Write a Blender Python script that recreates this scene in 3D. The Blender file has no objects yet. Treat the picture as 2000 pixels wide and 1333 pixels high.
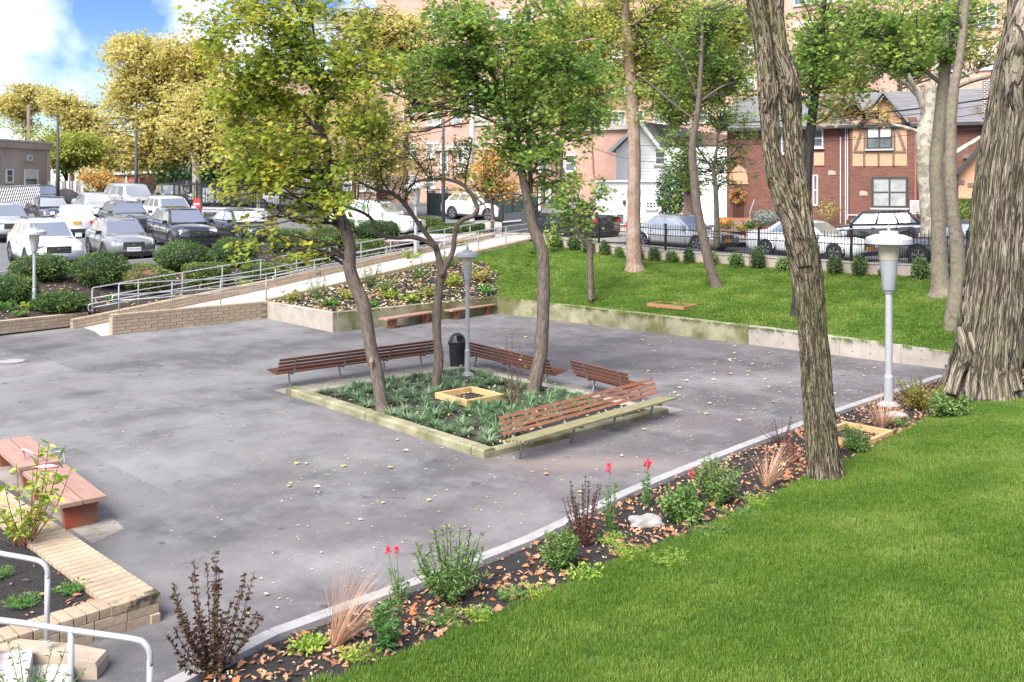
import bpy, bmesh, math, random
import numpy as np
from mathutils import Vector, Matrix, noise
from mathutils.bvhtree import BVHTree
random.seed(7); rng = np.random.default_rng(7)
scene = bpy.context.scene
C = scene.collection
R = math.radians
# ------------------------------------------------------------------ camera, sky, sun, exposure
F, CX, HY, H = 1872.0, 1000.0, 370.0, 4.6          # focal length in photo pixels, principal column, horizon row, eye height
cam_d = bpy.data.cameras.new('camera'); cam = bpy.data.objects.new('camera', cam_d); C.objects.link(cam)
cam.location = (0, 0, H); cam.rotation_euler = (R(90), 0, 0)
cam_d.sensor_width = 36; cam_d.lens = 36 * F / 2000; cam_d.shift_y = -(666.5 - HY) / 2000
cam_d.clip_start = 0.1; cam_d.clip_end = 6000
scene.camera = cam
SUN_EL, SUN_AZ = R(48), R(-150)    # azimuth measured from +Y clockwise: behind the camera, to its left
w = bpy.data.worlds.new('World'); scene.world = w; w.use_nodes = True
nt = w.node_tree; nt.nodes.clear()
def N(t, typ, **kw):
    n = t.nodes.new(typ)
    for k, v in kw.items(): setattr(n, k, v)
    return n
out = N(nt, 'ShaderNodeOutputWorld'); bg = N(nt, 'ShaderNodeBackground')
sky = N(nt, 'ShaderNodeTexSky', sky_type='NISHITA', sun_disc=False, sun_elevation=SUN_EL, sun_rotation=SUN_AZ, air_density=1.0, dust_density=0.3, ozone_density=3.0)
tc = N(nt, 'ShaderNodeTexCoord'); mp = N(nt, 'ShaderNodeMapping'); mp.inputs['Scale'].default_value = (1.0, 1.0, 1.2)
mp.inputs['Location'].default_value = (0.35, 0.1, 0.0)
nz = N(nt, 'ShaderNodeTexNoise'); nz.inputs['Scale'].default_value = 4.2; nz.inputs['Detail'].default_value = 7; nz.inputs['Roughness'].default_value = 0.5; nz.inputs['Distortion'].default_value = 0.25
cr = N(nt, 'ShaderNodeValToRGB'); cr.color_ramp.elements[0].position = 0.46; cr.color_ramp.elements[1].position = 0.80
hs = N(nt, 'ShaderNodeHueSaturation'); hs.inputs['Saturation'].default_value = 1.3; hs.inputs['Hue'].default_value = .52; hs.inputs['Value'].default_value = .42
mx = N(nt, 'ShaderNodeMix', data_type='RGBA'); mx.inputs[7].default_value = (9.6, 9.4, 9.2, 1)
L = nt.links
L.new(tc.outputs['Generated'], mp.inputs[0]); L.new(mp.outputs[0], nz.inputs['Vector']); L.new(nz.outputs[0], cr.inputs[0])
L.new(sky.outputs[0], hs.inputs['Color']); L.new(hs.outputs[0], mx.inputs[6]); L.new(cr.outputs[0], mx.inputs[0])
L.new(mx.outputs[2], bg.inputs[0]); bg.inputs[1].default_value = 0.095; L.new(bg.outputs[0], out.inputs[0])
sd = bpy.data.lights.new('sun', 'SUN'); sun = bpy.data.objects.new('sun', sd); C.objects.link(sun)
sd.energy = 2.3; sd.angle = R(40); sd.color = (1.0, 0.965, 0.91)
sdir = Vector((math.sin(SUN_AZ) * math.cos(SUN_EL), math.cos(SUN_AZ) * math.cos(SUN_EL), math.sin(SUN_EL)))
sun.rotation_euler = sdir.to_track_quat('Z', 'Y').to_euler(); sun.location = (0, -10, 30)
scene.view_settings.view_transform = 'Standard'; scene.view_settings.look = 'None'
scene.view_settings.gamma = 1; scene.view_settings.use_curve_mapping = False
scene.view_settings.exposure = 2.15
scene.render.engine = 'CYCLES'
scene.cycles.max_bounces = 8; scene.cycles.diffuse_bounces = 6; scene.cycles.transmission_bounces = 4; scene.cycles.transparent_max_bounces = 4

# ------------------------------------------------------------------ projection helpers (photo pixel -> place)
def G(x, y, z=0.0):
    Y = F * (H - z) / (y - HY); return Vector(((x - CX) * Y / F, Y, z))
def D(x, y, Y): return Vector(((x - CX) * Y / F, Y, H - (y - HY) * Y / F))
def ray(x, y): return Vector(((x - CX) / F, 1.0, -(y - HY) / F))
TERR = []                                       # (verts, faces) of the ground sheets
_bvh = None
def bvh():
    global _bvh
    if _bvh is None:
        V, P = [], []
        for v, f in TERR:
            b = len(V); V += [Vector(q) for q in v]; P += [[i + b for i in q] for q in f]
        _bvh = BVHTree.FromPolygons(V, P)
    return _bvh
def GP(x, y):
    h = bvh().ray_cast(Vector((0, 0, H)), ray(x, y).normalized())
    return h[0] if h[0] else G(x, max(y, HY + 5))
def drop(X, Y):
    h = bvh().ray_cast(Vector((X, Y, 40)), Vector((0, 0, -1)))
    return h[0].z if h[0] else 0.0
d1 = Vector((-1900, F, 0)).normalized()         # left and away
d2 = Vector((1844, F, 0)).normalized()          # right and away

# ------------------------------------------------------------------ objects
def thing(name, label, cat, loc=(0, 0, 0), rz=0, group=None):
    o = bpy.data.objects.new(name, None); C.objects.link(o); o.empty_display_size = 0.2
    o.location = loc; o.rotation_euler = (0, 0, rz); o['label'] = label; o['category'] = cat
    if group: o['group'] = group
    return o
def attach(o, parent):
    if parent is not None:
        o.parent = parent
        if parent.type == 'EMPTY':
            o.matrix_parent_inverse = Matrix.Translation(-Vector(parent.location))
def mk(name, verts, faces, mat=None, parent=None, uvs=None, smooth=False, midx=None, kind=None, label=None):
    me = bpy.data.meshes.new(name)
    V = np.asarray([tuple(v) for v in verts] if not isinstance(verts, np.ndarray) else verts, dtype=np.float32).reshape(-1, 3)
    if isinstance(faces, np.ndarray):
        nf, k = faces.shape
        me.vertices.add(len(V)); me.vertices.foreach_set('co', V.ravel())
        me.loops.add(nf * k); me.loops.foreach_set('vertex_index', faces.ravel().astype(np.int32))
        me.polygons.add(nf); me.polygons.foreach_set('loop_start', np.arange(0, nf * k, k, dtype=np.int32)); me.polygons.foreach_set('loop_total', np.full(nf, k, dtype=np.int32))
        me.update(calc_edges=True)
    else:
        me.from_pydata(V.tolist(), [], [list(f) for f in faces])
    if uvs is not None:
        ul = me.uv_layers.new(name='UVMap'); li = np.zeros(len(me.loops), dtype=np.int32); me.loops.foreach_get('vertex_index', li)
        ul.data.foreach_set('uv', np.asarray(uvs, dtype=np.float32)[li].ravel())
    if mat is not None:
        for m in (mat if isinstance(mat, (list, tuple)) else [mat]): me.materials.append(m)
    if midx is not None: me.polygons.foreach_set('material_index', np.asarray(midx, dtype=np.int32))
    if smooth: me.polygons.foreach_set('use_smooth', np.ones(len(me.polygons), dtype=bool))
    me.update()
    o = bpy.data.objects.new(name, me); C.objects.link(o); attach(o, parent)
    if kind: o['kind'] = kind
    if label: o['label'] = label
    return o
def tag(o, label, cat, group=None):
    o['label'] = label; o['category'] = cat
    if group: o['group'] = group
    return o
def inst(name, me, parent, loc=(0, 0, 0), rot=(0, 0, 0), scale=(1, 1, 1)):
    o = bpy.data.objects.new(name, me); C.objects.link(o); attach(o, parent)
    o.location = loc; o.rotation_euler = rot; o.scale = scale; return o
def copy_tree(o, parent=None):
    c = o.copy(); C.objects.link(c)
    if parent: c.parent = parent
    for ch in list(o.children): copy_tree(ch, c)
    return c
class MB:
    def __init__(s): s.v, s.f, s.m, s.uv = [], [], [], []
    def add(s, v, f, m=0, uv=None):
        b = len(s.v); s.v += [tuple(q) for q in v]; s.f += [tuple(i + b for i in q) for q in f]; s.m += [m] * len(f)
        s.uv += list(uv) if uv is not None else [(0, 0)] * len(v)
    def box(s, c, sz, rz=0, m=0, M=None):
        hx, hy, hz = sz[0] / 2, sz[1] / 2, sz[2] / 2
        A = M if M is not None else Matrix.Rotation(rz, 3, 'Z')
        c = Vector(c)
        v = [c + A @ Vector((x, y, z)) for x in (-hx, hx) for y in (-hy, hy) for z in (-hz, hz)]
        s.add(v, [(0, 1, 3, 2), (4, 6, 7, 5), (0, 4, 5, 1), (2, 3, 7, 6), (0, 2, 6, 4), (1, 5, 7, 3)], m)
    def bar(s, a, b, wd, ht, m=0, up=(0, 0, 1)):
        a, b = Vector(a), Vector(b); x = (b - a); ln = x.length; x.normalize(); y = Vector(up).cross(x)
        if y.length < 1e-4: y = Vector((0, 1, 0)).cross(x)
        y.normalize(); z = x.cross(y)
        s.box((a + b) / 2, (ln, wd, ht), m=m, M=Matrix((x, y, z)).transposed())
    def tube(s, pts, rad, n=8, m=0, cap=True, res=0):
        v, f, uv = tube(pts, rad, n, res, cap); s.add(v, f, m, uv)
    def lathe(s, c, prof, n=20, m=0):
        c = Vector(c); v, f = [], []
        for r, z in prof:
            for k in range(n): a = 2 * math.pi * k / n; v.append(c + Vector((r * math.cos(a), r * math.sin(a), z)))
        for i in range(len(prof) - 1):
            for k in range(n): a, b = i * n + k, i * n + (k + 1) % n; f.append((a, b, b + n, a + n))
        s.add(v, f, m)
    def quad(s, a, b, c, d, m=0): s.add([a, b, c, d], [(0, 1, 2, 3)], m)
    def build(s, name, mat, parent=None, smooth=False, **kw):
        return mk(name, s.v, s.f, mat, parent, uvs=s.uv, smooth=smooth, midx=s.m, **kw)
def catmull(pts, rad, res):
    P = [Vector(p) for p in pts]; n = len(P)
    if res <= 0 or n < 3: return P, list(rad)
    O, Q = [], []
    for i in range(n - 1):
        p0, p1, p2, p3 = P[max(i - 1, 0)], P[i], P[i + 1], P[min(i + 2, n - 1)]
        k = max(1, int(math.ceil((p2 - p1).length / res)))
        for j in range(k):
            t = j / k; t2, t3 = t * t, t * t * t
            O.append(0.5 * ((2 * p1) + (p2 - p0) * t + (2 * p0 - 5 * p1 + 4 * p2 - p3) * t2 + (3 * p1 - p0 - 3 * p2 + p3) * t3))
            Q.append(rad[i] * (1 - t) + rad[i + 1] * t)
    O.append(P[-1]); Q.append(rad[-1]); return O, Q
def tube(pts, rad, n=8, res=0, cap=True, disp=None):
    if not isinstance(rad, (list, tuple)): rad = [rad] * len(pts)
    P, Q = catmull(pts, rad, res); v, f, uv = [], [], []
    t0 = (P[1] - P[0]).normalized(); ref = Vector((0, -1, 0)) if abs(t0.y) < .9 else Vector((1, 0, 0))
    x = (ref - t0 * ref.dot(t0)).normalized(); ln = 0
    for i, p in enumerate(P):
        t = (P[min(i + 1, len(P) - 1)] - P[max(i - 1, 0)]).normalized()
        x = (x - t * x.dot(t)).normalized(); y = t.cross(x)
        if i: ln += (p - P[i - 1]).length
        for k in range(n + 1):
            a = 2 * math.pi * k / n; r = Q[i]
            if disp: r = r * 1.0 + disp(a % (2 * math.pi), ln, Q[i])
            v.append(p + (x * math.cos(a) + y * math.sin(a)) * r); uv.append((a * Q[0], ln))
    m = n + 1
    for i in range(len(P) - 1):
        for k in range(n): f.append((i * m + k, i * m + k + 1, (i + 1) * m + k + 1, (i + 1) * m + k))
    if cap:
        f.append(tuple(range(n - 1, -1, -1))); b = (len(P) - 1) * m; f.append(tuple(range(b, b + n)))
    return v, f, uv

# ------------------------------------------------------------------ materials
def mat(name, col=(.5, .5, .5), rough=.7, metal=0, var=0, vscale=3, bump=0, bscale=30, spec=.5, coat=0, col2=None, var_obj=0, stain=None, coord='Object', stretch=(1, 1, 1), rot=0):
    m = bpy.data.materials.new(name); m.use_nodes = True; t = m.node_tree; b = t.nodes['Principled BSDF']; l = t.links
    b.inputs['Base Color'].default_value = (*col, 1); b.inputs['Roughness'].default_value = rough; b.inputs['Metallic'].default_value = metal
    b.inputs['Specular IOR Level'].default_value = spec
    if coat: b.inputs['Coat Weight'].default_value = coat; b.inputs['Coat Roughness'].default_value = .03
    tcn = N(t, 'ShaderNodeTexCoord'); mpn = N(t, 'ShaderNodeMapping'); mpn.inputs['Scale'].default_value = stretch; m0 = N(t, 'ShaderNodeMapping'); m0.inputs['Rotation'].default_value = (0, 0, rot)
    l.new(tcn.outputs[coord], m0.inputs[0]); l.new(m0.outputs[0], mpn.inputs[0]); vec = mpn.outputs[0]; last = None
    def noise_n(sc, det=4, rgh=.6):
        n = N(t, 'ShaderNodeTexNoise'); n.inputs['Scale'].default_value = sc; n.inputs['Detail'].default_value = det; n.inputs['Roughness'].default_value = rgh; l.new(vec, n.inputs['Vector']); return n
    if var or col2:
        n = noise_n(vscale); r = N(t, 'ShaderNodeValToRGB'); r.color_ramp.elements[0].position = .3; r.color_ramp.elements[1].position = .7
        c2 = col2 if col2 else tuple(min(1, c * (1 + var)) for c in col); c1 = col if col2 else tuple(c * (1 - var) for c in col)
        r.color_ramp.elements[0].color = (*c1, 1); r.color_ramp.elements[1].color = (*c2, 1); l.new(n.outputs[0], r.inputs[0]); last = r.outputs[0]
    if stain:                                    # (colour, scale, threshold, strength)
        n = noise_n(stain[1], 6, .65); r = N(t, 'ShaderNodeValToRGB'); r.color_ramp.elements[0].position = stain[2]; r.color_ramp.elements[1].position = min(1, stain[2] + .18)
        r.color_ramp.elements[1].color = (stain[3],) * 3 + (1,)
        x = N(t, 'ShaderNodeMix', data_type='RGBA'); x.inputs[7].default_value = (*stain[0], 1); l.new(n.outputs[0], r.inputs[0]); l.new(r.outputs[0], x.inputs[0])
        if last: l.new(last, x.inputs[6])
        else: x.inputs[6].default_value = (*col, 1)
        last = x.outputs[2]
    if var_obj:
        oi = N(t, 'ShaderNodeObjectInfo'); mr = N(t, 'ShaderNodeMapRange'); mr.inputs[3].default_value = 1 - var_obj; mr.inputs[4].default_value = 1 + var_obj; l.new(oi.outputs['Random'], mr.inputs[0])
        x = N(t, 'ShaderNodeMix', data_type='RGBA', blend_type='MULTIPLY'); x.inputs[0].default_value = 1
        if last: l.new(last, x.inputs[6])
        else: x.inputs[6].default_value = (*col, 1)
        l.new(mr.outputs[0], x.inputs[7]); last = x.outputs[2]
    if last: l.new(last, b.inputs['Base Color'])
    if bump:
        n = noise_n(bscale, 5, .65); bp = N(t, 'ShaderNodeBump'); bp.inputs['Strength'].default_value = bump; bp.inputs['Distance'].default_value = .02; l.new(n.outputs[0], bp.inputs['Height']); l.new(bp.outputs[0], b.inputs['Normal'])
    return m
def leafmat(name, cols, trans=.35, rough=.5, varz=.25):
    m = bpy.data.materials.new(name); m.use_nodes = True; t = m.node_tree; b = t.nodes['Principled BSDF']; l = t.links
    g = N(t, 'ShaderNodeNewGeometry'); r = N(t, 'ShaderNodeValToRGB'); r.color_ramp.interpolation = 'LINEAR'
    while len(r.color_ramp.elements) < len(cols): r.color_ramp.elements.new(.5)
    for i, c in enumerate(cols): r.color_ramp.elements[i].position = i / max(1, len(cols) - 1); r.color_ramp.elements[i].color = (*c, 1)
    # the leaf's own colour: random per leaf, drifting with a slow noise through the crown (turned and unturned boughs)
    n = N(t, 'ShaderNodeTexNoise'); n.inputs['Scale'].default_value = .9; n.inputs['Detail'].default_value = 2; l.new(g.outputs['Position'], n.inputs['Vector'])
    a = N(t, 'ShaderNodeMath', operation='MULTIPLY_ADD'); a.inputs[1].default_value = .62; l.new(g.outputs['Random Per Island'], a.inputs[0])
    mr = N(t, 'ShaderNodeMapRange'); mr.inputs[1].default_value = .35; mr.inputs[2].default_value = .65; mr.inputs[3].default_value = 0; mr.inputs[4].default_value = .38; l.new(n.outputs[0], mr.inputs[0]); l.new(mr.outputs[0], a.inputs[2])
    l.new(a.outputs[0], r.inputs[0]); l.new(r.outputs[0], b.inputs['Base Color']); b.inputs['Roughness'].default_value = rough; b.inputs['Specular IOR Level'].default_value = .35
    tr = N(t, 'ShaderNodeBsdfTranslucent'); l.new(r.outputs[0], tr.inputs[0]); ms = N(t, 'ShaderNodeMixShader'); ms.inputs[0].default_value = trans
    o = t.nodes['Material Output']; l.new(b.outputs[0], ms.inputs[1]); l.new(tr.outputs[0], ms.inputs[2]); l.new(ms.outputs[0], o.inputs[0]); return m
def barkmat(name, c1, c2, moss=None, su=22, sv=3.0, bump=.9, dist=.03):
    m = bpy.data.materials.new(name); m.use_nodes = True; t = m.node_tree; b = t.nodes['Principled BSDF']; l = t.links; b.inputs['Roughness'].default_value = .9; b.inputs['Specular IOR Level'].default_value = .2
    tcn = N(t, 'ShaderNodeTexCoord'); mpn = N(t, 'ShaderNodeMapping'); mpn.inputs['Scale'].default_value = (su, sv, 1); l.new(tcn.outputs['UV'], mpn.inputs[0])
    n = N(t, 'ShaderNodeTexNoise'); n.inputs['Scale'].default_value = 1; n.inputs['Detail'].default_value = 6; n.inputs['Roughness'].default_value = .7; n.inputs['Distortion'].default_value = .6; l.new(mpn.outputs[0], n.inputs['Vector'])
    r = N(t, 'ShaderNodeValToRGB'); r.color_ramp.elements[0].position = .36; r.color_ramp.elements[1].position = .62; r.color_ramp.elements[0].color = (*c1, 1); r.color_ramp.elements[1].color = (*c2, 1); l.new(n.outputs[0], r.inputs[0]); last = r.outputs[0]
    if moss:
        n2 = N(t, 'ShaderNodeTexNoise'); n2.inputs['Scale'].default_value = 2.2; n2.inputs['Detail'].default_value = 5; l.new(tcn.outputs['Object'], n2.inputs['Vector'])
        r2 = N(t, 'ShaderNodeValToRGB'); r2.color_ramp.elements[0].position = .45; r2.color_ramp.elements[1].position = .62; r2.color_ramp.elements[1].color = (.8, .8, .8, 1); l.new(n2.outputs[0], r2.inputs[0])
        x = N(t, 'ShaderNodeMix', data_type='RGBA', blend_type='MIX'); x.inputs[7].default_value = (*moss, 1)
        x0 = N(t, 'ShaderNodeMath', operation='MULTIPLY'); l.new(r2.outputs[0], x0.inputs[0]); l.new(n.outputs[0], x0.inputs[1]); l.new(x0.outputs[0], x.inputs[0]); l.new(last, x.inputs[6]); last = x.outputs[2]
    l.new(last, b.inputs['Base Color'])
    bp = N(t, 'ShaderNodeBump'); bp.inputs['Strength'].default_value = bump; bp.inputs['Distance'].default_value = dist; l.new(n.outputs[0], bp.inputs['Height']); l.new(bp.outputs[0], b.inputs['Normal']); return m
def furrowbark(name, dark, mid_, light, moss, su=14, sv=1.6, bump=1.0, dist=.035):
    m = bpy.data.materials.new(name); m.use_nodes = True; t = m.node_tree; b = t.nodes['Principled BSDF']; l = t.links; b.inputs['Roughness'].default_value = .92; b.inputs['Specular IOR Level'].default_value = .15
    tcn = N(t, 'ShaderNodeTexCoord')
    def rid(a, b_, wd, seed):
        mpn = N(t, 'ShaderNodeMapping'); mpn.inputs['Scale'].default_value = (a, b_, 1); mpn.inputs['Location'].default_value = (seed, seed * .7, 0); l.new(tcn.outputs['UV'], mpn.inputs[0])
        n = N(t, 'ShaderNodeTexNoise'); n.inputs['Scale'].default_value = 1; n.inputs['Detail'].default_value = 2.5; n.inputs['Roughness'].default_value = .5; n.inputs['Distortion'].default_value = .5; l.new(mpn.outputs[0], n.inputs['Vector'])
        s_ = N(t, 'ShaderNodeMath', operation='SUBTRACT'); l.new(n.outputs[0], s_.inputs[0]); s_.inputs[1].default_value = .5; q = N(t, 'ShaderNodeMath', operation='ABSOLUTE'); l.new(s_.outputs[0], q.inputs[0])
        r = N(t, 'ShaderNodeMapRange', clamp=True); r.interpolation_type = 'SMOOTHSTEP'; r.inputs[1].default_value = 0; r.inputs[2].default_value = wd; l.new(q.outputs[0], r.inputs[0]); return r.outputs[0]
    r1, r2 = rid(su, sv, .075, 0), rid(su * 2.1, sv * 2.2, .07, 5)
    fn = N(t, 'ShaderNodeTexNoise'); fn.inputs['Scale'].default_value = 38; fn.inputs['Detail'].default_value = 5; fn.inputs['Roughness'].default_value = .7; l.new(tcn.outputs['Object'], fn.inputs['Vector'])
    mu = N(t, 'ShaderNodeMath', operation='MULTIPLY_ADD'); l.new(r2, mu.inputs[0]); mu.inputs[1].default_value = .45; mu.inputs[2].default_value = .55
    h = N(t, 'ShaderNodeMath', operation='MULTIPLY'); l.new(r1, h.inputs[0]); l.new(mu.outputs[0], h.inputs[1])
    h2 = N(t, 'ShaderNodeMath', operation='MULTIPLY_ADD'); l.new(fn.outputs[0], h2.inputs[0]); h2.inputs[1].default_value = .45; l.new(h.outputs[0], h2.inputs[2])
    r = N(t, 'ShaderNodeValToRGB'); e = r.color_ramp.elements; e[0].position = .22; e[0].color = (*dark, 1); e[1].position = 1.0; e[1].color = (*light, 1); k = e.new(.62); k.color = (*mid_, 1)
    sc_ = N(t, 'ShaderNodeMath', operation='MULTIPLY'); l.new(h2.outputs[0], sc_.inputs[0]); sc_.inputs[1].default_value = .80; l.new(sc_.outputs[0], r.inputs[0])
    n2 = N(t, 'ShaderNodeTexNoise'); n2.inputs['Scale'].default_value = 1.6; n2.inputs['Detail'].default_value = 5; l.new(tcn.outputs['Object'], n2.inputs['Vector'])
    r3 = N(t, 'ShaderNodeMapRange', clamp=True); r3.inputs[1].default_value = .44; r3.inputs[2].default_value = .64; r3.inputs[4].default_value = .75; l.new(n2.outputs[0], r3.inputs[0]); mm = N(t, 'ShaderNodeMath', operation='MULTIPLY'); l.new(r3.outputs[0], mm.inputs[0]); l.new(h.outputs[0], mm.inputs[1])
    x = N(t, 'ShaderNodeMix', data_type='RGBA'); x.inputs[7].default_value = (*moss, 1); l.new(mm.outputs[0], x.inputs[0]); l.new(r.outputs[0], x.inputs[6]); l.new(x.outputs[2], b.inputs['Base Color'])
    bp = N(t, 'ShaderNodeBump'); bp.inputs['Strength'].default_value = bump; bp.inputs['Distance'].default_value = dist; l.new(h2.outputs[0], bp.inputs['Height']); l.new(bp.outputs[0], b.inputs['Normal']); return m
def brickmat(name, c1, c2, mortar, bw=.21, bh=.068, ms=.008):
    m = bpy.data.materials.new(name); m.use_nodes = True; t = m.node_tree; b = t.nodes['Principled BSDF']; l = t.links; b.inputs['Roughness'].default_value = .9
    tcn = N(t, 'ShaderNodeTexCoord'); br = N(t, 'ShaderNodeTexBrick'); br.inputs['Scale'].default_value = 1; br.inputs['Brick Width'].default_value = bw; br.inputs['Row Height'].default_value = bh; br.inputs['Mortar Size'].default_value = ms
    br.inputs['Color1'].default_value = (*c1, 1); br.inputs['Color2'].default_value = (*c2, 1); br.inputs['Mortar'].default_value = (*mortar, 1); l.new(tcn.outputs['UV'], br.inputs['Vector'])
    n = N(t, 'ShaderNodeTexNoise'); n.inputs['Scale'].default_value = .8; n.inputs['Detail'].default_value = 6; l.new(tcn.outputs['UV'], n.inputs['Vector'])
    mr = N(t, 'ShaderNodeMapRange'); mr.inputs[3].default_value = .7; mr.inputs[4].default_value = 1.3; l.new(n.outputs[0], mr.inputs[0])
    x = N(t, 'ShaderNodeMix', data_type='RGBA', blend_type='MULTIPLY'); x.inputs[0].default_value = 1; l.new(br.outputs[0], x.inputs[6]); l.new(mr.outputs[0], x.inputs[7]); l.new(x.outputs[2], b.inputs['Base Color'])
    bp = N(t, 'ShaderNodeBump'); bp.inputs['Strength'].default_value = .4; bp.inputs['Distance'].default_value = .01; bp.invert = True; l.new(br.outputs['Fac'], bp.inputs['Height']); l.new(bp.outputs[0], b.inputs['Normal']); return m
def glassmat(name, col, rough=.06):
    m = mat(name, col, rough, 0, spec=.9, var=.35, vscale=1.5); return m

M = {}
M['conc'] = mat('pale_concrete', (.32, .28, .24), .85, var=.14, vscale=2.5, bump=.25, bscale=60, stain=((.2, .17, .13), 1.1, .56, .55))
M['conc_moss'] = mat('mossy_concrete', (.27, .25, .16), .9, var=.2, vscale=2.2, bump=.3, bscale=50, stain=((.085, .085, .022), .9, .42, .85))
M['kerb'] = mat('kerb_concrete', (.30, .29, .285), .8, var=.14, vscale=5, bump=.25, bscale=70, stain=((.16, .15, .14), 2.2, .56, .6))
M['pad'] = mat('dusty_pad', (.23, .205, .18), .9, var=.2, vscale=3, bump=.2, stain=((.12, .10, .085), 2, .5, .7))
M['path'] = mat('ramp_concrete', (.36, .335, .315), .85, var=.08, vscale=1.2, bump=.1, bscale=60)
M['brick_buff'] = mat('buff_brick', (.35, .265, .18), .85, var=.2, vscale=14, bump=.2, bscale=90, var_obj=.13)
M['mortar'] = mat('mortar_grey', (.19, .155, .12), .95, var=.2, vscale=12)
M['rail'] = mat('grey_rail_paint', (.40, .41, .42), .35, .25, var=.08, vscale=6)
M['lamp'] = mat('lamp_grey_paint', (.36, .37, .38), .4, .2, var=.08, vscale=5)
M['lamp_top'] = mat('lamp_cap_paint', (.42, .42, .43), .45, .1, var=.1, vscale=8)
M['lens'] = mat('frosted_lens', (.50, .46, .36), .3)
M['steel'] = mat('bench_steel', (.20, .19, .19), .45, .6, var=.25, vscale=9)
M['slat'] = mat('red_brown_slat', (.135, .048, .027), .42, var=.35, vscale=3, stretch=(1, 14, 14), rot=-math.atan2(d2.y, d2.x), bump=.15, bscale=20, var_obj=.15)
M['slat_worn'] = mat('worn_slat', (.27, .10, .055), .75, var=.2, vscale=5, stretch=(1.5, 10, 10), rot=-math.atan2(d2.y, d2.x), stain=((.36, .27, .19), 4.0, .53, .9), bump=.3, bscale=20, var_obj=.1)
M['slat_moss'] = mat('mossy_slat', (.20, .18, .09), .85, var=.2, vscale=5, stretch=(1, 10, 10), rot=-math.atan2(d2.y, d2.x), stain=((.36, .33, .22), 3.5, .52, .8), bump=.3, bscale=25)
M['plank'] = mat('weathered_plank', (.31, .175, .13), .6, var=.16, vscale=4, stretch=(1, 9, 9), stain=((.30, .13, .08), 3, .55, .6), bump=.2, bscale=20, var_obj=.08)
M['plank_near'] = mat('grainy_plank', (.34, .20, .15), .55, var=.24, vscale=2.2, stretch=(1, 22, 22), rot=-math.atan2(d1.y, d1.x), stain=((.20, .095, .06), 1.6, .54, .7), bump=.35, bscale=6, var_obj=.12)
M['red_support'] = mat('painted_support', (.22, .09, .045), .7, var=.15, vscale=5, stain=((.42, .045, .02), 2.2, .52, .8), bump=.2)
M['timber'] = mat('fresh_timber', (.52, .33, .15), .7, var=.15, vscale=4, stretch=(1, 8, 8), bump=.15, bscale=25, var_obj=.1)
M['timber_old'] = mat('old_timber', (.33, .16, .075), .8, var=.2, vscale=4, stretch=(1, 8, 8), bump=.2, bscale=25)
M['bin'] = mat('bin_plastic', (.018, .020, .022), .35, var=.3, vscale=4)
M['iron'] = mat('black_iron', (.014, .014, .016), .5, .3)
M['iron_grey'] = mat('dark_grey_iron', (.06, .062, .066), .55, .3)
M['mulch'] = mat('mulch_soil', (.018, .015, .014), .95, var=.4, vscale=20, bump=.9, bscale=35)
M['soil'] = mat('brown_soil', (.030, .021, .017), .95, var=.4, vscale=6, bump=.8, bscale=25)
M['chip'] = mat('bark_chips', (.034, .027, .023), .8, var=.7, vscale=9)
M['grass_base'] = mat('lawn_ground', (.045, .085, .018), 1.0, spec=0, var=.35, vscale=6, bump=.6, bscale=60)
M['street'] = mat('street_asphalt', (.11, .11, .115), .85, var=.12, vscale=.8, bump=.2, bscale=60)
M['walk'] = mat('sidewalk_concrete', (.33, .30, .28), .85, var=.12, vscale=1.0, bump=.1, bscale=40)
M['white'] = mat('white_siding', (.74, .75, .75), .6, var=.04, vscale=2)
M['trimw'] = mat('white_trim', (.70, .70, .69), .5)
M['frame_dark'] = mat('dark_window_frame', (.035, .035, .035), .5)
M['glass'] = glassmat('window_glass', (.10, .12, .13))
M['glass_lt'] = glassmat('curtained_glass', (.28, .29, .29), .12)
M['stucco'] = mat('orange_stucco', (.46, .265, .16), .9, var=.08, vscale=3, bump=.6, bscale=25)
M['roof'] = mat('slate_shingle', (.16, .155, .16), .85, var=.2, vscale=1.2, stretch=(1, 1, 6), bump=.3, bscale=12)
M['b_brown'] = brickmat('brown_brick', (.175, .055, .034), (.11, .034, .024), (.15, .11, .09))
M['b_pink'] = brickmat('pink_brick', (.47, .27, .205), (.40, .215, .16), (.44, .36, .31))
M['b_far'] = mat('far_brick', (.52, .33, .26), .9, var=.08, vscale=.3)
M['b_red'] = brickmat('red_brick', (.33, .09, .065), (.27, .07, .05), (.3, .2, .17))
M['beige'] = mat('stained_stucco', (.34, .29, .245), .9, var=.14, vscale=.7, stretch=(1, 1, .25), stain=((.13, .115, .10), 1.3, .56, .75), bump=.2)
# ================================================================== SETTING: plaza, terrain
def struct(o): o['kind'] = 'structure'; return o
def sheet(name, pts, mat_, parent=None):
    o = mk(name, pts, [tuple(range(len(pts)))], mat_, parent); return o
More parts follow.
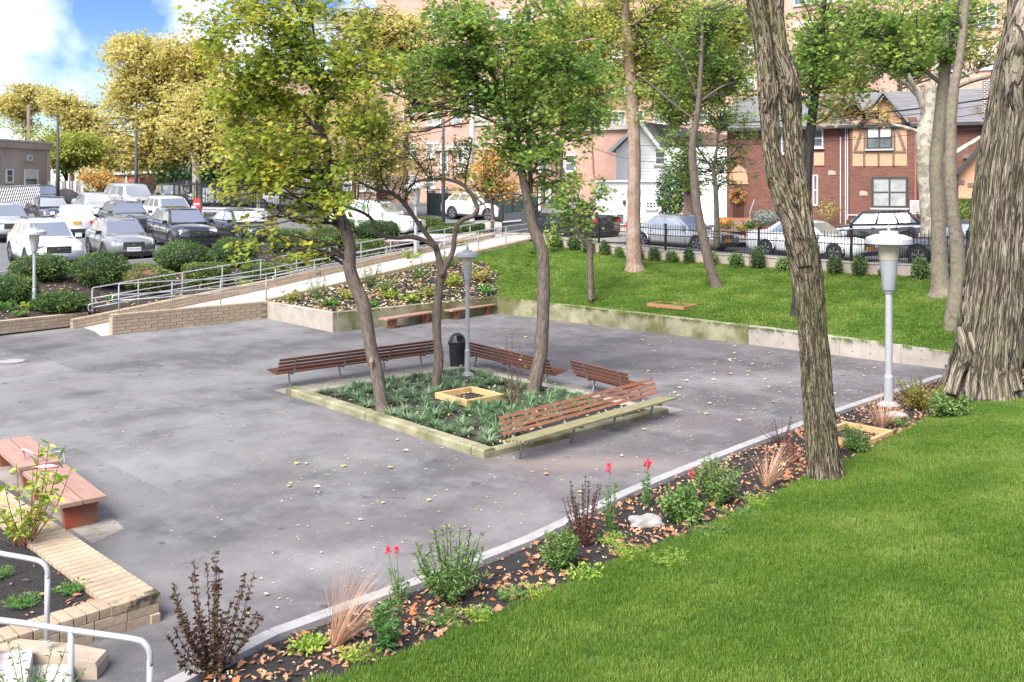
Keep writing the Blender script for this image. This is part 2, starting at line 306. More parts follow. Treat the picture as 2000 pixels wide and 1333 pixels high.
# asphalt: tone changes, patches in the plaza's own directions
def asphalt():
    m = mat('plaza_asphalt', (.085, .085, .088), .8); t = m.node_tree; l = t.links; b = t.nodes['Principled BSDF']
    tcn = N(t, 'ShaderNodeTexCoord'); pos = tcn.outputs['Object']
    def ns(sc, det=5, rg=.6, st=(1, 1, 1), loc=(0, 0, 0), rot=R(44)):
        q = N(t, 'ShaderNodeMapping'); q.inputs['Scale'].default_value = st; q.inputs['Location'].default_value = loc; q.inputs['Rotation'].default_value = (0, 0, rot); l.new(pos, q.inputs[0])
        n = N(t, 'ShaderNodeTexNoise'); n.inputs['Scale'].default_value = sc; n.inputs['Detail'].default_value = det; n.inputs['Roughness'].default_value = rg; l.new(q.outputs[0], n.inputs['Vector']); return n.outputs[0]
    def ramp(v, a, c): 
        r = N(t, 'ShaderNodeMapRange', clamp=True); r.inputs[1].default_value = a; r.inputs[2].default_value = c; l.new(v, r.inputs[0]); return r.outputs[0]
    def mixc(fac, c1, c2, blend='MIX'):
        x = N(t, 'ShaderNodeMix', data_type='RGBA', blend_type=blend)
        if hasattr(fac, 'is_linked'): l.new(fac, x.inputs[0])
        else: x.inputs[0].default_value = fac
        for i, c in ((6, c1), (7, c2)):
            if isinstance(c, tuple): x.inputs[i].default_value = (*c, 1)
            else: l.new(c, x.inputs[i])
        return x.outputs[2]
    def mul(a, c, op='MULTIPLY'):
        x = N(t, 'ShaderNodeMath', operation=op); l.new(a, x.inputs[0])
        if isinstance(c, (int, float)): x.inputs[1].default_value = c
        else: l.new(c, x.inputs[1])
        return x.outputs[0]
    sep = N(t, 'ShaderNodeSeparateXYZ'); l.new(pos, sep.inputs[0])
    # older grey surfacing to the left, purplish seal coat to the right
    e = mul(sep.outputs[0], ramp(ns(.5), .2, .8), 'ADD'); side = ramp(e, -5.5, -1.5)
    base = mixc(side, (.165, .163, .160), (.118, .102, .106))
    c = mixc(ramp(ns(.35, 6, .62), .42, .60), base, (.078, .075, .076))
    c = mixc(mul(ramp(ns(.9, 7, .7, (1, 1, 1), (5, 2, 0)), .48, .62), .45), c, (.20, .195, .192))
    c = mixc(mul(ramp(ns(.22, 5, .6, (1, 2.2, 1), (3, 1, 0)), .52, .72), .6), c, (.185, .18, .18))     # dried, dusty tracks
    # patched strips along the plaza axes
    q = N(t, 'ShaderNodeMapping'); q.inputs['Rotation'].default_value = (0, 0, R(-45.4)); q.inputs['Location'].default_value = (2.2, .7, 0); l.new(pos, q.inputs[0])
    vo = N(t, 'ShaderNodeTexBrick'); vo.inputs['Scale'].default_value = .22; vo.inputs['Color1'].default_value = (.70, .70, .70, 1); vo.inputs['Color2'].default_value = (1.15, 1.15, 1.15, 1); vo.inputs['Mortar'].default_value = (.62, .62, .62, 1); vo.inputs['Mortar Size'].default_value = .004
    vo.inputs['Brick Width'].default_value = 1.3; vo.inputs['Row Height'].default_value = .8
    dst = N(t, 'ShaderNodeTexNoise'); dst.inputs['Scale'].default_value = 1.5; dst.inputs['Detail'].default_value = 4; l.new(q.outputs[0], dst.inputs['Vector'])
    am = N(t, 'ShaderNodeMix', data_type='RGBA', blend_type='LINEAR_LIGHT'); am.inputs[0].default_value = .06; l.new(q.outputs[0], am.inputs[6]); l.new(dst.outputs['Color'], am.inputs[7]); l.new(am.outputs[2], vo.inputs['Vector'])
    c = mixc(mul(mul(side, -1, 'MULTIPLY'), .75, 'ADD'), c, mixc(1.0, c, vo.outputs[0], 'MULTIPLY'))
    c = mixc(ramp(ns(2.2, 8, .72, (1, 1, 1), (0, 4, 0)), .60, .66), c, (.05, .05, .052))            # small worn spots
    c = mixc(mul(ramp(ns(3.0, 8, .75, (1, 1, 1), (9, 4, 0)), .55, .75), .45), c, (.24, .235, .23))
    # sandy drag marks by the worn bench
    P = G(1170, 905); vm = N(t, 'ShaderNodeVectorMath', operation='SUBTRACT'); l.new(pos, vm.inputs[0]); vm.inputs[1].default_value = P
    qq = N(t, 'ShaderNodeMapping'); qq.inputs['Rotation'].default_value = (0, 0, R(-45)); qq.inputs['Scale'].default_value = (.42, 1.7, 0); l.new(vm.outputs[0], qq.inputs[0])
    ln = N(t, 'ShaderNodeVectorMath', operation='LENGTH'); l.new(qq.outputs[0], ln.inputs[0])
    sd_ = mul(ramp(mul(ln.outputs['Value'], mul(ns(3), .9), 'ADD'), 1.5, .6), .8); c = mixc(sd_, c, (.21, .165, .145))
    for (px, py, sx, sy, k) in ((640, 1100, .5, .9, .5), (1000, 1015, .9, .5, .45), (690, 905, .8, .35, .35), (1150, 740, .35, .6, .5), (1420, 745, .4, .6, .5), (260, 905, .25, .8, .3), (590, 825, 1.2, .6, .3)):
        P = G(px, py); vm = N(t, 'ShaderNodeVectorMath', operation='SUBTRACT'); l.new(pos, vm.inputs[0]); vm.inputs[1].default_value = P
        qq = N(t, 'ShaderNodeMapping'); qq.inputs['Scale'].default_value = (sx, sy, 0); l.new(vm.outputs[0], qq.inputs[0])
        ln = N(t, 'ShaderNodeVectorMath', operation='LENGTH'); l.new(qq.outputs[0], ln.inputs[0])
        c = mixc(mul(ramp(mul(ln.outputs['Value'], mul(ns(1.6), 1.6), 'ADD'), 1.7, .7), k), c, (.27, .26, .255))
    fine = ns(34, 4, .8, rot=0); fr = N(t, 'ShaderNodeMapRange'); fr.inputs[3].default_value = .50; fr.inputs[4].default_value = 1.50; l.new(fine, fr.inputs[0])
    c = mixc(1.0, c, fr.outputs[0], 'MULTIPLY'); l.new(c, b.inputs['Base Color'])
    bp = N(t, 'ShaderNodeBump'); bp.inputs['Strength'].default_value = .5; bp.inputs['Distance'].default_value = .008; l.new(fine, bp.inputs['Height']); l.new(bp.outputs[0], b.inputs['Normal'])
    return m
M['asphalt'] = asphalt()
struct(sheet('ground', [(-3000, -60, -.06), (3000, -60, -.06), (3000, 3000, -.06), (-3000, 3000, -.06)], M['soil']))
struct(sheet('plaza_pavement', [(-34, 2, 0), (24, 2, 0), (24, 41, 0), (-34, 41, 0)], M['asphalt']))
TERR.append(([(-34, 2, 0), (24, 2, 0), (24, 41, 0), (-34, 41, 0)], [(0, 1, 2, 3)]))

def patch(name, c0, c1, c2, c3, nu, nv, mat_, nzamp=.0, keep=None, thing_=False):
    """bilinear sheet: c0->c1 along the near edge, c3->c2 along the far edge"""
    v, f = [], []
    for j in range(nv + 1):
        for i in range(nu + 1):
            u, t = i / nu, j / nv
            p = (Vector(c0) * (1 - u) + Vector(c1) * u) * (1 - t) + (Vector(c3) * (1 - u) + Vector(c2) * u) * t
            e = min(u, 1 - u, t, 1 - t)
            p.z += nzamp * noise.noise(Vector((p.x * .4, p.y * .4, 3))) * min(1, e * 8); v.append(p)
    for j in range(nv):
        for i in range(nu):
            if keep is None or keep((i + .5) / nu, (j + .5) / nv): f.append((j * (nu + 1) + i, j * (nu + 1) + i + 1, (j + 1) * (nu + 1) + i + 1, (j + 1) * (nu + 1) + i))
    o = mk(name, v, f, mat_, smooth=True); struct(o); TERR.append(([tuple(q) for q in v], f)); return o

# ---- key points
N0, N1 = G(220, 655), G(522, 622)                      # foot of the ramp's front brick wall
Q1, Q2, Q3 = G(650, 650), G(970, 612), G(1855, 722)    # concrete wall corners
WZ1, WZ2, WZ3 = .64, .61, .44
RE = Vector((.0187 * 43.6, 43.6, 2.32))                # top end of the ramp's near edge
RW = 2.45; perp = Vector((-d2.y, d2.x, 0))
N0z, N1z = N0.copy(), N1.copy(); N1z.z = .60
fN0 = N0 + perp * RW; fN0.z = 0; fN1 = N1 + perp * RW; fN1.z = .60; fRE = RE + perp * RW
# fence line on its low wall
FP = [D(985, 472, 46.0), D(1040, 474, 44.9), D(1240, 505, 41.0), D(1490, 522, 36.5), D(1700, 537, 33.4), D(1830, 541, 31.6), D(2060, 552, 28.6)]
def fence_z(x):
    for a, b in zip(FP, FP[1:]):
        if a.x <= x <= b.x: t = (x - a.x) / (b.x - a.x); return a.lerp(b, t)
    return FP[0] if x < FP[0].x else FP[-1]
def z_(p, z): q = Vector(p); q.z = z; return q
q1t, q2t, q3t = z_(Q1, WZ1 - .07), z_(Q2, WZ2 - .03), z_(Q3, WZ3 - .02)
n1t = z_(N1, .55)
# planting bed above the concrete wall; the lawn bites into its right end
def bedcurve(u, t): return u > .985 - .30 * t ** 1.6 + .02 * math.sin(t * 20)
bed_near = [n1t + Vector((0.05, .05, 0)), q1t, q2t]
def bedpt(u, t):
    # near edge: q1 -> q2 ; far edge: n1 -> RE
    return (q1t.lerp(q2t, u)).lerp(n1t.lerp(z_(RE, RE.z - .12), u), t)
c0, c1, c2, c3 = q1t, q2t, z_(RE, RE.z - .12), n1t
patch('mulch_bed', c0, c1, c2, c3, 70, 40, M['mulch'], .10, lambda u, t: not bedcurve(u, t))
patch('lawn_corner', c0, c1, c2, c3, 70, 40, M['grass_base'], .10, lambda u, t: bedcurve(u, t))
lawn_c = bpy.data.objects['lawn_corner']
# lawn between the long wall and the fence
NU, NV = 60, 24
v, f = [], []
for j in range(NV + 1):
    for i in range(NU + 1):
        u, t = i / NU, j / NV; a = q2t.lerp(q3t + (q3t - q2t) * .28, u); b = z_(RE, RE.z - .12).lerp(FP[-1], u)
        if t == 1 or True:
            ff = fence_z(b.x) if b.x > FP[0].x else b; b = b.lerp(ff, .0 if u < .02 else 1.0) if b.x > 1.2 else b
        p = a.lerp(b, t); p.z = a.z + (b.z - a.z) * (t ** .92) + .05 * noise.noise(Vector((p.x * .35, p.y * .35, 1))) * min(1, 6 * min(t, 1 - t)); v.append(p)
for j in range(NV):
    for i in range(NU): f.append((j * (NU + 1) + i, j * (NU + 1) + i + 1, (j + 1) * (NU + 1) + i + 1, (j + 1) * (NU + 1) + i))
lawn_b = struct(mk('lawn', v, f, M['grass_base'], smooth=True)); TERR.append(([tuple(q) for q in v], f))
# ramp surface
ru = [N0.copy(), N1z, RE, RE + (RE - N1z).normalized() * 2.2]; ru[3].z = RE.z + .05; fu = [p + perp * RW for p in ru]
for k in range(4): fu[k].z = ru[k].z
vv = ru + fu; ff = [(0, 1, 5, 4), (1, 2, 6, 5), (2, 3, 7, 6)]
struct(mk('ramp_path', vv, ff, M['path'])); TERR.append(([tuple(q) for q in vv], ff))
entry = [G(183, 647, .004), N0 + Vector((-.25, -.25, .004)), N0 + Vector((.05, .1, .004)), fN0 + Vector((0, 0, .004))]
struct(sheet('ramp_landing', entry, M['path']))
# parking lot (rises away from the camera), street, sidewalks, land beyond
def lotz(Y): return 1.6 + (Y - 39) * .052
def GL(x, y):                                        # pixel on the lot plane
    # z = a + bY ; y = HY + F (H - a - bY)/Y
    a, b_ = 1.6 - 39 * .052, .052; Y = F * (H - a) / (y - HY + F * b_); return Vector(((x - CX) * Y / F, Y, a + b_ * Y))
lf = [GL(-140, 548), GL(0, 537), GL(150, 522), GL(330, 508), GL(520, 482), GL(700, 456), GL(850, 441), GL(980, 432)]
bk = [Vector((p.x * 1.0 + (-6 if i < 2 else 0), 72, lotz(72))) for i, p in enumerate(lf)]
bk[-1].x = 3; bk[0].x = -60; bk[1].x = -45; bk[2].x = -36; bk[3].x = -28; bk[4].x = -20; bk[5].x = -12; bk[6].x = -5
vv = lf + bk; n = len(lf); ff = [(i, i + 1, n + i + 1, n + i) for i in range(n - 1)]
struct(mk('parking_lot', vv, ff, M['street'])); TERR.append(([tuple(q) for q in vv], ff))
# sloping shrub bed between the ramp and the lot
_wa, _wb = G(-60, 664), G(172, 636); farw = [_wa + (_wa - _wb) * 2 + perp * .28 + Vector((0, 0, .40)), _wa + perp * .28 + Vector((0, 0, .40)), _wb + perp * .28 + Vector((0, 0, .36)), fN0.lerp(fN1, .5) + Vector((0, 0, .15)), fN1 + Vector((0, 0, .2)), fN1.lerp(fRE, .35) + Vector((0, 0, .15)), fN1.lerp(fRE, .7) + Vector((0, 0, .15)), fRE + Vector((0, 0, .1))]
farw = [p + perp * .12 if i > 2 else p for i, p in enumerate(farw)]
v, f = [], []; NB = 14; seg = 8; cols = []
for i in range(7):
    for k in range(seg): cols.append((farw[i].lerp(farw[i + 1], k / seg), lf[i].lerp(lf[i + 1], k / seg)))
cols.append((farw[-1], lf[-1]))
for a, b in cols:
    for j in range(NB + 1):
        t = j / NB; p = a.lerp(b + Vector((0, 0, -.12)), t); p.z += .12 * noise.noise(p * .5) * min(1, 5 * min(t, 1 - t)); v.append(p)
f = [(i * (NB + 1) + j, (i + 1) * (NB + 1) + j, (i + 1) * (NB + 1) + j + 1, i * (NB + 1) + j + 1) for i in range(len(cols) - 1) for j in range(NB)]
struct(mk('shrub_bed', v, f, M['soil'], smooth=True)); TERR.append(([tuple(q) for q in v], f))
kb = MB()
for a, b in zip(lf, lf[1:]): kb.bar(a + Vector((0, 0, -.02)), b + Vector((0, 0, -.02)), .16, .28)
struct(kb.build('lot_kerb', M['kerb']))
# street along the fence
sdir_ = (FP[-1] - FP[2]); sdir_.z = 0; sdir_.normalize(); spn = Vector((-sdir_.y, sdir_.x, 0))
if spn.y < 0: spn = -spn
def strip(name, o0, o1, mat_, dz, a=-40, b=40, n=16):
    v, f = [], []
    for i in range(n + 1):
        s = a + (b - a) * i / n; base = FP[3] + sdir_ * s
        zz = 1.92 + (-.018 * s if s < 0 else -.01 * s) + dz
        for o_ in (o0, o1): p = base + spn * o_; p.z = zz; v.append(p)
    f = [(2 * i, 2 * i + 2, 2 * i + 3, 2 * i + 1) for i in range(n)]
    o = struct(mk(name, v, f, mat_)); TERR.append(([tuple(q) for q in v], f)); return o
strip('sidewalk', .1, 1.55, M['walk'], .03, -9, 30)
strip('road', 1.55, 9.0, M['street'], -.09, -22, 40)
strip('far_sidewalk', 9.0, 30, M['walk'], .04, -14, 60)
def strip_k(name, o0, dz):
    k = MB()
    for i in range(24):
        s0, s1 = -10 + i * 2, -8.02 + i * 2
        p = [FP[3] + sdir_ * s + spn * o0 for s in (s0, s1)]
        for q, s in zip(p, (s0, s1)): q.z = 1.92 + (-.018 * s if s < 0 else -.01 * s) + dz
        k.bar(p[0], p[1], .14, .16)
    struct(k.build(name, M['kerb']))
strip_k('road_kerb', 1.55, -.03); strip_k('far_road_kerb', 9.0, -.02)
zf = lotz(72) - .03
struct(sheet('far_ground', [(-400, 71.5, zf), (400, 71.5, zf), (400, 1500, zf), (-400, 1500, zf)], M['street']))
struct(sheet('far_verge', [(-6, 44.2, 2.2), (40, 44.2, 2.05), (60, 73, zf - .02), (2, 73, zf - .02), (-3, 55, 2.5)], M['walk']))
TERR.append(([(-400, 71.5, zf), (400, 71.5, zf), (400, 1500, zf), (-400, 1500, zf)], [(0, 1, 2, 3)]))

# ---- near kerb, bed and lawn
kp = [(330, 1345), (530, 1243), (760, 1160), (985, 1080), (1240, 958), (1430, 882), (1640, 803), (1840, 736)]
KP = [G(x, y, .10) for x, y in kp]
bedb = [(330, 1440), (620, 1336), (800, 1270), (1000, 1190), (1200, 1100), (1400, 1025), (1570, 940), (1700, 880), (1850, 800), (1992, 762)]
BE = []
for i, (x, y) in enumerate(bedb): BE.append(G(x, y, .24))
def resamp(P, n):
    d = [0]
    for a, b in zip(P, P[1:]): d.append(d[-1] + (b - a).length)
    out_ = []
    for i in range(n + 1):
        s = d[-1] * i / n; k = max(j for j in range(len(d)) if d[j] <= s + 1e-9); k = min(k, len(P) - 2)
        out_.append(P[k].lerp(P[k + 1], (s - d[k]) / (d[k + 1] - d[k])))
    return out_
KK, EE = resamp(KP, 60), resamp(BE, 60)
v = []; NBB = 8
for a, b in zip(KK, EE):
    for j in range(NBB + 1):
        t = j / NBB; p = z_(a, .055).lerp(b, t); p.z += .03 * noise.noise(p * 1.5) * (4 * t * (1 - t)); v.append(p)
f = [(i * (NBB + 1) + j, i * (NBB + 1) + j + 1, (i + 1) * (NBB + 1) + j + 1, (i + 1) * (NBB + 1) + j) for i in range(60) for j in range(NBB)]
f = [q[::-1] for q in f]
near_bed = struct(mk('near_mulch_bed', v, f, M['mulch'], smooth=True)); TERR.append(([tuple(q) for q in v], f)); near_bed_vf = (v, f)
v = []; LN = 30; dn = Vector((.69, -.72, 0))
for i, b in enumerate(EE):
    for j in range(LN + 1):
        t = j / LN * 9.0; p = b + dn * t * (1.0); p.z = b.z + .015 * min(1, t * 8) + .13 * t - .02 * t * (1 if t < 1 else 1 / t) + .06 * noise.noise(Vector((p.x * .3, p.y * .3, 5))) * min(1, t); v.append(p)
ext = [EE[-1] + Vector((.72, .69, 0)) * s for s in (1.5, 3.5)]
for b in ext:
    for j in range(LN + 1):
        t = j / LN * 9.0; p = b + dn * t; p.z = b.z + .13 * t + .015; v.append(p)
f = [(i * (LN + 1) + j, (i + 1) * (LN + 1) + j, (i + 1) * (LN + 1) + j + 1, i * (LN + 1) + j + 1)[::-1] for i in range(62) for j in range(LN)]
lawn_f = struct(mk('near_lawn', v, f, M['grass_base'], smooth=True)); TERR.append(([tuple(q) for q in v], f))
# brown leafy ground to the right of the big tree
struct(sheet('leafy_ground', [Q3 + Vector((-.1, .1, .10)), G(1870, 735, .12), G(2150, 745, .28), G(2150, 690, .28), z_(Q3 + Vector((3, -2.2, 0)), .3)], M['soil']))
# kerb blocks
kt = thing('concrete_kerb', 'long pale concrete kerb between the asphalt and the flower bed', 'kerb', KP[0])
KB = resamp([z_(p, .06) for p in KP], 16)
for a, b in zip(KB, KB[1:]):
    e = (b - a).normalized() * .006; k = MB(); k.bar(a + e, b - e, .17, .16)
    o = k.build('kerb_block', M['kerb'], kt)

# ================================================================== WALLS
def chamfer_box(name, sx, sy, sz, ch, mat_):
    bm = bmesh.new(); bmesh.ops.create_cube(bm, size=1)
    for v_ in bm.verts: v_.co = Vector((v_.co.x * sx, v_.co.y * sy, v_.co.z * sz))
    bmesh.ops.bevel(bm, geom=bm.edges[:], offset=ch, segments=1, affect='EDGES'); me = bpy.data.meshes.new(name); bm.to_mesh(me); bm.free(); me.materials.append(mat_); return me
BL, BH_, RP, RH = .40, .108, .135, .10                  # stretcher, course, rowlock pitch and height
me_str = chamfer_box('brick', BL - .014, .10, BH_ - .014, .004, M['brick_buff'])
me_row = chamfer_box('brick', RP - .014, .262, RH - .012, .004, M['brick_buff'])
me_row2 = chamfer_box('brick', RP - .014, .10, RH - .012, .004, M['brick_buff'])
me_end = chamfer_box('brick', .10, .262, BH_ - .014, .004, M['brick_buff'])
def brick_wall(label, P0, P1, z0, z1, rows, group='buff brick walls', core_down=.9, end0=True):
    """top line z0->z1 ; rows from the top: 'r' rowlock, 's' stretchers"""
    P0, P1 = Vector(P0), Vector(P1); a = z_(P0, z0); b = z_(P1, z1); dv = b - a; Ln = dv.length; u = dv.normalized(); hz = Vector((u.x, u.y, 0)).normalized()
    yaw = math.atan2(u.y, u.x); pitch = -math.asin(u.z); side = Vector((-hz.y, hz.x, 0)); upv = u.cross(side) * -1
    upv = side.cross(u) * -1 if side.cross(u).z < 0 else side.cross(u)
    t = thing('brick_wall', label, 'brick wall', z_(P0, 0), group=group)
    k = MB(); tot = sum(RH if r in 'rq' else BH_ for r in rows)
    k.bar(a - upv * (tot / 2 + .008) - upv * 0 + u * .006, b - upv * (tot / 2 + .008) - u * .006, .25, tot - .01); k.build('mortar_core', M['mortar'], t)
    off = 0
    for ri, r in enumerate(rows):
        h = RH if r in 'rq' else BH_; pt = RP if r in 'rq' else BL; n = int(Ln / pt); pt = Ln / n
        for i in range(n + (1 if r == 's' and ri % 2 else 0)):
            s = (i + .5 - (.5 if r == 's' and ri % 2 else 0)) * pt
            if r == 's' and ri % 2 and (i == 0 or i == n): s = min(max(s, pt * .5), Ln - pt * .5)
            if r == 's' and ri % 2 and i == n: continue
            p = a + u * s - upv * (off + h / 2) 
            jit = random.uniform(-.0015, .0015)
            if r == 'r': o = inst('brick', me_row, t, p + side * jit, (0, pitch, yaw))
            elif r == 'q':
                o = inst('brick', me_row2, t, p - side * (.081 + jit), (0, pitch, yaw))
            else: inst('brick', me_str, t, p - side * (.081 + jit), (0, pitch, yaw))
        if end0 and r == 's': inst('brick', me_end, t, a + u * .046 - upv * (off + h / 2) , (0, pitch, yaw))
        off += h
    return t
# near edge of each wall is the given line; shift it to the wall's middle
def mid(p): return Vector(p) + perp * .13
brick_wall('straight buff brick wall under the front handrail at the foot of the ramp', mid(N0), mid(N1), .645, .605, 'rsssss')
brick_wall('sloping buff brick kerb wall along the back of the ramp, lower half', fN0 - d2 * .35, fN1.lerp(fRE, .28), .30, fN1.lerp(fRE, .28).z + .28, 'rsss')
brick_wall('sloping buff brick kerb wall along the back of the ramp, upper half', fN1.lerp(fRE, .283), fRE, fN1.lerp(fRE, .283).z + .28, fRE.z + .2, 'rss')
brick_wall('sloping buff brick edge between the ramp and the mulch bed', mid(N1 + d2 * .06), mid(N1.lerp(RE, .55)), .68, .60 + (RE.z - .6) * .55 + .06, 'rss')
brick_wall('thin buff brick edge at the top of the ramp beside the lawn', mid(N1.lerp(RE, .553)), mid(RE), .60 + (RE.z - .6) * .553 + .06, RE.z + .04, 'rs')
WL0, WL1 = G(-60, 664), G(172, 636); WL0 = WL0 + (WL0 - WL1) * .6
brick_wall('low buff brick wall of the flower bed left of the ramp entrance', WL0 + perp * .13, WL1 + perp * .13, .49, .45, 'rsqs')
# near planter at lower left
pA, pB = G(-70, 940), G(312, 1212); pw = (pB - pA).normalized()
pn = Vector((-pw.y, pw.x, 0))
if pn.x > 0: pn = -pn
t = thing('brick_planter_wall', 'buff brick wall of the near lower-left planter with one blackened corner brick', 'brick wall', pB, group='buff brick walls')
zt = .30
pA2, pB2 = pA + pn * .26, pB + pn * .26
cA = z_(pA2, 0); 
me_cap = chamfer_box('brick', .50, .112, .10, .006, M['brick_buff']); me_face = chamfer_box('brick', .118, .10, .10, .004, M['brick_buff']); me_fl = chamfer_box('brick', .33, .10, .10, .004, M['brick_buff'])
M['soot'] = mat('sooty_brick', (.36, .27, .17), .9, stain=((.03, .025, .02), 7, .42, .95))
me_soot = chamfer_box('brick', .52, .13, .10, .004, M['soot'])
Ln = (pB - pA).length; nb = int(Ln / .13); yaw = math.atan2(pw.y, pw.x)
core = MB(); core.bar(z_(pA, zt - .18) + pn * .25, z_(pB, zt - .18) + pn * .25 - pw * .01, .46, .30); 
pe0 = pB + pn * .02 - pw * .25; pe1 = pB + pn * 2.0 - pw * .35
core.bar(z_(pB, zt - .18) + pn * .45 - pw * .16, z_(pB, zt - .18) + pn * 1.5 - pw * .16, .24, .30); core.build('mortar_core', M['mortar'], t)
for i in range(nb):
    p = pA + pw * ((i + .5) * Ln / nb) + pn * .25; inst('brick', me_cap if i < nb - 1 else me_soot, t, z_(p, zt - .05), (random.uniform(-.004, .004), 0, yaw + math.pi / 2))
for r in range(2):
    for i in range(int(Ln / .34)): inst('brick', me_fl, t, z_(pA + pw * ((i + .5 + .4 * r) * .34) + pn * .055, zt - .155 - r * .105), (0, 0, yaw))
for r, (w_, me_) in enumerate(((.34, me_fl), (.34, me_fl))):
    for i in range(4):
        p = pB + pn * ((i + .5 + .03 * r) * .34) - pw * .055
        if r == 0 and False: pass
        inst('brick', me_fl, t, z_(p, zt - .155 - r * .105), (0, 0, math.atan2(pn.y, pn.x)))
for i in range(9):
    p = pB + pn * (.50 + (i + .5) * .128) - pw * .16; inst('brick', me_face, t, z_(p, zt - .05), (0, 0, math.atan2(pn.y, pn.x)), (1, 3.0, 1))
# soil inside that planter
pin = [pB + pn * .47 - pw * .28, pB + pn * 4 - pw * .28, pA + pn * 4, pA + pn * .47]
v, f = [], []
for j in range(21):
    for i in range(21):
        p = pin[0].lerp(pin[1], i / 20).lerp(pin[3].lerp(pin[2], i / 20), j / 20); p.z = zt - .06 + .03 * noise.noise(p * 1.5); v.append(p)
f = [(j * 21 + i, j * 21 + i + 1, (j + 1) * 21 + i + 1, (j + 1) * 21 + i) for j in range(20) for i in range(20)]
struct(mk('planter_soil', v, f, M['mulch'], smooth=True)); TERR.append(([tuple(q) for q in v], f)); planter_vf = (v, f)

# ---- concrete retaining walls, panel by panel
def conc_wall(name, label, pts, zs, mats, thick=.2, n_side=1):
    t = thing(name, label, 'retaining wall', pts[0])
    for i in range(len(pts) - 1):
        a, b = Vector(pts[i]), Vector(pts[i + 1]); u = (b - a).normalized(); sd_ = Vector((-u.y, u.x, 0)) * n_side; e = u * .004
        za, zb = zs[i], zs[i + 1]; ng = max(2, int((b - a).length / .35)); v, f = [], []
        prof = [(0, -.1), (0, .25), (0, .985), (.012, 1.0), (thick - .012, 1.0), (thick, .985), (thick, -.1)]
        for k in range(ng + 1):
            p = (a + e).lerp(b - e, k / ng); zt_ = za + (zb - za) * k / ng; wob = .012 * noise.noise(Vector((p.x * 1.3, p.y * 1.3, 0)))
            for o_, h in prof: v.append(Vector((p.x, p.y, 0)) + sd_ * (o_ + (wob if o_ < .05 else 0)) + Vector((0, 0, zt_ * h + (wob * .6 if h > .9 else 0))))
        m = len(prof)
        for k in range(ng):
            for j in range(m - 1): f.append((k * m + j, (k + 1) * m + j, (k + 1) * m + j + 1, k * m + j + 1))
        f.append(tuple(range(m))); f.append(tuple(range(ng * m + m - 1, ng * m - 1, -1)))
        mk('wall_panel', v, f, mats[i], t)
    return t
def L_(a, b, xs):                                     # points on a->b where the photo column is x
    o = []
    for x in xs:
        k = (x - CX) / F; t = (k * a.y - a.x) / ((b.x - a.x) - k * (b.y - a.y)); o.append(a.lerp(b, t))
    return o
conc_wall('planter_wall', 'low concrete planter wall with a stained bare corner, behind the two backless benches', [N1, Q1], [.585, WZ1], [M['conc']])
m1 = L_(Q1, Q2, [800])[0]
conc_wall('planter_wall', 'green-stained low concrete wall directly behind the two red-legged backless benches', [Q1 + d2 * .004, m1, Q2 + d2 * .2], [WZ1, WZ1 - .015, WZ2], [M['conc_moss'], M['conc_moss']])
xs = L_(Q2, Q3, [1040, 1250, 1462, 1640, 1760])
conc_wall('retaining_wall', 'long low concrete retaining wall below the back lawn, green at its left and bare at its right', [Q2] + xs + [Q3 + (Q3 - Q2).normalized() * .3], [WZ2, .60, .585, .56, .52, .48, WZ3], [M['conc_moss']] * 3 + [M['conc']] * 3)
# tie holes in the bare panels
hb = MB(); dw = (Q3 - Q2).normalized(); nw = Vector((dw.y, -dw.x, 0))
if nw.y > 0: nw = -nw
for x in (1480, 1530, 1560, 1665, 1700, 1800):
    p = L_(Q2, Q3, [x])[0]
    for z in (.17, .40):
        c = p + nw * .012 + Vector((0, 0, z)); hb.box(c, (.018, .02, .018), rz=math.atan2(dw.y, dw.x))
hb.build('tie_holes', M['iron'], bpy.data.objects['retaining_wall'], kind='stuff')

# ================================================================== CENTRAL TREE PLANTER
PL, PB = G(557, 770), G(945, 897); du = (PB - PL).normalized(); dvv = Vector((-du.y, du.x, 0))
if dvv.y < 0: dvv = -dvv
PW = (PB - PL).length; PD = 4.95
PT, PR = PL + dvv * PD, PB + dvv * PD
t = thing('tree_planter', 'square mossy-kerbed planting bed in the middle of the asphalt plaza', 'planter', (PL + PR) / 2)
def kerbs(a, b, cuts, w_, h_, mat_, inward):
    P = [a.lerp(b, c) for c in cuts]
    for p, q in zip(P, P[1:]):
        e = (q - p).normalized() * .012; k = MB(); ng = 10; pr = []
        v, f = [], []; prof = [(0, -.05), (.004, h_ * .8), (.02, h_ - .01), (.04, h_), (w_ - .02, h_), (w_, h_ - .02), (w_, -.05)]
        for i in range(ng + 1):
            c = (p + e).lerp(q - e, i / ng); wb = .014 * noise.noise(Vector((c.x * 2, c.y * 2, 7)))
            for o_, z in prof: v.append(c + inward * (o_ + wb * (1 if o_ < .05 else 0)) + Vector((0, 0, z + (wb * .7 if z > .05 else 0))))
        m = 7
        for i in range(ng):
            for j in range(m - 1): f.append((i * m + j, (i + 1) * m + j, (i + 1) * m + j + 1, i * m + j + 1))
        f.append(tuple(range(m))); f.append(tuple(range(ng * m + m - 1, ng * m - 1, -1)))
        mk('kerb_block', v, f, mat_, t)
kerbs(PL, PB, [0, .035, .47, .95, 1], .26, .15, M['conc_moss'], dvv)
kerbs(PB, PR, [.002, .5, 1], .22, .11, M['conc_moss'], -du)
kerbs(PL + du * .27, PT + du * .27, [0.02, .33, .66, 1], .24, .10, M['conc'], -du * -1)
kerbs(PT + du * .1, PR, [0, .33, .66, 1], .24, .09, M['conc'], -dvv)
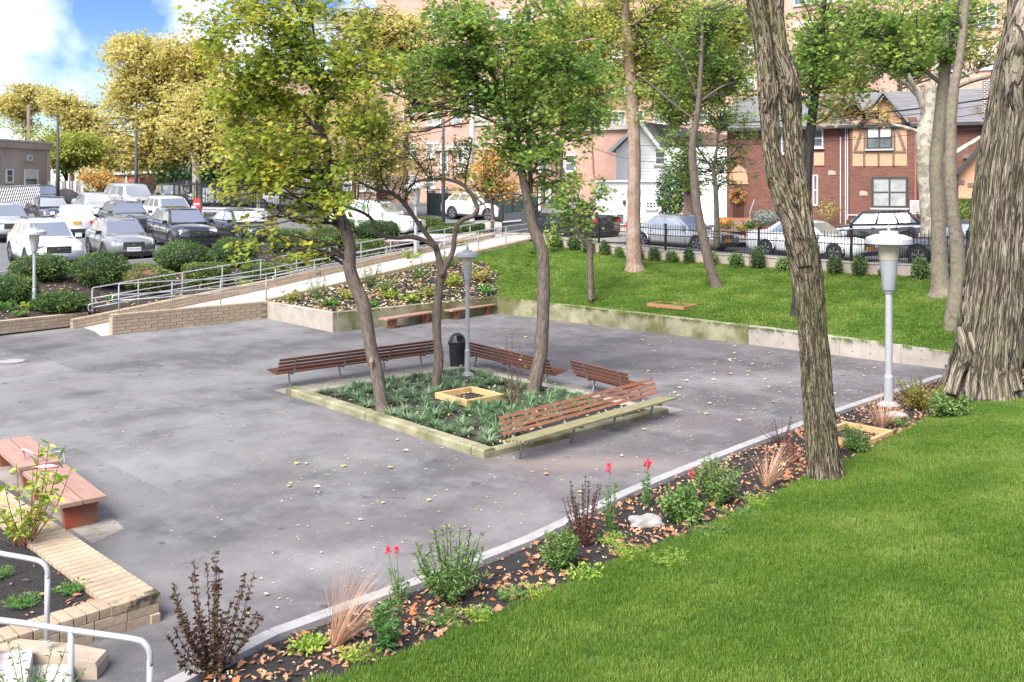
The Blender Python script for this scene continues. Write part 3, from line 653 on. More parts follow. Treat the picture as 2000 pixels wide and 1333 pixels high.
struct(sheet('bench_pad', [PL - du * .55 + dvv * -.0 + Vector((0, 0, .004)), PL + Vector((0, 0, .004)), PT + Vector((0, 0, .004)), PT - du * .55 + Vector((0, 0, .004))], M['pad']))
struct(sheet('bench_pad', [PT + dvv * .5 + Vector((0, 0, .005)), PT + Vector((0, 0, .005)), PR + Vector((0, 0, .005)), PR + dvv * .5 + Vector((0, 0, .005))], M['pad']))
v, f = [], []
for j in range(31):
    for i in range(31):
        p = (PL + du * .1 + dvv * .1).lerp(PB - du * .1 + dvv * .1, i / 30).lerp((PT + du * .1 - dvv * .1).lerp(PR - du * .1 - dvv * .1, i / 30), j / 30); p.z = .05 + .02 * noise.noise(p * 1.3) + .04 * math.sin(math.pi * i / 30) * math.sin(math.pi * j / 30); v.append(p)
f = [(j * 31 + i, j * 31 + i + 1, (j + 1) * 31 + i + 1, (j + 1) * 31 + i) for j in range(30) for i in range(30)]
mk('soil_bed', v, f, M['mulch'], t, smooth=True); TERR.append(([tuple(q) for q in v], f)); tp_vf = (v, f)

# ---- square timber frames
def frame_box(label, cx_px, cy_px, z0, ua, ub, la, lb, h, th, matk):
    c = GP(cx_px, cy_px) if z0 is None else G(cx_px, cy_px, z0)
    t = thing('timber_frame', label, 'timber frame', c)
    P = [c - ua * la / 2 - ub * lb / 2, c + ua * la / 2 - ub * lb / 2, c + ua * la / 2 + ub * lb / 2, c - ua * la / 2 + ub * lb / 2]
    for i in range(4):
        a, b = P[i], P[(i + 1) % 4]; e = (b - a).normalized() * (th / 2 + .002) * (1 if i % 2 else -1)
        k = MB(); k.bar(a + e + Vector((0, 0, h / 2)), b - e + Vector((0, 0, h / 2)), th, h); k.build('board', matk, t)
    v_ = [p + Vector((0, 0, .03)) for p in P]; mk('infill', v_, [(0, 1, 2, 3)], M['soil'], t)
    return t
frame_box('pale timber frame among the lilyturf of the central planter', 917, 782, .06, du, dvv, 1.0, .95, .15, .085, M['timber'])
# ================================================================== BENCHES
def park_bench(label, A, B, out_dir, sup_t, matk='slat', seat_mat=None, over=(.35, .35), sink=0, hs=1.0):
    """A,B: ground points under the leg line; out_dir: the way a sitter faces"""
    A, B = z_(A, 0), z_(B, 0); u = (B - A).normalized(); o_ = Vector(out_dir).normalized(); Ln = (B - A).length
    t = thing('park_bench', label, 'bench', (A + B) / 2, group='slatted benches round the central planter')
    a, b = A - u * over[0], B + u * over[1]; Z = Vector((0, 0, 1))
    seat_mat = seat_mat or M[matk]
    for k in range(5):                                  # seat slats
        y = .10 + k * .092; z = (.345 + .012 * k) * hs - sink
        s = MB(); s.bar(a + o_ * y + Z * z, b + o_ * y + Z * z, .058, .034); s.build('seat_slat', seat_mat, t)
    bn = Vector(o_ * .17 + Z * .0); 
    for k in range(4):                                  # back slats, leaning away from the sitter
        y = -.005 - k * .034; z = (.435 + k * .084) * hs - sink
        up_ = (Z * .92 - o_ * .38).normalized(); nrm = u.cross(up_)
        s = MB(); s.bar(a + o_ * y + Z * z, b + o_ * y + Z * z, .03, .056, up=up_); s.build('back_slat', M[matk], t)
    for tt in sup_t:
        p = A.lerp(B, tt); s = MB()
        s.tube([p + o_ * .16 + Z * -.02, p + o_ * .22 + Z * .16, p + o_ * .27 + Z * (.32 * hs - sink)], .022, 7); s.build('leg', M['steel'], t)
        s = MB(); s.bar(p + o_ * .06 + Z * (.305 * hs - sink), p + o_ * .50 + Z * (.345 * hs - sink), .045, .03, up=u.cross(o_) if False else (0, 0, 1)); s.build('seat_bracket', M['steel'], t)
        s = MB(); pr = [(.22, .305), (.08, .325), (.0, .37), (-.035, .45), (-.075, .56), (-.125, .70)]
        s.tube([p + o_ * y + Z * (z * hs - sink) for y, z in pr], [.026, .028, .028, .025, .024, .022], 7, res=.05)
        s.build('back_arm', M['steel'], t)
        bt = MB()
        for k in range(4): bt.box(p + o_ * (.022 - k * .034) + Z * ((.435 + k * .084) * hs - sink), (.018, .018, .018), rz=math.atan2(o_.y, o_.x))
        bt.build('bolts', M['steel'], t, kind='stuff')
    return t
park_bench('longest dark slatted bench, behind the leaning left tree, backing onto the planter', G(574, 757), G(832, 719), -du, [0, .36, .70, 1], over=(.42, .38))
park_bench('dark slatted bench behind the lamp post and the right planter tree', G(916, 720), G(1054, 757), dvv, [0, .49, 1], over=(.25, .45))
park_bench('short dark slatted bench standing right of the right planter tree', G(1137, 768), G(1222, 792), dvv, [.12, .92], over=(.3, .15))
park_bench('long bench with peeling red-brown back slats and a green mossy seat', G(1001, 893), G(1255, 817), du, [0, .36, .68, 1], matk='slat_worn', seat_mat=M['slat_moss'], over=(.22, .52), hs=1.0)
def backless(label, A, B, w_, supports, h=.36, planks=2, sink=0, sup_w=.30, sup_l=.16, th=.05, pm='plank'):
    A, B = z_(A, 0), z_(B, 0); u = (B - A).normalized(); n_ = Vector((-u.y, u.x, 0)); t = thing('backless_bench', label, 'bench', (A + B) / 2, group='backless plank benches'); Z = Vector((0, 0, 1))
    pw_ = w_ / planks
    for k in range(planks):
        off = (k + .5) * pw_ - w_ / 2; s = MB(); s.bar(A + n_ * off + Z * (h - th / 2), B + n_ * off + Z * (h - th / 2), pw_ - .02, th); s.build('plank', M[pm], t)
    for tt in supports:
        p = A.lerp(B, tt); s = MB(); hh = h - th - .004
        # flared pedestal, narrower at the foot
        v = []
        for z, k in ((0, .82), (hh * .5, .92), (hh, 1.0)):
            for sx, sy in ((-1, -1), (1, -1), (1, 1), (-1, 1)): v.append(p + u * sx * sup_l / 2 + n_ * sy * sup_w / 2 * k + Z * z)
        s.add(v, [(0, 1, 5, 4), (1, 2, 6, 5), (2, 3, 7, 6), (3, 0, 4, 7), (4, 5, 9, 8), (5, 6, 10, 9), (6, 7, 11, 10), (7, 4, 8, 11), (0, 3, 2, 1), (8, 9, 10, 11)])
        s.build('leg', M['red_support'], t)
    return t
backless('plank bench with red legs against the green wall, left one of the two', G(748, 644), G(842, 628), .42, [.18, .86])
backless('plank bench with red legs against the green wall, nearer the wall corner', G(875, 626), G(962, 612), .42, [.18, .84])
e0, e1 = G(202, 1012), G(74, 905)
ee = (e1 - e0).normalized(); 
near_b = backless('large two-plank bench with scuffed orange-red legs beside the buff brick planter', G(163, 1034), G(163, 1034) + ee * 1.98, .62, [.09, .88], h=.39, sup_w=.46, sup_l=.12, th=.055, pm='plank_near')
backless('plank bench cut by the left photo edge with a pink cane lying on it', G(163, 1034) + ee * 2.22, G(163, 1034) + ee * 4.2, .62, [.09, .88], h=.39, sup_w=.46, sup_l=.12, th=.055, pm='plank_near')
struct(sheet('bench_base', [G(243, 1033, .004), G(180, 1062, .004), G(163, 1034) + ee * 4 - Vector((.3, .3, -.004)), G(163, 1034) + ee * 4 + Vector((.45, .45, .004))], M['pad']))
# pink walking-aid handle and folded towel left on the benches
pc = D(30, 908, (G(163, 1034) + ee * 2.25).y)
k = MB(); base = z_(G(163, 1034) + ee * 2.6, .39)
k.tube([base + Vector((.25, -.1, .02)), base + Vector((.1, -.25, .16)), base + Vector((-.05, -.2, .2)), base + Vector((-.15, -.05, .16)), base + Vector((-.15, .02, .02))], .018, 8, res=.05)
M['pink'] = mat('pink_plastic', (.62, .36, .38), .4); tg = thing('walking_cane', 'pink curved cane handle lying at the gap between the two near benches', 'cane', base)
k.build('handle', M['pink'], tg)
k = MB(); k.tube([base + Vector((.22, -.12, .03)), base + Vector((.28, .12, .07)), base + Vector((.38, .16, .05)), base + Vector((.42, .14, -.1))], .011, 6, res=.05); k.build('brake_lever', M['rail'], tg)
k = MB(); tb = z_(G(163, 1034) + ee * 1.9, .412); v, f, uv = tube([tb + Vector((-.16, .02, 0)), tb + Vector((-.08, .03, .0)), tb + Vector((.05, .06, 0)), tb + Vector((.16, .08, 0))], [.008, .038, .042, .010], 10)
for i in range(len(v)): v[i].z = tb.z + (v[i].z - tb.z) * .8
tag(mk('rolled_towel', v, f, M['pink'], smooth=True), 'small pale pink roll lying at the far end of the near bench', 'towel')

# ================================================================== BIN
bp_ = G(893, 722); Rb = .215
t = thing('trash_bin', 'black plastic trash bin with a domed lid behind the lamp post', 'trash bin', bp_)
k = MB(); k.lathe(bp_, [(0, 0), (Rb * .80, 0), (Rb * .82, .02), (Rb * .92, .35), (Rb, .70), (Rb * 1.04, .71), (Rb * 1.04, .735), (Rb * .9, .735)], 28); k.build('body', M['bin'], t, smooth=False)
k = MB(); k.lathe(bp_, [(Rb * 1.09, .70), (Rb * 1.10, .725), (Rb * 1.02, .74), (Rb * .98, .75), (Rb * .90, .80), (Rb * .74, .865), (Rb * .50, .91), (Rb * .2, .935), (0, .94)], 28); k.build('lid', M['bin'], t, smooth=True)
k = MB(); k.box(bp_ + Vector((.07, -.212, .845)), (.15, .02, .10), rz=.3); k.build('lid_flap', M['iron'], t)
k = MB(); k.box(bp_ + Vector((.10, -.158, .13)), (.07, .012, .03), rz=.6); M['sticker'] = mat('yellow_sticker', (.7, .62, .1), .5); k.build('sticker', M['sticker'], t)
k = MB(); 
for s_ in (-1, 1): k.box(bp_ + Vector((s_ * Rb * .98, 0, .66)), (.05, .12, .04))
k.build('handles', M['bin'], t, kind='stuff')

# ================================================================== PLAZA LAMPS
def plaza_lamp(label, base, top_z, cap_r, pole_r, cone_h=.55):
    t = thing('lamp_post', label, 'lamp post', base, group='grey plaza lamp posts'); hh = top_z - base.z; c = cap_r
    zc = hh - .10 * c / .35                              # underside of the cap
    k = MB(); k.lathe(base, [(0, .0), (pole_r * 3.0, 0), (pole_r * 3.0, .02), (pole_r * 2.0, .07), (pole_r * 1.3, .09)], 16); k.build('base_plate', M['kerb'], t, smooth=False)
    k = MB(); k.lathe(base, [(pole_r * 1.28, .05), (pole_r * 1.28, .60), (pole_r * 1.0, .64), (pole_r * .92, zc - cone_h - .02), (pole_r * 1.25, zc - cone_h - .015), (pole_r * 1.25, zc - cone_h + .04), (pole_r * 1.0, zc - cone_h + .04)], 16); k.build('pole', M['lamp'], t, smooth=False)
    k = MB(); k.lathe(base, [(0, zc - cone_h + .03), (c * .26, zc - cone_h + .03), (c * .28, zc - cone_h + .05), (c * .40, zc - .17 * cone_h / .5)], 22); k.build('housing', M['lamp'], t, smooth=True)
    k = MB(); k.lathe(base, [(c * .41, zc - .17 * cone_h / .5), (c * .425, zc - .165 * cone_h / .5), (c * .43, zc + .0)], 22); k.build('lens', M['lens'], t, smooth=True)
    k = MB(); k.lathe(base, [(c * .43, zc + .0), (c * .94, zc - .01), (c, zc + .0), (c * 1.0, zc + .075 * c / .35), (c * .97, zc + .10 * c / .35), (c * .62, zc + .145 * c / .35), (c * .42, zc + .15 * c / .35), (c * .41, zc + .19 * c / .35), (c * .36, zc + .20 * c / .35), (0, zc + .205 * c / .35)], 28); k.build('cap', M['lamp_top'], t, smooth=False)
    k = MB(); k.lathe(base + Vector((0, 0, zc + .2 * c / .35)), [(.032, 0), (.032, .06), (.02, .065), (.02, .10), (.006, .105), (.005, .2), (0, .2)], 8); k.build('finial', M['lamp'], t)
    return t
b_ = G(913, 733, .06); plaza_lamp('grey lamp post with a flat cap standing in the central planter', b_, b_.z + (735 - 497) / (F / b_.y), .285, .052, .62)
bC = GP(1736, 792); sC = F / bC.y; plaza_lamp('tallest grey lamp post, in the flower bed between the two biggest trees', bC, H - (464 - HY) / sC, 43 / sC, .075, 118 / sC * .8)
bA = GP(67, 600); sA = F / bA.y; plaza_lamp('grey lamp post in the flower bed before the parked white SUV', bA, H - (452 - HY) / sA, 22 / sA, .055, .62)
bD = GP(812, 500); sD = F / bD.y; plaza_lamp('white-grey lamp post rising among the hedges beside the ramp', bD, H - (362 - HY) / sD, 22 / sD, .07, .75)

# ================================================================== HANDRAILS
def handrail(label, tops, hts, lows, rad=.022, loop0=True, loop1=True, group='galvanized ramp handrails', post_d=0, mat_=None):
    """tops: points of the top rail at each post; hts: post heights; lows: heights (fractions) of the lower rails"""
    mat_ = mat_ or M['rail']; t = thing('handrail', label, 'handrail', tops[0] - Vector((0, 0, hts[0])), group=group)
    T = [Vector(p) for p in tops]; Z = Vector((0, 0, 1)); n = len(T)
    def end(p, q, r=.10):                               # rounded corner from post into rail
        d = (q - p).normalized(); return [p - Z * r, p - Z * r * .3 + d * r * .1, p + d * r * .35 - Z * 0.0, p + d * r]
    pts = (end(T[0], T[1]) if loop0 else [T[0]]) + T[1:-1] + (end(T[-1], T[-2])[::-1] if loop1 else [T[-1]])
    k = MB(); k.tube(pts, rad, 8); k.build('top_rail', mat_, t, smooth=True)
    for i in range(n):
        k = MB(); k.tube([T[i] - Z * hts[i], T[i] - Z * (.08 if (i in (0, n - 1)) else .0)], rad, 8); k.build('post', mat_, t, smooth=True)
    for fr in lows:
        k = MB(); k.tube([T[i] - Z * hts[i] * (1 - fr) for i in range(n)], rad * .85, 7); k.build('lower_rail', mat_, t, smooth=True)
    return t
def grab(label, t, tops, hts, fr, off, rad=.02):        # second handrail carried beside the first on brackets, with loop ends
    Z = Vector((0, 0, 1)); T = [tops[i] - Z * hts[i] * (1 - fr) + off for i in range(len(tops))]
    a = T[0] - (T[1] - T[0]).normalized() * .16; b = T[-1] + (T[-1] - T[-2]).normalized() * .16
    pts = [T[0] - Z * .22, a - Z * .2, a - Z * .02, a + (T[0] - a) * .4] + T + [b - (b - T[-1]) * .4, b - Z * .02, b - Z * .2, T[-1] - Z * .22]
    k = MB(); k.tube(pts, rad, 8, res=.12); k.build('grab_rail', M['rail'], t, smooth=True)
    k = MB()
    for p in T: k.bar(p - Z * .02, p - off - Z * .04, .012, .02)
    k.build('brackets', M['rail'], t, kind='stuff')
def on_line(a, b, x): return L_(a, b, [x])[0]
def pz(p, y): return Vector((p.x, p.y, H - (y - HY) * p.y / F))
# front rail on the brick wall
a, b = mid(N0), mid(N1)
cols = [(232, 555, 614), (336, 549, 605), (431, 545, 595), (520, 537, 585)]
T0 = [pz(on_line(a, b, x), y) for x, y, yb in cols]; hh = [(yb - y) * p.y / F for p, (x, y, yb) in zip(T0, cols)]
tr = handrail('handrail standing on the straight brick wall at the foot of the ramp', T0, hh, [.45]); grab('', tr, T0, hh, .62, perp * -.0 + perp * .09)
# back rail, behind the far wall
a, b = fN0 + perp * .22 - d2 * .3, fRE + perp * .22
cols = [(180, 563, 616), (270, 547, 600), (356, 533, 586), (434, 520, 572), (509, 508, 560), (579, 496, 546), (644, 484, 533), (705, 474, 521), (763, 464, 510), (817, 456, 500), (868, 448, 490), (918, 439, 481), (966, 431, 472)]
T0 = [pz(on_line(a, b, x), y) for x, y, yb in cols]; hh = [(yb - y) * p.y / F + .12 for p, (x, y, yb) in zip(T0, cols)]
tr = handrail('long outer handrail climbing beside the hedges along the back of the ramp', T0, hh, [.36, .66]); grab('', tr, T0, hh, .50, perp * -.10)
# rail on the far wall
a, b = fN0, fRE
cols = [(538, 522, 574), (614, 509, 537), (686, 497, 528), (754, 484, 519), (818, 473, 506), (878, 463, 493)]
a2 = mid(N1) + perp * 1.4
T0 = [pz(on_line(a, b, x), y) for x, y, yb in cols]; hh = [(yb - y) * p.y / F for p, (x, y, yb) in zip(T0, cols)]; hh[0] = .9; hh = [max(h_, .72) for h_ in hh]
tr = handrail('middle handrail with looped ends on the sloping brick kerb wall', T0, hh, [.5]); grab('', tr, T0, hh, .66, perp * -.10)
# upper near-edge rail
a, b = mid(N1), mid(RE)
cols = [(868, 462, 504), (934, 452, 492), (988, 443, 480), (1037, 437, 469)]
T0 = [pz(on_line(a, b, x), y) for x, y, yb in cols]; hh = [(yb - y) * p.y / F for p, (x, y, yb) in zip(T0, cols)]
tr = handrail('short handrail at the upper end of the ramp beside the lawn', T0, hh, [.5]); grab('', tr, T0, hh, .68, perp * .10)

# near stair rails, bottom-left corner
s_pt = lambda x, y, Y: D(x, y, Y)
def rail_poly(label, pts, posts, rad=.024):
    t = thing('handrail', label, 'handrail', pts[-1], group='thick grey stair handrails')
    k = MB(); k.tube(pts, rad, 12, res=.04); k.build('top_rail', M['rail'], t, smooth=True)
    for a_, b_ in posts: k = MB(); k.tube([a_, b_], rad, 12); k.build('post', M['rail'], t, smooth=True)
    fl = MB()
    for a_, b_ in posts: fl.lathe(b_, [(rad * 1.5, 0), (rad * 1.5, .012), (rad * 1.0, .018)], 12)
    fl.build('flange', M['rail'], t)
    return t
Y1 = 9.1; Y2 = 8.0
rail_poly('far stair handrail bending down onto the sloping cheek wall', [s_pt(-60, 1066, Y1 - .1), s_pt(0, 1081, Y1), s_pt(60, 1092, Y1), s_pt(82, 1099, Y1), s_pt(92, 1112, Y1), s_pt(93, 1130, Y1)], [(s_pt(93, 1122, Y1), s_pt(91, 1254, Y1))], .0245)
rail_poly('near stair handrail with two posts at the bottom edge of the photo', [s_pt(-60, 1205, Y2), s_pt(40, 1217, Y2), s_pt(150, 1233, Y2), s_pt(262, 1249, Y2), s_pt(284, 1259, Y2), s_pt(293, 1276, Y2), s_pt(293, 1300, Y2)], [(s_pt(293, 1290, Y2), s_pt(292, 1430, Y2)), (s_pt(139, 1232, Y2), s_pt(138, 1430, Y2))], .026)
# cheek wall and steps
k = MB(); a, b = s_pt(-90, 1262, 9.05), s_pt(210, 1272, 9.15)
v = []
prof = [(-90, 1236), (60, 1250), (140, 1257), (208, 1270), (212, 1278)]
for x, y in prof: p = D(x, y, 9.25); v += [p, p + Vector((.0, -.26, 0)), z_(p, -.05), z_(p + Vector((0, -.26, 0)), -.05)]
f = []
for i in range(len(prof) - 1):
    a_, b_ = i * 4, i * 4 + 4; f += [(a_, a_ + 1, b_ + 1, b_), (a_ + 1, a_ + 3, b_ + 3, b_ + 1), (a_, b_, b_ + 2, a_ + 2)]
f.append((16, 17, 19, 18)); M['tan'] = mat('tan_concrete', (.36, .29, .22), .9, var=.15, vscale=4, bump=.2, stain=((.16, .1, .06), 3, .55, .6))
tag(mk('stair_cheek_wall', v, f, M['tan']), 'low tan concrete cheek wall sloping down beside the stair', 'wall')
st = thing('stair', 'flight of pale pinkish concrete steps at the bottom left corner', 'steps', G(60, 1330, .1))
M['step'] = mat('step_concrete', (.48, .42, .40), .85, var=.12, vscale=3, bump=.2, stain=((.25, .14, .08), 3, .6, .6))
for i in range(4):
    k = MB(); k.box(Vector((-4.05 - .32 * i, 8.35 - .12 * i, .07 + .15 * i)), (.34, 1.5, .15 + .0 * i), rz=.38); k.build('step', M['step'], st)

# ================================================================== PLAZA DRAIN AND COVERS
dc = G(22, 706, .006); t = thing('drain_cover', 'round pierced drain cover set in the asphalt at the left', 'drain cover', dc)
k = MB(); k.lathe(dc, [(.40, 0), (.40, .006), (.34, .006), (.33, 0)], 32); k.build('rim', M['steel'], t)
k = MB()
for i in range(-5, 6):
    w_ = math.sqrt(max(.01, .33 ** 2 - (i * .06) ** 2)); k.box(dc + Vector((i * .06, 0, .003)), (.022, w_ * 2, .006))
for i in range(-5, 6):
    w_ = math.sqrt(max(.01, .33 ** 2 - (i * .06) ** 2)); k.box(dc + Vector((0, i * .06, .0055)), (w_ * 2, .026, .006))
k.build('grate', M['kerb'], t)
k = MB(); k.lathe(dc + Vector((0, 0, -.004)), [(0, 0.001), (.33, .001)], 24); k.build('hole', M['iron'], t)

# ================================================================== IRON FENCE ALONG THE STREET
def fence_pts(x0, x1): 
    o = []
    for x in x0: o.append(x)
    return o
lw = thing('fence_wall', 'low tan concrete wall carrying the black iron fence along the back lawn', 'wall', FP[3])
M['fwall'] = mat('fence_wall_concrete', (.36, .30, .25), .9, var=.15, vscale=2, bump=.2, stain=((.15, .12, .10), 1.6, .56, .5))
for a, b in zip(FP, FP[1:]):
    k = MB(); k.bar(a + Vector((0, 0, .10)), b + Vector((0, 0, .10)), .26, .55); k.build('wall_section', M['fwall'], lw)
    k = MB(); k.bar(a + Vector((0, 0, .392)), b + Vector((0, 0, .392)), .32, .035); k.build('coping', M['walk'], lw)
fpost_px = [1045, 1170, 1300, 1482, 1663, 1777, 1890, 1992]
FL = []
for x in fpost_px:
    for a, b in zip(FP, FP[1:]):
        p = on_line(a, b, x); 
        if min(a.x, b.x) - .01 <= p.x <= max(a.x, b.x) + .01: p.z = a.z + (b.z - a.z) * ((p.x - a.x) / (b.x - a.x)); FL.append(p); break
fe = thing('iron_fence', 'black iron picket fence between the back lawn and the street', 'fence', FL[3])
FH = 1.06
for i, p in enumerate(FL):
    k = MB(); k.box(p + Vector((0, 0, .41 + FH / 2)), (.07, .07, FH + .05), rz=math.atan2(sdir_.y, sdir_.x)); k.box(p + Vector((0, 0, .45 + FH)), (.095, .095, .03), rz=math.atan2(sdir_.y, sdir_.x)); k.build('post', M['iron'], fe)
for p, q in zip(FL, FL[1:]):
    for h_ in (.09, .62, .88):
        k = MB(); k.bar(p + Vector((0, 0, .41 + h_)), q + Vector((0, 0, .41 + h_)), .035, .035); k.build('rail', M['iron'], fe)
    n = int((q - p).length / .125); k = MB()
    for i in range(1, n):
        c = p.lerp(q, i / n); tp = FH - .05
        k.box(c + Vector((0, 0, .43 + tp / 2)), (.017, .017, tp))
        k.add([c + Vector((-.014, 0, .43 + tp)), c + Vector((.014, 0, .43 + tp)), c + Vector((0, -.014, .43 + tp)), c + Vector((0, .014, .43 + tp)), c + Vector((0, 0, .50 + tp))], [(0, 2, 4), (2, 1, 4), (1, 3, 4), (3, 0, 4)])
        if i < n:                                        # short dog pickets between
            d_ = c.lerp(q, .5 / max(1, n - i)); k.box(d_ + Vector((0, 0, .43 + .29)), (.015, .015, .56))
    k.build('pickets', M['iron'], fe, kind='stuff')
# gate at the top of the ramp with its solid panel and push bar
gt = thing('metal_gate', 'grey metal gate with a solid sheet panel and push bar at the ramp top', 'gate', D(980, 475, 47.5))
ga, gb_ = D(982, 478, 47.3), D(1048, 474, 45.6); 
for p in (ga, gb_): k = MB(); k.box(p + Vector((0, 0, .95)), (.09, .09, 1.95)); k.build('post', M['iron'], gt)
k = MB(); k.bar(ga + Vector((.05, 0, 1.05)), gb_ + Vector((-.05, 0, 1.05)), .04, .95); k.build('sheet_panel', M['iron_grey'], gt)
k = MB(); k.bar(ga + Vector((.02, -.12, 1.12)), ga.lerp(gb_, .55) + Vector((.02, -.12, 1.12)), .05, .07); k.build('push_bar', M['rail'], gt)
k = MB()
for i in range(14): p = ga.lerp(gb_, (i + .5) / 14); k.box(p + Vector((0, 0, .32)), (.02, .02, .5))
k.build('pickets', M['iron'], gt, kind='stuff')

def picket_fence(label, a, b, hgt, posts, mat_=None, mesh=None, spacing=.13, name='iron_fence', cat='fence', topbar=True, screen=None):
    mat_ = mat_ or M['iron']; t = thing(name, label, cat, a); Z = Vector((0, 0, 1))
    for i in range(posts): p = a.lerp(b, i / (posts - 1)); k = MB(); k.box(p + Z * (hgt / 2 + .05), (.09, .09, hgt + .1)); k.build('post', mat_, t)
    for h_ in (.12, hgt * .93): k = MB(); k.bar(a + Z * h_, b + Z * h_, .05, .05); k.build('rail', mat_, t)
    n = int((b - a).length / spacing); k = MB()
    for i in range(n): p = a.lerp(b, (i + .5) / n); k.box(p + Z * (hgt / 2), (.022, .022, hgt))
    k.build('pickets', mat_, t, kind='stuff')
    if screen: k = MB(); k.bar(a + Z * hgt * .42 + Vector((0, .05, 0)), b + Z * hgt * .42 + Vector((0, .05, 0)), .02, hgt * .8); k.build('screen', screen, t)
    return t
M['dkgreen'] = mat('dark_green_screen', (.018, .045, .04), .8, var=.2)
picket_fence('black picket fence with dark green screening behind the upper end of the ramp', D(835, 425, 64), D(1050, 440, 55), 2.0, 6, screen=M['dkgreen'])
picket_fence('tall black lot fence between the parked cars and the gate', D(340, 418, 63), D(430, 426, 60), 2.2, 3)
picket_fence('tall black lot fence right of the entrance', D(452, 418, 66), D(700, 425, 62), 2.2, 6, screen=None)
picket_fence('tall black fence behind the dark rear cars on the far side of the lot', D(118, 402, 74), D(345, 408, 70), 1.9, 7)
g2 = picket_fence('black sliding lot gate with a red and white sign', D(350, 425, 58.5), D(420, 430, 57.5), 2.2, 3, name='lot_gate', cat='gate', spacing=.2)
# sign: white plate with a red disc and bar
sp = D(384, 399, 57.6); sg = thing('stop_sign', 'small round red and white sign hung on the lot gate', 'sign', sp)
k = MB(); M['signw'] = mat('sign_white', (.8, .8, .8), .5); M['signr'] = mat('sign_red', (.62, .03, .03), .5)
v = [sp + Vector((.24 * math.cos(a_), 0, .36 * math.sin(a_))) for a_ in [i * math.pi / 12 for i in range(24)]]
v2 = [q + Vector((0, .02, 0)) for q in v]; mk('plate', v + v2, [tuple(range(24)), tuple(range(47, 23, -1))] + [(i, (i + 1) % 24, 24 + (i + 1) % 24, 24 + i) for i in range(24)], M['signr'], sg)
k.box(sp + Vector((0, -.006, .0)), (.34, .006, .10)); k.build('bar', M['signw'], sg)
# guard rail in the lot
gr = thing('guard_rail', 'white corrugated guard rail at the back of the lot', 'guard rail', D(400, 425, 55))
for k_, h_ in enumerate((.62, .78)): k = MB(); k.bar(D(396, 430, 55) + Vector((0, 0, h_ - .1)), D(520, 434, 53) + Vector((0, 0, h_ - .1)), .05, .12); k.build('beam', M['rail'], gr)
for i in range(4): k = MB(); k.box(D(396, 430, 55).lerp(D(520, 434, 53), i / 3) + Vector((0, .06, .2)), (.1, .1, .8)); k.build('post', M['rail'], gr)
# diagonal white lattice fence at the left of the lot
la, lb_ = D(-30, 418, 55), D(78, 404, 66); lt = thing('lattice_fence', 'white diagonal lattice fence in front of the stained building', 'fence', la)
Lv = (lb_ - la); Ll = Lv.length; lu = Lv.normalized(); k = MB(); hL = 1.45
n = 24
for i in range(-4, n):
    for sg_ in (1, -1):
        x0, x1 = i * Ll / n * 1.0, i * Ll / n + 1.6
        if sg_ < 0: x0, x1 = x1, x0
        a_, b2 = max(0, min(Ll, x0)), max(0, min(Ll, x1)); za = (a_ - x0) / (x1 - x0) * hL if x1 != x0 else 0; zb = (b2 - x0) / (x1 - x0) * hL
        if abs(a_ - b2) > .05: k.bar(la + lu * a_ + Vector((0, 0, za + .05)), la + lu * b2 + Vector((0, 0, zb + .05)), .02, .034, up=lu.cross(Vector((0, 0, 1))))
k.build('lattice', M['trimw'], lt, kind='stuff')
for h_ in (.05, hL + .05): k = MB(); k.bar(la + Vector((0, 0, h_)), lb_ + Vector((0, 0, h_)), .05, .08); k.build('rail', M['trimw'], lt)

M['bark_wood'] = mat('weathered_pole_wood', (.16, .125, .10), .9, var=.2)
# tall dark street poles and their wires
def tall_pole(label, x, ytop, ybot, Y, r=.07, arm=None, name='street_light', cat='street light', mat_=None):
    b0 = D(x, ybot, Y); tp = D(x, ytop, Y); t = thing(name, label, cat, b0, group=None); mat_ = mat_ or M['iron_grey']
    k = MB(); k.tube([b0, b0.lerp(tp, .45), b0.lerp(tp, .46), tp], [r * 1.25, r * 1.25, r, r * .8], 10); k.build('pole', mat_, t, smooth=True)
    if arm: k = MB(); k.box(tp + Vector((arm * .25, 0, .0)), (.55, .2, .12)); k.build('lamp_head', mat_, t)
    return t
tall_pole('thin dark light pole behind the parked cars, right of the stained building', 113, 226, 400, 66, .10, -1)
tall_pole('dark light pole in front of the golden tree', 266, 256, 385, 66, .10, 1)
tall_pole('dark light pole seen through the left maple canopy', 493, 215, 420, 60, .10)
tall_pole('dark light pole between the two planter maples, behind the bending small tree', 866, 232, 440, 52, .085)
tall_pole('wooden utility pole above the roof of the stained building', 56, 205, 395, 92, .2, name='utility_pole', cat='utility pole', mat_=M['bark_wood'])
tall_pole('grey street pole behind the parking fence left of the plane tree', 372, 330, 410, 80, .08)
def wire(label, pts, r=.012):
    k = MB(); k.tube(pts, r, 5, res=1.5); tag(k.build('wire', M['iron'], smooth=True), label, 'wire', 'overhead wires')
def sag(a, b, s): return [a, a.lerp(b, .25) - Vector((0, 0, s * .75)), a.lerp(b, .5) - Vector((0, 0, s)), a.lerp(b, .75) - Vector((0, 0, s * .75)), b]
wire('thickest overhead cable crossing the brown brick house front', sag(D(1440, 240, 44), D(2060, 172, 36), .25), .032)
wire('overhead wire just below the thick cable on the brown house', sag(D(1440, 246, 44.2), D(2060, 182, 36.2), .3), .012)
wire('lower overhead wire crossing the upper bay window', sag(D(1440, 256, 44), D(2060, 200, 36), .3), .014)
wire('faint lowest wire over the brown brick house', sag(D(1250, 285, 47), D(2060, 235, 36), .3), .010)
wire('service wire drooping from the pink building to the white house', sag(D(1120, 270, 55), D(1290, 318, 52), .35), .014)
wire('wire crossing the pink brick side wall', sag(D(1000, 262, 60), D(1160, 268, 56), .3), .013)
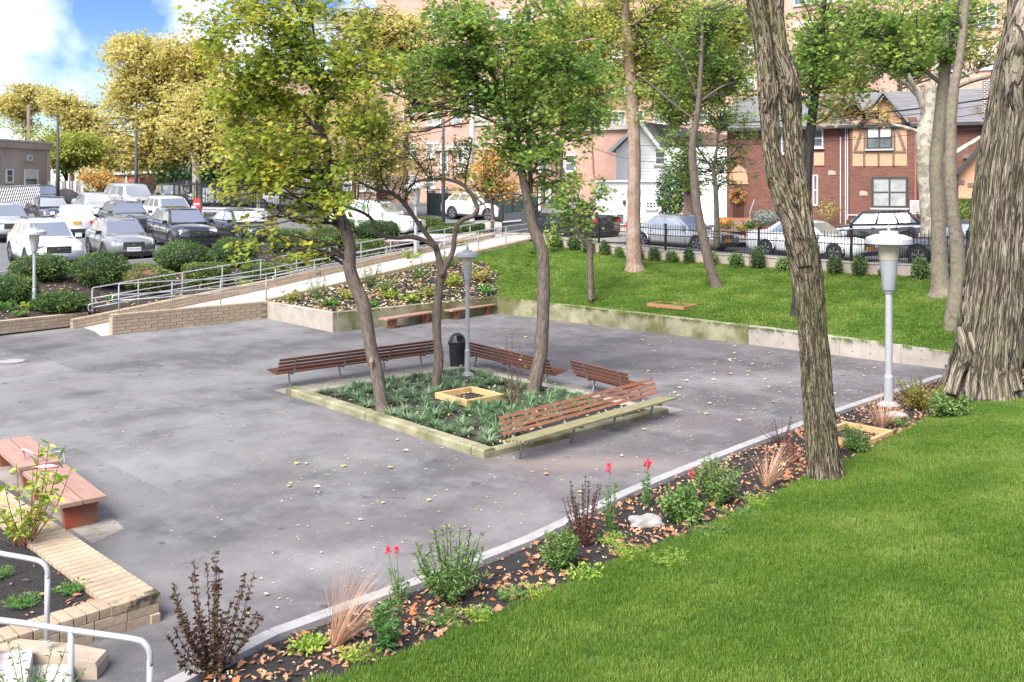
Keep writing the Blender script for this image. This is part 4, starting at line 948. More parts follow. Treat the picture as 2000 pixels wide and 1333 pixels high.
wire('wire crossing behind the left maple canopy', sag(D(380, 282, 70), D(870, 255, 60), .8), .022)
wire('wire crossing in front of the golden tree', sag(D(100, 285, 75), D(400, 290, 70), .5), .022)
# ================================================================== FOLIAGE TOOLS
def leaf_shape(kind):
    if kind == 'maple':
        o = [(0, -.08), (.10, .02), (.34, -.10), (.28, .12), (.50, .34), (.27, .38), (.22, .62), (.10, .56), (0, .92), (-.10, .56), (-.22, .62), (-.27, .38), (-.50, .34), (-.28, .12), (-.34, -.10), (-.10, .02)]
        V = [(0, .25, .0)] + [(x, y, .22 * abs(x) - .10 * y * y) for x, y in o]; Fc = [(0, i, i % 16 + 1) for i in range(1, 17)]
        return np.array(V), np.array(Fc)
    if kind == 'oval':
        V = [(0, 0, 0), (.22, .35, .06), (.16, .75, .02), (0, 1, -.08), (-.16, .75, .02), (-.22, .35, .06)]
        return np.array(V), np.array([(0, 1, 2), (0, 2, 3), (0, 3, 4), (0, 4, 5)])
    if kind == 'lance':
        V = [(0, 0, 0), (.11, .4, .03), (0, 1, -.12), (-.11, .4, .03)]
        return np.array(V), np.array([(0, 1, 2), (0, 2, 3)])
    if kind == 'clump':                                # small irregular tuft of far leaves
        V = [(-.5, .1, 0), (-.1, -.35, .12), (.15, .0, -.05), (.55, -.15, .1), (.35, .4, 0), (-.15, .5, .1)]
        return np.array(V), np.array([(0, 1, 2), (2, 3, 4), (0, 2, 5), (2, 4, 5)])
def scatter(P, size, kind, up=.6, az=None, sizevar=.3, r=rng):
    """leaf polygons at points P, normals loosely up; returns vertex and face arrays"""
    V, Fc = leaf_shape(kind); n = len(P); P = np.asarray(P, float)
    nrm = r.normal(size=(n, 3)); nrm /= np.linalg.norm(nrm, axis=1)[:, None]; nrm = nrm * (1 - up) + np.array([0, 0, 1]) * up; nrm /= np.linalg.norm(nrm, axis=1)[:, None]
    t = r.normal(size=(n, 3)) if az is None else az + r.normal(size=(n, 3)) * .35
    t -= nrm * (t * nrm).sum(1)[:, None]; t /= np.linalg.norm(t, axis=1)[:, None] + 1e-9; b = np.cross(t, nrm)
    s = size * (1 + sizevar * r.uniform(-1, 1, n)) if np.isscalar(size) else size
    W = P[:, None, :] + s[:, None, None] * (V[None, :, 0:1] * b[:, None, :] + V[None, :, 1:2] * t[:, None, :] + V[None, :, 2:3] * nrm[:, None, :])
    A = Fc[None] + (np.arange(n) * len(V))[:, None, None]
    return W.reshape(-1, 3), A.reshape(-1, Fc.shape[1])
def join_np(parts):
    V, Fc, b = [], [], 0
    for v, f in parts: V.append(v); Fc.append(f + b); b += len(v)
    return np.concatenate(V), np.concatenate(Fc)
LM = {}
LM['maple_l'] = leafmat('maple_leaf_turning', [(.17, .27, .045), (.25, .36, .05), (.34, .42, .06), (.50, .47, .07), (.66, .52, .08)], .58)
LM['maple_g'] = leafmat('maple_leaf_green', [(.11, .22, .06), (.16, .29, .07), (.23, .36, .07), (.32, .43, .08), (.52, .48, .09)], .58)
LM['small_g'] = leafmat('small_leaf_mixed', [(.07, .13, .025), (.12, .18, .03), (.20, .24, .04), (.35, .28, .04), (.45, .22, .05)], .35)
LM['gold'] = leafmat('golden_leaf', [(.40, .37, .12), (.56, .49, .14), (.66, .56, .15), (.64, .57, .26), (.48, .48, .16)], .55)
LM['orange'] = leafmat('orange_leaf', [(.58, .42, .12), (.62, .42, .12), (.60, .34, .12), (.45, .38, .09)], .45)
LM['yellowgreen'] = leafmat('yellow_green_leaf', [(.17, .25, .05), (.28, .36, .06), (.46, .46, .08), (.58, .46, .08)], .5)
LM['green_far'] = leafmat('far_green_leaf', [(.09, .17, .04), (.15, .25, .05), (.22, .32, .06), (.32, .38, .08)], .45)
LM['plane_l'] = leafmat('plane_leaf', [(.22, .24, .05), (.38, .33, .06), (.54, .40, .16), (.48, .32, .16)], .45)
LM['dark_green'] = leafmat('dark_evergreen_leaf', [(.018, .05, .018), (.03, .075, .022), (.05, .10, .03)], .15)
LM['hedge'] = leafmat('hedge_leaf', [(.035, .08, .022), (.06, .12, .03), (.10, .17, .04), (.19, .25, .06)], .25)
LM['hedge_y'] = leafmat('yellow_hedge_leaf', [(.07, .12, .03), (.14, .20, .045), (.24, .30, .07)], .3)  # yellower, lighter leaf colour than the plain hedge
LM['azalea'] = leafmat('azalea_leaf', [(.06, .13, .03), (.10, .20, .04), (.18, .28, .07), (.30, .38, .14)], .3)
LM['snap'] = leafmat('snapdragon_leaf', [(.045, .13, .03), (.07, .18, .035), (.11, .22, .05)], .25)
LM['purple'] = leafmat('purple_leaf', [(.035, .015, .018), (.07, .035, .025), (.10, .07, .03), (.045, .05, .02)], .2)
LM['wild'] = leafmat('light_green_leaf', [(.15, .28, .035), (.24, .38, .05), (.35, .42, .07), (.48, .42, .08)], .35)
LM['bedmix'] = leafmat('bed_plant_leaf', [(.08, .16, .04), (.18, .25, .05), (.34, .36, .07), (.45, .30, .12), (.40, .16, .10)], .3)
LM['fallen'] = leafmat('fallen_leaf', [(.17, .075, .04), (.30, .13, .07), (.44, .25, .15), (.36, .19, .11), (.40, .12, .03), (.52, .38, .24)], .1)
LM['litter'] = leafmat('small_litter', [(.55, .47, .30), (.62, .55, .42), (.55, .42, .12), (.50, .25, .09)], .1)
LM['lily'] = leafmat('lilyturf_blade', [(.05, .11, .04), (.09, .17, .07), (.20, .29, .15), (.42, .48, .32)], .25)
LM['tan'] = leafmat('dry_grass_blade', [(.42, .22, .13), (.55, .33, .21), (.62, .42, .28)], .2)
LM['fern'] = leafmat('fine_green_leaf', [(.06, .16, .03), (.10, .24, .05), (.18, .34, .09)], .25)
LM['turf'] = leafmat('grass_blade', [(.065, .140, .015), (.10, .19, .022), (.16, .25, .035), (.32, .37, .10)], .30, rough=.45)
M['bark_grey'] = barkmat('grey_brown_bark', (.065, .05, .042), (.165, .13, .105), su=16, sv=5, bump=.6, dist=.015)
M['bark_dark'] = barkmat('dark_bark', (.018, .016, .016), (.055, .046, .042), su=16, sv=4, bump=.6, dist=.02)
M['bark_twig'] = mat('twig_bark', (.045, .034, .028), .9)
M['bark_red'] = barkmat('reddish_flaky_bark', (.16, .10, .075), (.32, .22, .165), moss=(.36, .30, .25), su=10, sv=6, bump=.5, dist=.015)
M['bark_ridge'] = furrowbark('ridged_mossy_bark', (.045, .034, .023), (.155, .122, .083), (.26, .215, .155), (.165, .165, .07), su=20, sv=2.2)
M['bark_big'] = furrowbark('big_ridged_bark', (.055, .042, .031), (.18, .145, .108), (.31, .26, .205), (.17, .175, .09), su=11, sv=1.1, dist=.05)
M['bark_smooth'] = barkmat('smooth_grey_bark', (.11, .09, .07), (.21, .175, .14), moss=(.20, .19, .10), su=5, sv=9, bump=.35, dist=.01)
def planebark():
    m = mat('mottled_plane_bark', (.36, .33, .27), .8); t = m.node_tree; b = t.nodes['Principled BSDF']; l = t.links; tcn = N(t, 'ShaderNodeTexCoord')
    vo = N(t, 'ShaderNodeTexVoronoi'); vo.inputs['Scale'].default_value = 8; nn = N(t, 'ShaderNodeTexNoise'); nn.inputs['Scale'].default_value = 4; nn.inputs['Detail'].default_value = 4
    l.new(tcn.outputs['Object'], nn.inputs['Vector']); mx_ = N(t, 'ShaderNodeMix', data_type='RGBA'); mx_.inputs[0].default_value = .25; l.new(tcn.outputs['Object'], mx_.inputs[6]); l.new(nn.outputs['Color'], mx_.inputs[7]); l.new(mx_.outputs[2], vo.inputs['Vector'])
    r = N(t, 'ShaderNodeValToRGB'); r.color_ramp.interpolation = 'CONSTANT'; e = r.color_ramp.elements; e[0].color = (.22, .19, .14, 1); e[0].position = 0; e[1].position = .25; e[1].color = (.33, .30, .24, 1); a = e.new(.7); a.color = (.42, .39, .32, 1); a = e.new(.85); a.color = (.26, .23, .17, 1)
    s = N(t, 'ShaderNodeSeparateColor'); l.new(vo.outputs['Color'], s.inputs[0]); l.new(s.outputs[0], r.inputs[0]); l.new(r.outputs[0], b.inputs['Base Color']); return m
M['bark_plane'] = planebark()

def ridged(k=9, amp=.10, vs=.55, seed=0):
    """braided ridges: displacement as a share of the trunk radius"""
    def d(a, z, r):
        x, y = math.cos(a), math.sin(a)
        w_ = .8 * noise.noise(Vector((x * 1.3, y * 1.3, z * .5 + seed)))
        q = a * k / 2 + w_ * 3.2 + 1.7 * math.sin(z * 1.1 + 2 * x)
        n1 = 1 - abs(noise.noise(Vector((x * k * .55 + w_, y * k * .55 + w_, z * vs + seed)))) * 2.4
        n2 = 1 - abs(noise.noise(Vector((x * k * 1.25, y * k * 1.25, z * vs * 2.3 + 9 + seed)))) * 2.2
        n3 = noise.noise(Vector((x * k * 2.6, y * k * 2.6, z * vs * 5 + seed)))
        return r * amp * (n1 * .9 + n2 * .55 + n3 * .3 - 1.25)
    return d
def wob(amp=.08, seed=0, sc=2.5):
    def d(a, z, r): return r * amp * (noise.noise(Vector((math.cos(a) * .9 + seed, math.sin(a) * .9, z * sc))) + .5 * noise.noise(Vector((math.cos(a) * 3, math.sin(a) * 3 + seed, z * sc * 3))))
    return d
def px_limb(pts, Y, dY=0):
    """(x, y, width_px[, dY]) in the photo -> 3D points and radii at distance Y"""
    P, Rr = [], []
    for i, q in enumerate(pts):
        yy = Y + (q[3] if len(q) > 3 else dY * i / max(1, len(pts) - 1)); P.append(D(q[0], q[1], yy)); Rr.append(max(.006, q[2] * yy / F / 2))
    return P, Rr
class Tree:
    def __init__(s, name, label, base, bark, group=None, cat='tree', seed=1):
        s.t = thing(name, label, cat, base, group=group); s.bark = bark; s.sk = []; s.tw = MB(); s.rs = random.Random(seed); s.seed = seed; s.lv = []
    def limb(s, P, Rr, name='limb', n=10, res=.15, disp=None, skel=True):
        v, f, uv = tube(P, Rr, n, res, True, disp or wob(.10, s.seed))
        mk(name, v, f, M[s.bark] if isinstance(s.bark, str) else s.bark, s.t, uvs=uv, smooth=True)
        if skel:
            P2, R2 = catmull(P, Rr, .25); s.sk += list(zip(P2, R2))
    def twig(s, a, b, r0, r1, sagv=0.1, n=5, seg=5):
        m1_ = a.lerp(b, .35) + Vector((s.rs.gauss(0, .08), s.rs.gauss(0, .08), s.rs.gauss(.05, .08))) * (b - a).length
        m2_ = a.lerp(b, .7) + Vector((s.rs.gauss(0, .06), s.rs.gauss(0, .06), s.rs.gauss(.06, .05))) * (b - a).length
        P, Q = catmull([a, m1_, m2_, b], [r0, r0 * .7, r0 * .45, r1], max(.06, (b - a).length / seg)); v, f, uv = tube(P, Q, n, 0, False); s.tw.add(v, f, 0, uv); return P
    def crown(s, blobs, n, lpt, size, lm, kind='maple', minz=None, r0=.02, spread=.30, up=.55, zlow=-1e9, flat=.6, droop=.12, sub=4):
        """blobs: (centre, radii, weight). n branch tips, lpt leaves per tip"""
        tot = sum(b[2] for b in blobs); pts = []
        sk = [q for q in s.sk if q[0].z > zlow] or s.sk
        for _ in range(n):
            x = s.rs.random() * tot
            for c, r, w_ in blobs:
                x -= w_
                if x <= 0: break
            while True:
                q = Vector((s.rs.uniform(-1, 1), s.rs.uniform(-1, 1), s.rs.uniform(-1, 1))); l_ = q.length
                if l_ <= 1 and s.rs.random() < .25 + .75 * l_: break
            tip = Vector(c) + Vector((q.x * r[0], q.y * r[1], q.z * r[2]))
            best = min(sk, key=lambda k: (k[0] - tip).length + (0 if k[0].z < tip.z + .2 else 1.5) + .8 * s.rs.random())
            a = best[0]; rr = min(best[1] * .6, r0 * (1 + .25 * (tip - a).length)); P = s.twig(a, tip, rr, .004)
            if s.rs.random() < .5 and len(P) > 2: s.sk.append((P[len(P) // 2], rr * .6))
            for k in range(sub):
                i = s.rs.randrange(max(1, len(P) // 3), len(P)); b_ = P[i]
                dv_ = Vector((s.rs.gauss(0, 1), s.rs.gauss(0, 1), s.rs.gauss(0, .45))).normalized() * spread * s.rs.uniform(.6, 1.6)
                e = b_ + dv_ - Vector((0, 0, droop * spread)); v, f, uv = tube([b_, b_.lerp(e, .5) + Vector((0, 0, .04)), e], [.006, .004, .003], 3, 0, False); s.tw.add(v, f, 0, uv)
                m_ = max(1, int(lpt / sub))
                for _k in range(m_):
                    tt = s.rs.uniform(.2, 1.1); w3 = spread * .32
                    pts.append(tuple(b_.lerp(e, tt) + Vector((s.rs.gauss(0, w3), s.rs.gauss(0, w3), s.rs.gauss(-.02, w3 * flat)))))
        if pts:
            v, f = scatter(pts, size, kind, up, r=np.random.default_rng(s.seed)); s.lv.append((v, f, lm))
    def done(s, twmat='bark_twig'):
        if s.tw.v: s.tw.build('twigs', M[twmat], s.t, smooth=True, kind='stuff')
        for lm in dict.fromkeys(q[2] for q in s.lv):
            v, f = join_np([(a, b) for a, b, c in s.lv if c == lm]); mk('crown', v, f, LM[lm], s.t, kind='stuff')
        return s.t
def blob(x, y, rx, ry, Y, ryd=None, w=1):
    s_ = Y / F; c = D(x, y, Y); return (c, (rx * s_, ryd if ryd else rx * s_ * .8, ry * s_), w * rx * ry / 1000)

# ================================================================== TREES
# T1: left planter maple
Y = F * (H - .08) / (800 - HY)
T = Tree('maple_tree', 'slender leaning maple at the left of the central planter, turning yellow', D(748, 802, Y), 'bark_grey', 'trees in the central planter', seed=11)
P, Q = px_limb([(750, 808, 34), (746, 790, 27), (735, 720, 24), (727, 695, 24), (710, 600, 27), (694, 560, 25), (683, 525, 24), (683, 495, 26), (680, 468, 23), (664, 420, 22), (644, 375, 20), (637, 333, 16), (640, 295, 15), (628, 250, 13), (626, 212, 12), (634, 197, 11), (622, 160, 9), (616, 110, 7), (612, 60, 5), (606, 10, 4), (604, -50, 3)], Y, .6)
T.limb(P, Q, 'trunk', 14, .12, wob(.13, 3, 2))
sc = D(727, 705, Y); mk('bark_wound', *(lambda a: (a[0], a[1]))(tube([sc + Vector((-.0, -.10, .10)), sc + Vector((0, -.125, 0)), sc + Vector((0.01, -.11, -.14))], [.02, .05, .02], 8)), M['bark_red'], T.t)
for L_pts in ([(632, 262, 9), (618, 245, 9), (617, 225, 9), (620, 195, 8), (610, 172, 8), (597, 147, 7), (588, 120, 6), (577, 98, 6), (578, 60, 5), (580, 10, 4), (578, -40, 3)],
              [(618, 256, 6), (596, 224, 5), (578, 206, 5), (560, 199, 5), (532, 197, 4), (505, 200, 4), (480, 212, 3), (466, 232, 3), (452, 252, 2)],
              [(606, 232, 4), (590, 222, 4), (565, 221, 3), (540, 232, 3), (515, 248, 3), (492, 262, 2)],
              [(632, 250, 6), (642, 242, 5), (660, 239, 5), (692, 247, 4), (712, 254, 4), (728, 264, 3), (750, 272, 2)],
              [(637, 197, 6), (650, 186, 5), (680, 162, 5), (700, 147, 4), (722, 130, 4), (742, 113, 3)],
              [(625, 178, 5), (645, 150, 4), (672, 128, 4), (700, 90, 3), (722, 60, 3)],
              [(640, 350, 7), (628, 330, 7), (614, 322, 6), (590, 320, 5), (554, 322, 5), (520, 328, 4), (497, 332, 3)],
              [(597, 147, 5), (575, 142, 4), (552, 140, 4), (530, 150, 3), (510, 155, 2)],
              [(552, 62, 4), (530, 50, 4), (508, 42, 4), (480, 45, 3), (460, 60, 2), (440, 90, 2)],
              [(577, 98, 4), (545, 60, 4), (520, 40, 4), (490, 20, 3)],
              [(640, 295, 6), (624, 285, 5), (610, 290, 4), (590, 300, 3), (560, 300, 2)]):
    P, Q = px_limb(L_pts, Y + .3, T.rs.uniform(-1.2, 1.2)); T.limb(P, Q, 'limb', 7, .15)
T.crown([blob(480, 50, 110, 100, Y, 1.5), blob(620, 40, 130, 100, Y, 1.7), blob(430, 120, 45, 90, Y, 1.0, .7), blob(480, 150, 95, 60, Y, 1.4), blob(580, 150, 110, 70, Y, 1.6), blob(700, 130, 90, 90, Y, 1.5), blob(460, 215, 70, 45, Y, 1.2, .9), blob(700, 215, 80, 50, Y, 1.3, .8), blob(600, 235, 80, 35, Y, 1.1, .35)], 300, 33, .116, 'maple_l', zlow=D(0, 345, Y).z)
T.crown([blob(520, 285, 100, 40, Y, 1.3, 1.0), blob(470, 350, 70, 50, Y, 1.1, .9), blob(560, 340, 80, 40, Y, 1.1, .8), blob(640, 370, 60, 45, Y - .3, .8, .7), blob(480, 445, 35, 60, Y - .3, .5, .55), blob(700, 285, 60, 40, Y, 1, .7)], 110, 38, .118, 'maple_l')
T.done()
# T3: right planter maple
Y = F * (H - .08) / (766 - HY)
T = Tree('maple_tree', 'green maple with forked stems at the right of the central planter', D(1045, 770, Y), 'bark_grey', 'trees in the central planter', seed=23)
P, Q = px_limb([(1040, 775, 34), (1042, 762, 29), (1050, 725, 27), (1057, 686, 26), (1061, 600, 25), (1062, 540, 24), (1060, 495, 23), (1050, 465, 23), (1040, 440, 20), (1031, 390, 19), (1018, 335, 15), (1002, 287, 13), (990, 237, 12), (975, 195, 10), (966, 155, 8), (955, 125, 7), (945, 105, 6), (932, 75, 5), (925, 25, 4), (925, -40, 3)], Y, .5)
T.limb(P, Q, 'trunk', 14, .12, wob(.12, 5, 2))
for L_pts in ([(1031, 380, 12), (1022, 335, 10), (1015, 287, 9), (1006, 237, 8), (1001, 200, 8), (998, 150, 7), (1001, 105, 6), (1010, 62, 5), (1025, 25, 4), (1030, -40, 3)],
              [(1036, 395, 10), (1036, 335, 9), (1032, 275, 8), (1022, 240, 7), (1010, 215, 5), (1020, 180, 4)],
              [(995, 225, 7), (970, 185, 7), (950, 162, 6), (925, 148, 5), (900, 142, 5), (880, 137, 5), (858, 131, 4), (825, 118, 3), (790, 112, 2)],
              [(1035, 345, 6), (1048, 325, 5), (1075, 312, 5), (1098, 328, 4), (1110, 360, 3), (1120, 400, 2)],
              [(1022, 240, 5), (1060, 205, 4), (1100, 200, 4), (1140, 210, 3), (1165, 225, 2)],
              [(1001, 200, 5), (1035, 170, 4), (1060, 140, 4), (1090, 145, 3), (1130, 160, 2)],
              [(1031, 385, 5), (1000, 378, 4), (965, 385, 4), (945, 398, 3), (925, 405, 2)],
              [(925, 75, 4), (900, 50, 4), (860, 30, 3), (830, 20, 2)], [(1010, 62, 4), (1050, 30, 3), (1090, 20, 3)]):
    P, Q = px_limb(L_pts, Y + .2, T.rs.uniform(-1.3, 1.3)); T.limb(P, Q, 'limb', 7, .15)
T.crown([blob(900, 60, 120, 90, Y, 1.6), blob(1020, 50, 110, 80, Y, 1.7), blob(840, 130, 90, 70, Y, 1.3), blob(960, 140, 110, 70, Y, 1.5), blob(1080, 140, 90, 70, Y, 1.5), blob(820, 210, 70, 45, Y, 1.2, .8), blob(1070, 225, 75, 45, Y, 1.2, .9), blob(1130, 100, 55, 60, Y, 1.2, .7), blob(1160, 225, 50, 45, Y, 1, .7)], 300, 33, .116, 'maple_g', zlow=D(0, 300, Y).z)
T.crown([blob(960, 245, 70, 35, Y, 1, .5), blob(1050, 290, 60, 35, Y, 1, .7), blob(960, 300, 50, 30, Y, 1, .4), blob(1105, 345, 45, 45, Y, .8, .5), blob(1180, 160, 60, 60, Y + 3, 1, .5)], 72, 38, .110, 'maple_g')
T.done()
# T2: small twisting tree in the middle
Y = F * (H - .08) / (762 - HY)
T = Tree('crabapple_tree', 'low twisting small-leaved tree with crooked forked limbs in the central planter', D(850, 765, Y), 'bark_grey', 'trees in the central planter', seed=31)
P, Q = px_limb([(851, 768, 24), (852, 750, 18), (857, 699, 18), (853, 650, 17), (854, 600, 17), (858, 560, 16), (863, 534, 18), (858, 507, 13), (851, 483, 12), (845, 474, 10), (818, 438, 9), (788, 396, 9), (764, 378, 8), (737, 372, 6), (710, 360, 5), (690, 350, 3)], Y, .5); T.limb(P, Q, 'trunk', 12, .1, wob(.16, 2, 4))
for L_pts in ([(862, 540, 12), (884, 492, 10), (887, 468, 10), (893, 440, 9), (910, 427, 10), (926, 421, 10), (933, 408, 9), (927, 392, 8), (920, 378, 8), (905, 362, 8), (887, 354, 7), (870, 350, 7), (854, 350, 6), (830, 352, 5), (809, 357, 4), (795, 372, 3)],
              [(852, 484, 9), (830, 471, 9), (803, 463, 10), (780, 465, 8), (755, 463, 8), (738, 455, 8), (732, 442, 8), (722, 424, 7), (700, 412, 6), (677, 405, 4)],
              [(908, 366, 4), (912, 330, 4), (918, 300, 3), (922, 270, 3)], [(840, 350, 4), (820, 325, 3), (800, 300, 3), (790, 285, 2)], [(764, 378, 4), (745, 350, 3), (742, 320, 3), (735, 290, 2)],
              [(925, 385, 3), (945, 400, 3), (955, 420, 2)]):
    P, Q = px_limb(L_pts, Y + .1, T.rs.uniform(-.5, .8)); T.limb(P, Q, 'limb', 9, .1, wob(.15, 4, 4))
T.crown([blob(800, 320, 90, 50, Y, 1.2), blob(720, 350, 60, 50, Y, 1.0, .9), blob(860, 300, 60, 40, Y, 1.0, .8), blob(760, 280, 60, 35, Y, 1, .6), blob(900, 320, 50, 50, Y, .8, .4)], 90, 34, .065, 'small_g', 'oval', spread=.22, r0=.012, droop=.2)
T.done()
# T4: small maple leaning out of the lawn
Y = 33.2
T = Tree('maple_tree', 'small thin maple leaning left on the back lawn near the wall', D(1155, 584, Y), 'bark_grey', 'trees on the back lawn', seed=41)
P, Q = px_limb([(1155, 587, 15), (1154, 560, 12), (1153, 500, 12), (1151, 478, 12), (1136, 462, 13), (1126, 440, 12), (1118, 415, 9), (1105, 390, 7), (1094, 375, 9)], Y); T.limb(P, Q, 'trunk', 10, .15)
for L_pts in ([(1126, 440, 6), (1135, 410, 5), (1125, 375, 4), (1110, 350, 3)], [(1130, 420, 4), (1160, 390, 3), (1180, 375, 2)]): P, Q = px_limb(L_pts, Y, .6); T.limb(P, Q, 'limb', 6, .2)
T.crown([blob(1115, 390, 50, 55, Y, 1.1), blob(1150, 420, 45, 40, Y, .9, .9), blob(1085, 420, 45, 40, Y, .9, .6), blob(1160, 370, 35, 30, Y, .9, .5)], 46, 22, .15, 'maple_g', spread=.38)
T.done()
# T5, T6, T8, T9: lawn trees
def lawn_tree(name, label, pts, Y, bark, seed, crowns=(), limbs=(), n=12, dY=0, disp=None, group='trees on the back lawn', extra=None):
    if group == 'trees on the back lawn':               # stand it where the lawn is under its foot
        Y0 = GP(pts[0][0], pts[0][1]).y
        if abs(Y0 - Y) < 6: Y = Y0
    T = Tree(name, label, D(pts[0][0], pts[0][1], Y), bark, group, seed=seed); P, Q = px_limb(pts, Y, dY); P.insert(0, P[0] - Vector((0, 0, .3))); Q.insert(0, Q[0] * 1.1); T.limb(P, Q, 'trunk', n, .18, disp)
    for L_ in limbs: P, Q = px_limb(L_, Y + dY * .8, T.rs.uniform(-1, 1)); T.limb(P, Q, 'limb', 8, .2)
    if extra: extra(T)
    for c in crowns: T.crown(*c[0], **c[1])
    T.done(); return T
lawn_tree('sycamore_tree', 'straight reddish-barked tree on the back lawn in front of the white house', [(1240, 530, 44), (1239, 515, 33), (1238, 470, 28), (1238, 400, 26), (1239, 300, 25), (1236, 220, 23), (1232, 150, 21), (1227, 90, 20), (1222, 40, 17), (1221, -60, 14)], 38.6, 'bark_red', 51,
    [(([blob(1240, 20, 130, 100, 38.6, 2.5), blob(1130, 70, 70, 70, 38.6, 1.6, .7), blob(1330, 60, 90, 90, 38.6, 2, .9), blob(1250, 170, 70, 60, 38.6, 1.5, .6)], 200, 32, .14, 'yellowgreen'), dict(zlow=8, spread=.5))],
    [[(1221, 97, 8), (1190, 87, 7), (1165, 78, 6), (1140, 80, 5), (1105, 86, 3)], [(1228, 120, 4), (1180, 115, 4), (1170, 135, 3)], [(1235, 50, 8), (1290, 10, 7), (1330, -30, 5)]])
lawn_tree('maple_tree', 'slim grey tree with a kinked leaning trunk on the back lawn before the silver car', [(1400, 562, 26), (1396, 550, 20), (1385, 515, 20), (1375, 470, 19), (1362, 410, 17), (1356, 350, 17), (1352, 310, 15), (1354, 270, 14), (1362, 225, 12), (1366, 180, 10), (1370, 120, 8), (1372, 50, 6)], 35.5, 'bark_grey', 61,
    [(([blob(1370, 170, 110, 70, 35.5, 2), blob(1390, 60, 120, 80, 35.5, 2), blob(1300, 220, 60, 50, 35.5, 1.6, .8), blob(1450, 130, 60, 70, 35.5, 1.6, .8), blob(1340, 110, 70, 50, 35.5, 1.5, .8)], 190, 30, .135, 'maple_g'), dict(zlow=7.6, spread=.46))],
    [[(1357, 235, 6), (1330, 215, 6), (1305, 195, 5), (1270, 165, 4), (1250, 150, 3)], [(1362, 190, 4), (1330, 110, 4), (1290, 80, 3)], [(1365, 200, 5), (1410, 170, 4), (1440, 160, 3)]])
lawn_tree('dark_tree', 'slender almost black trunk partly hidden behind the forked tree', [(1550, 620, 15), (1553, 590, 13), (1560, 540, 15), (1568, 470, 17), (1574, 400, 19), (1577, 330, 20), (1584, 250, 19), (1592, 180, 16), (1600, 120, 14), (1606, 60, 11), (1612, -30, 8)], 28.5, 'bark_dark', 71,
    [(([blob(1600, 60, 90, 90, 28.5, 1.6), blob(1570, 150, 70, 60, 28.5, 1.3), blob(1640, 140, 60, 50, 28.5, 1.3, .8), blob(1560, 210, 45, 40, 28.5, 1, .5)], 110, 26, .14, 'maple_g'), dict(zlow=6.3, spread=.36))],
    [[(1597, 110, 5), (1640, 100, 4), (1680, 80, 3)], [(1592, 180, 4), (1560, 200, 3), (1540, 230, 2)]])
lawn_tree('maple_tree', 'smooth grey trunk with a knobbly root flare, left one of the close pair', [(1840, 578, 58), (1839, 566, 44), (1836, 545, 34), (1834, 480, 29), (1832, 400, 27), (1828, 340, 26), (1832, 280, 26), (1838, 220, 24), (1843, 165, 23), (1848, 110, 20), (1855, 60, 18), (1860, 0, 17), (1862, -60, 15)], 29.8, 'bark_smooth', 81,
    [(([blob(1780, 60, 110, 70, 29, 2), blob(1740, 120, 70, 40, 29, 1.5, .6), blob(1880, 50, 90, 70, 29, 1.8, .9), blob(1680, 40, 60, 50, 29, 1.4, .7), blob(1900, 110, 50, 40, 29, 1.4, .5)], 120, 24, .15, 'maple_g'), dict(zlow=8.2, spread=.4)), (([blob(1700, 120, 70, 50, 31, 1.5), blob(1800, 20, 110, 50, 31, 1.5), blob(1640, 190, 40, 40, 31, 1)], 110, 26, .13, 'maple_g'), dict(zlow=8.2, spread=.4))],
    [[(1843, 168, 10), (1815, 145, 9), (1780, 118, 8), (1750, 95, 7), (1725, 76, 7), (1700, 70, 6), (1678, 60, 4), (1650, 50, 3)], [(1757, 108, 4), (1740, 85, 3), (1720, 80, 2)], [(1690, 70, 3), (1650, 78, 3), (1622, 95, 2)]], n=14, disp=wob(.10, 8, 1.5))
lawn_tree('maple_tree', 'smooth grey leaning trunk beside the biggest tree, right one of the close pair', [(1858, 645, 30), (1860, 625, 31), (1866, 590, 31), (1871, 540, 29), (1869, 480, 27), (1862, 420, 24), (1857, 360, 23), (1857, 300, 22), (1858, 240, 21), (1862, 180, 20), (1872, 130, 17), (1880, 70, 15), (1886, 10, 14), (1890, -60, 12)], 25.6, 'bark_smooth', 91, (),
    [[(1866, 172, 9), (1900, 158, 8), (1940, 148, 7), (1990, 130, 5)], [(1880, 60, 6), (1870, 20, 5), (1880, -20, 4)]], n=14, disp=wob(.10, 18, 1.5))
# T7: forked mossy tree near the middle right
Y = 14.4
T = Tree('forked_tree', 'mossy deep-barked tree with two upright stems, rooted at the lawn edge', D(1612, 925, Y), 'bark_ridge', seed=101)
P, Q = px_limb([(1613, 945, 84), (1612, 925, 74), (1608, 890, 66), (1604, 850, 63), (1598, 780, 60), (1592, 700, 58), (1585, 620, 57), (1577, 550, 60), (1568, 490, 64), (1560, 450, 60), (1556, 415, 34), (1555, 395, 12)], Y, .2)
T.limb(P, Q, 'trunk', 120, .035, ridged(17, .09, 1.2, 3))
P, Q = px_limb([(1570, 520, 30), (1556, 460, 44), (1537, 405, 44), (1517, 350, 40), (1508, 300, 37), (1503, 230, 37), (1500, 190, 40), (1496, 140, 36), (1489, 80, 36), (1478, 20, 36), (1470, -50, 36)], Y, .2); T.limb(P, Q, 'stem', 84, .04, ridged(13, .10, 1.3, 13))
P, Q = px_limb([(1574, 520, 30), (1571, 470, 44), (1566, 420, 42), (1558, 350, 38), (1551, 300, 38), (1547, 240, 38), (1544, 190, 44), (1538, 150, 44), (1524, 110, 40), (1515, 60, 38), (1512, 10, 38), (1516, -60, 38)], Y, .3); T.limb(P, Q, 'stem', 84, .04, ridged(13, .10, 1.3, 23))
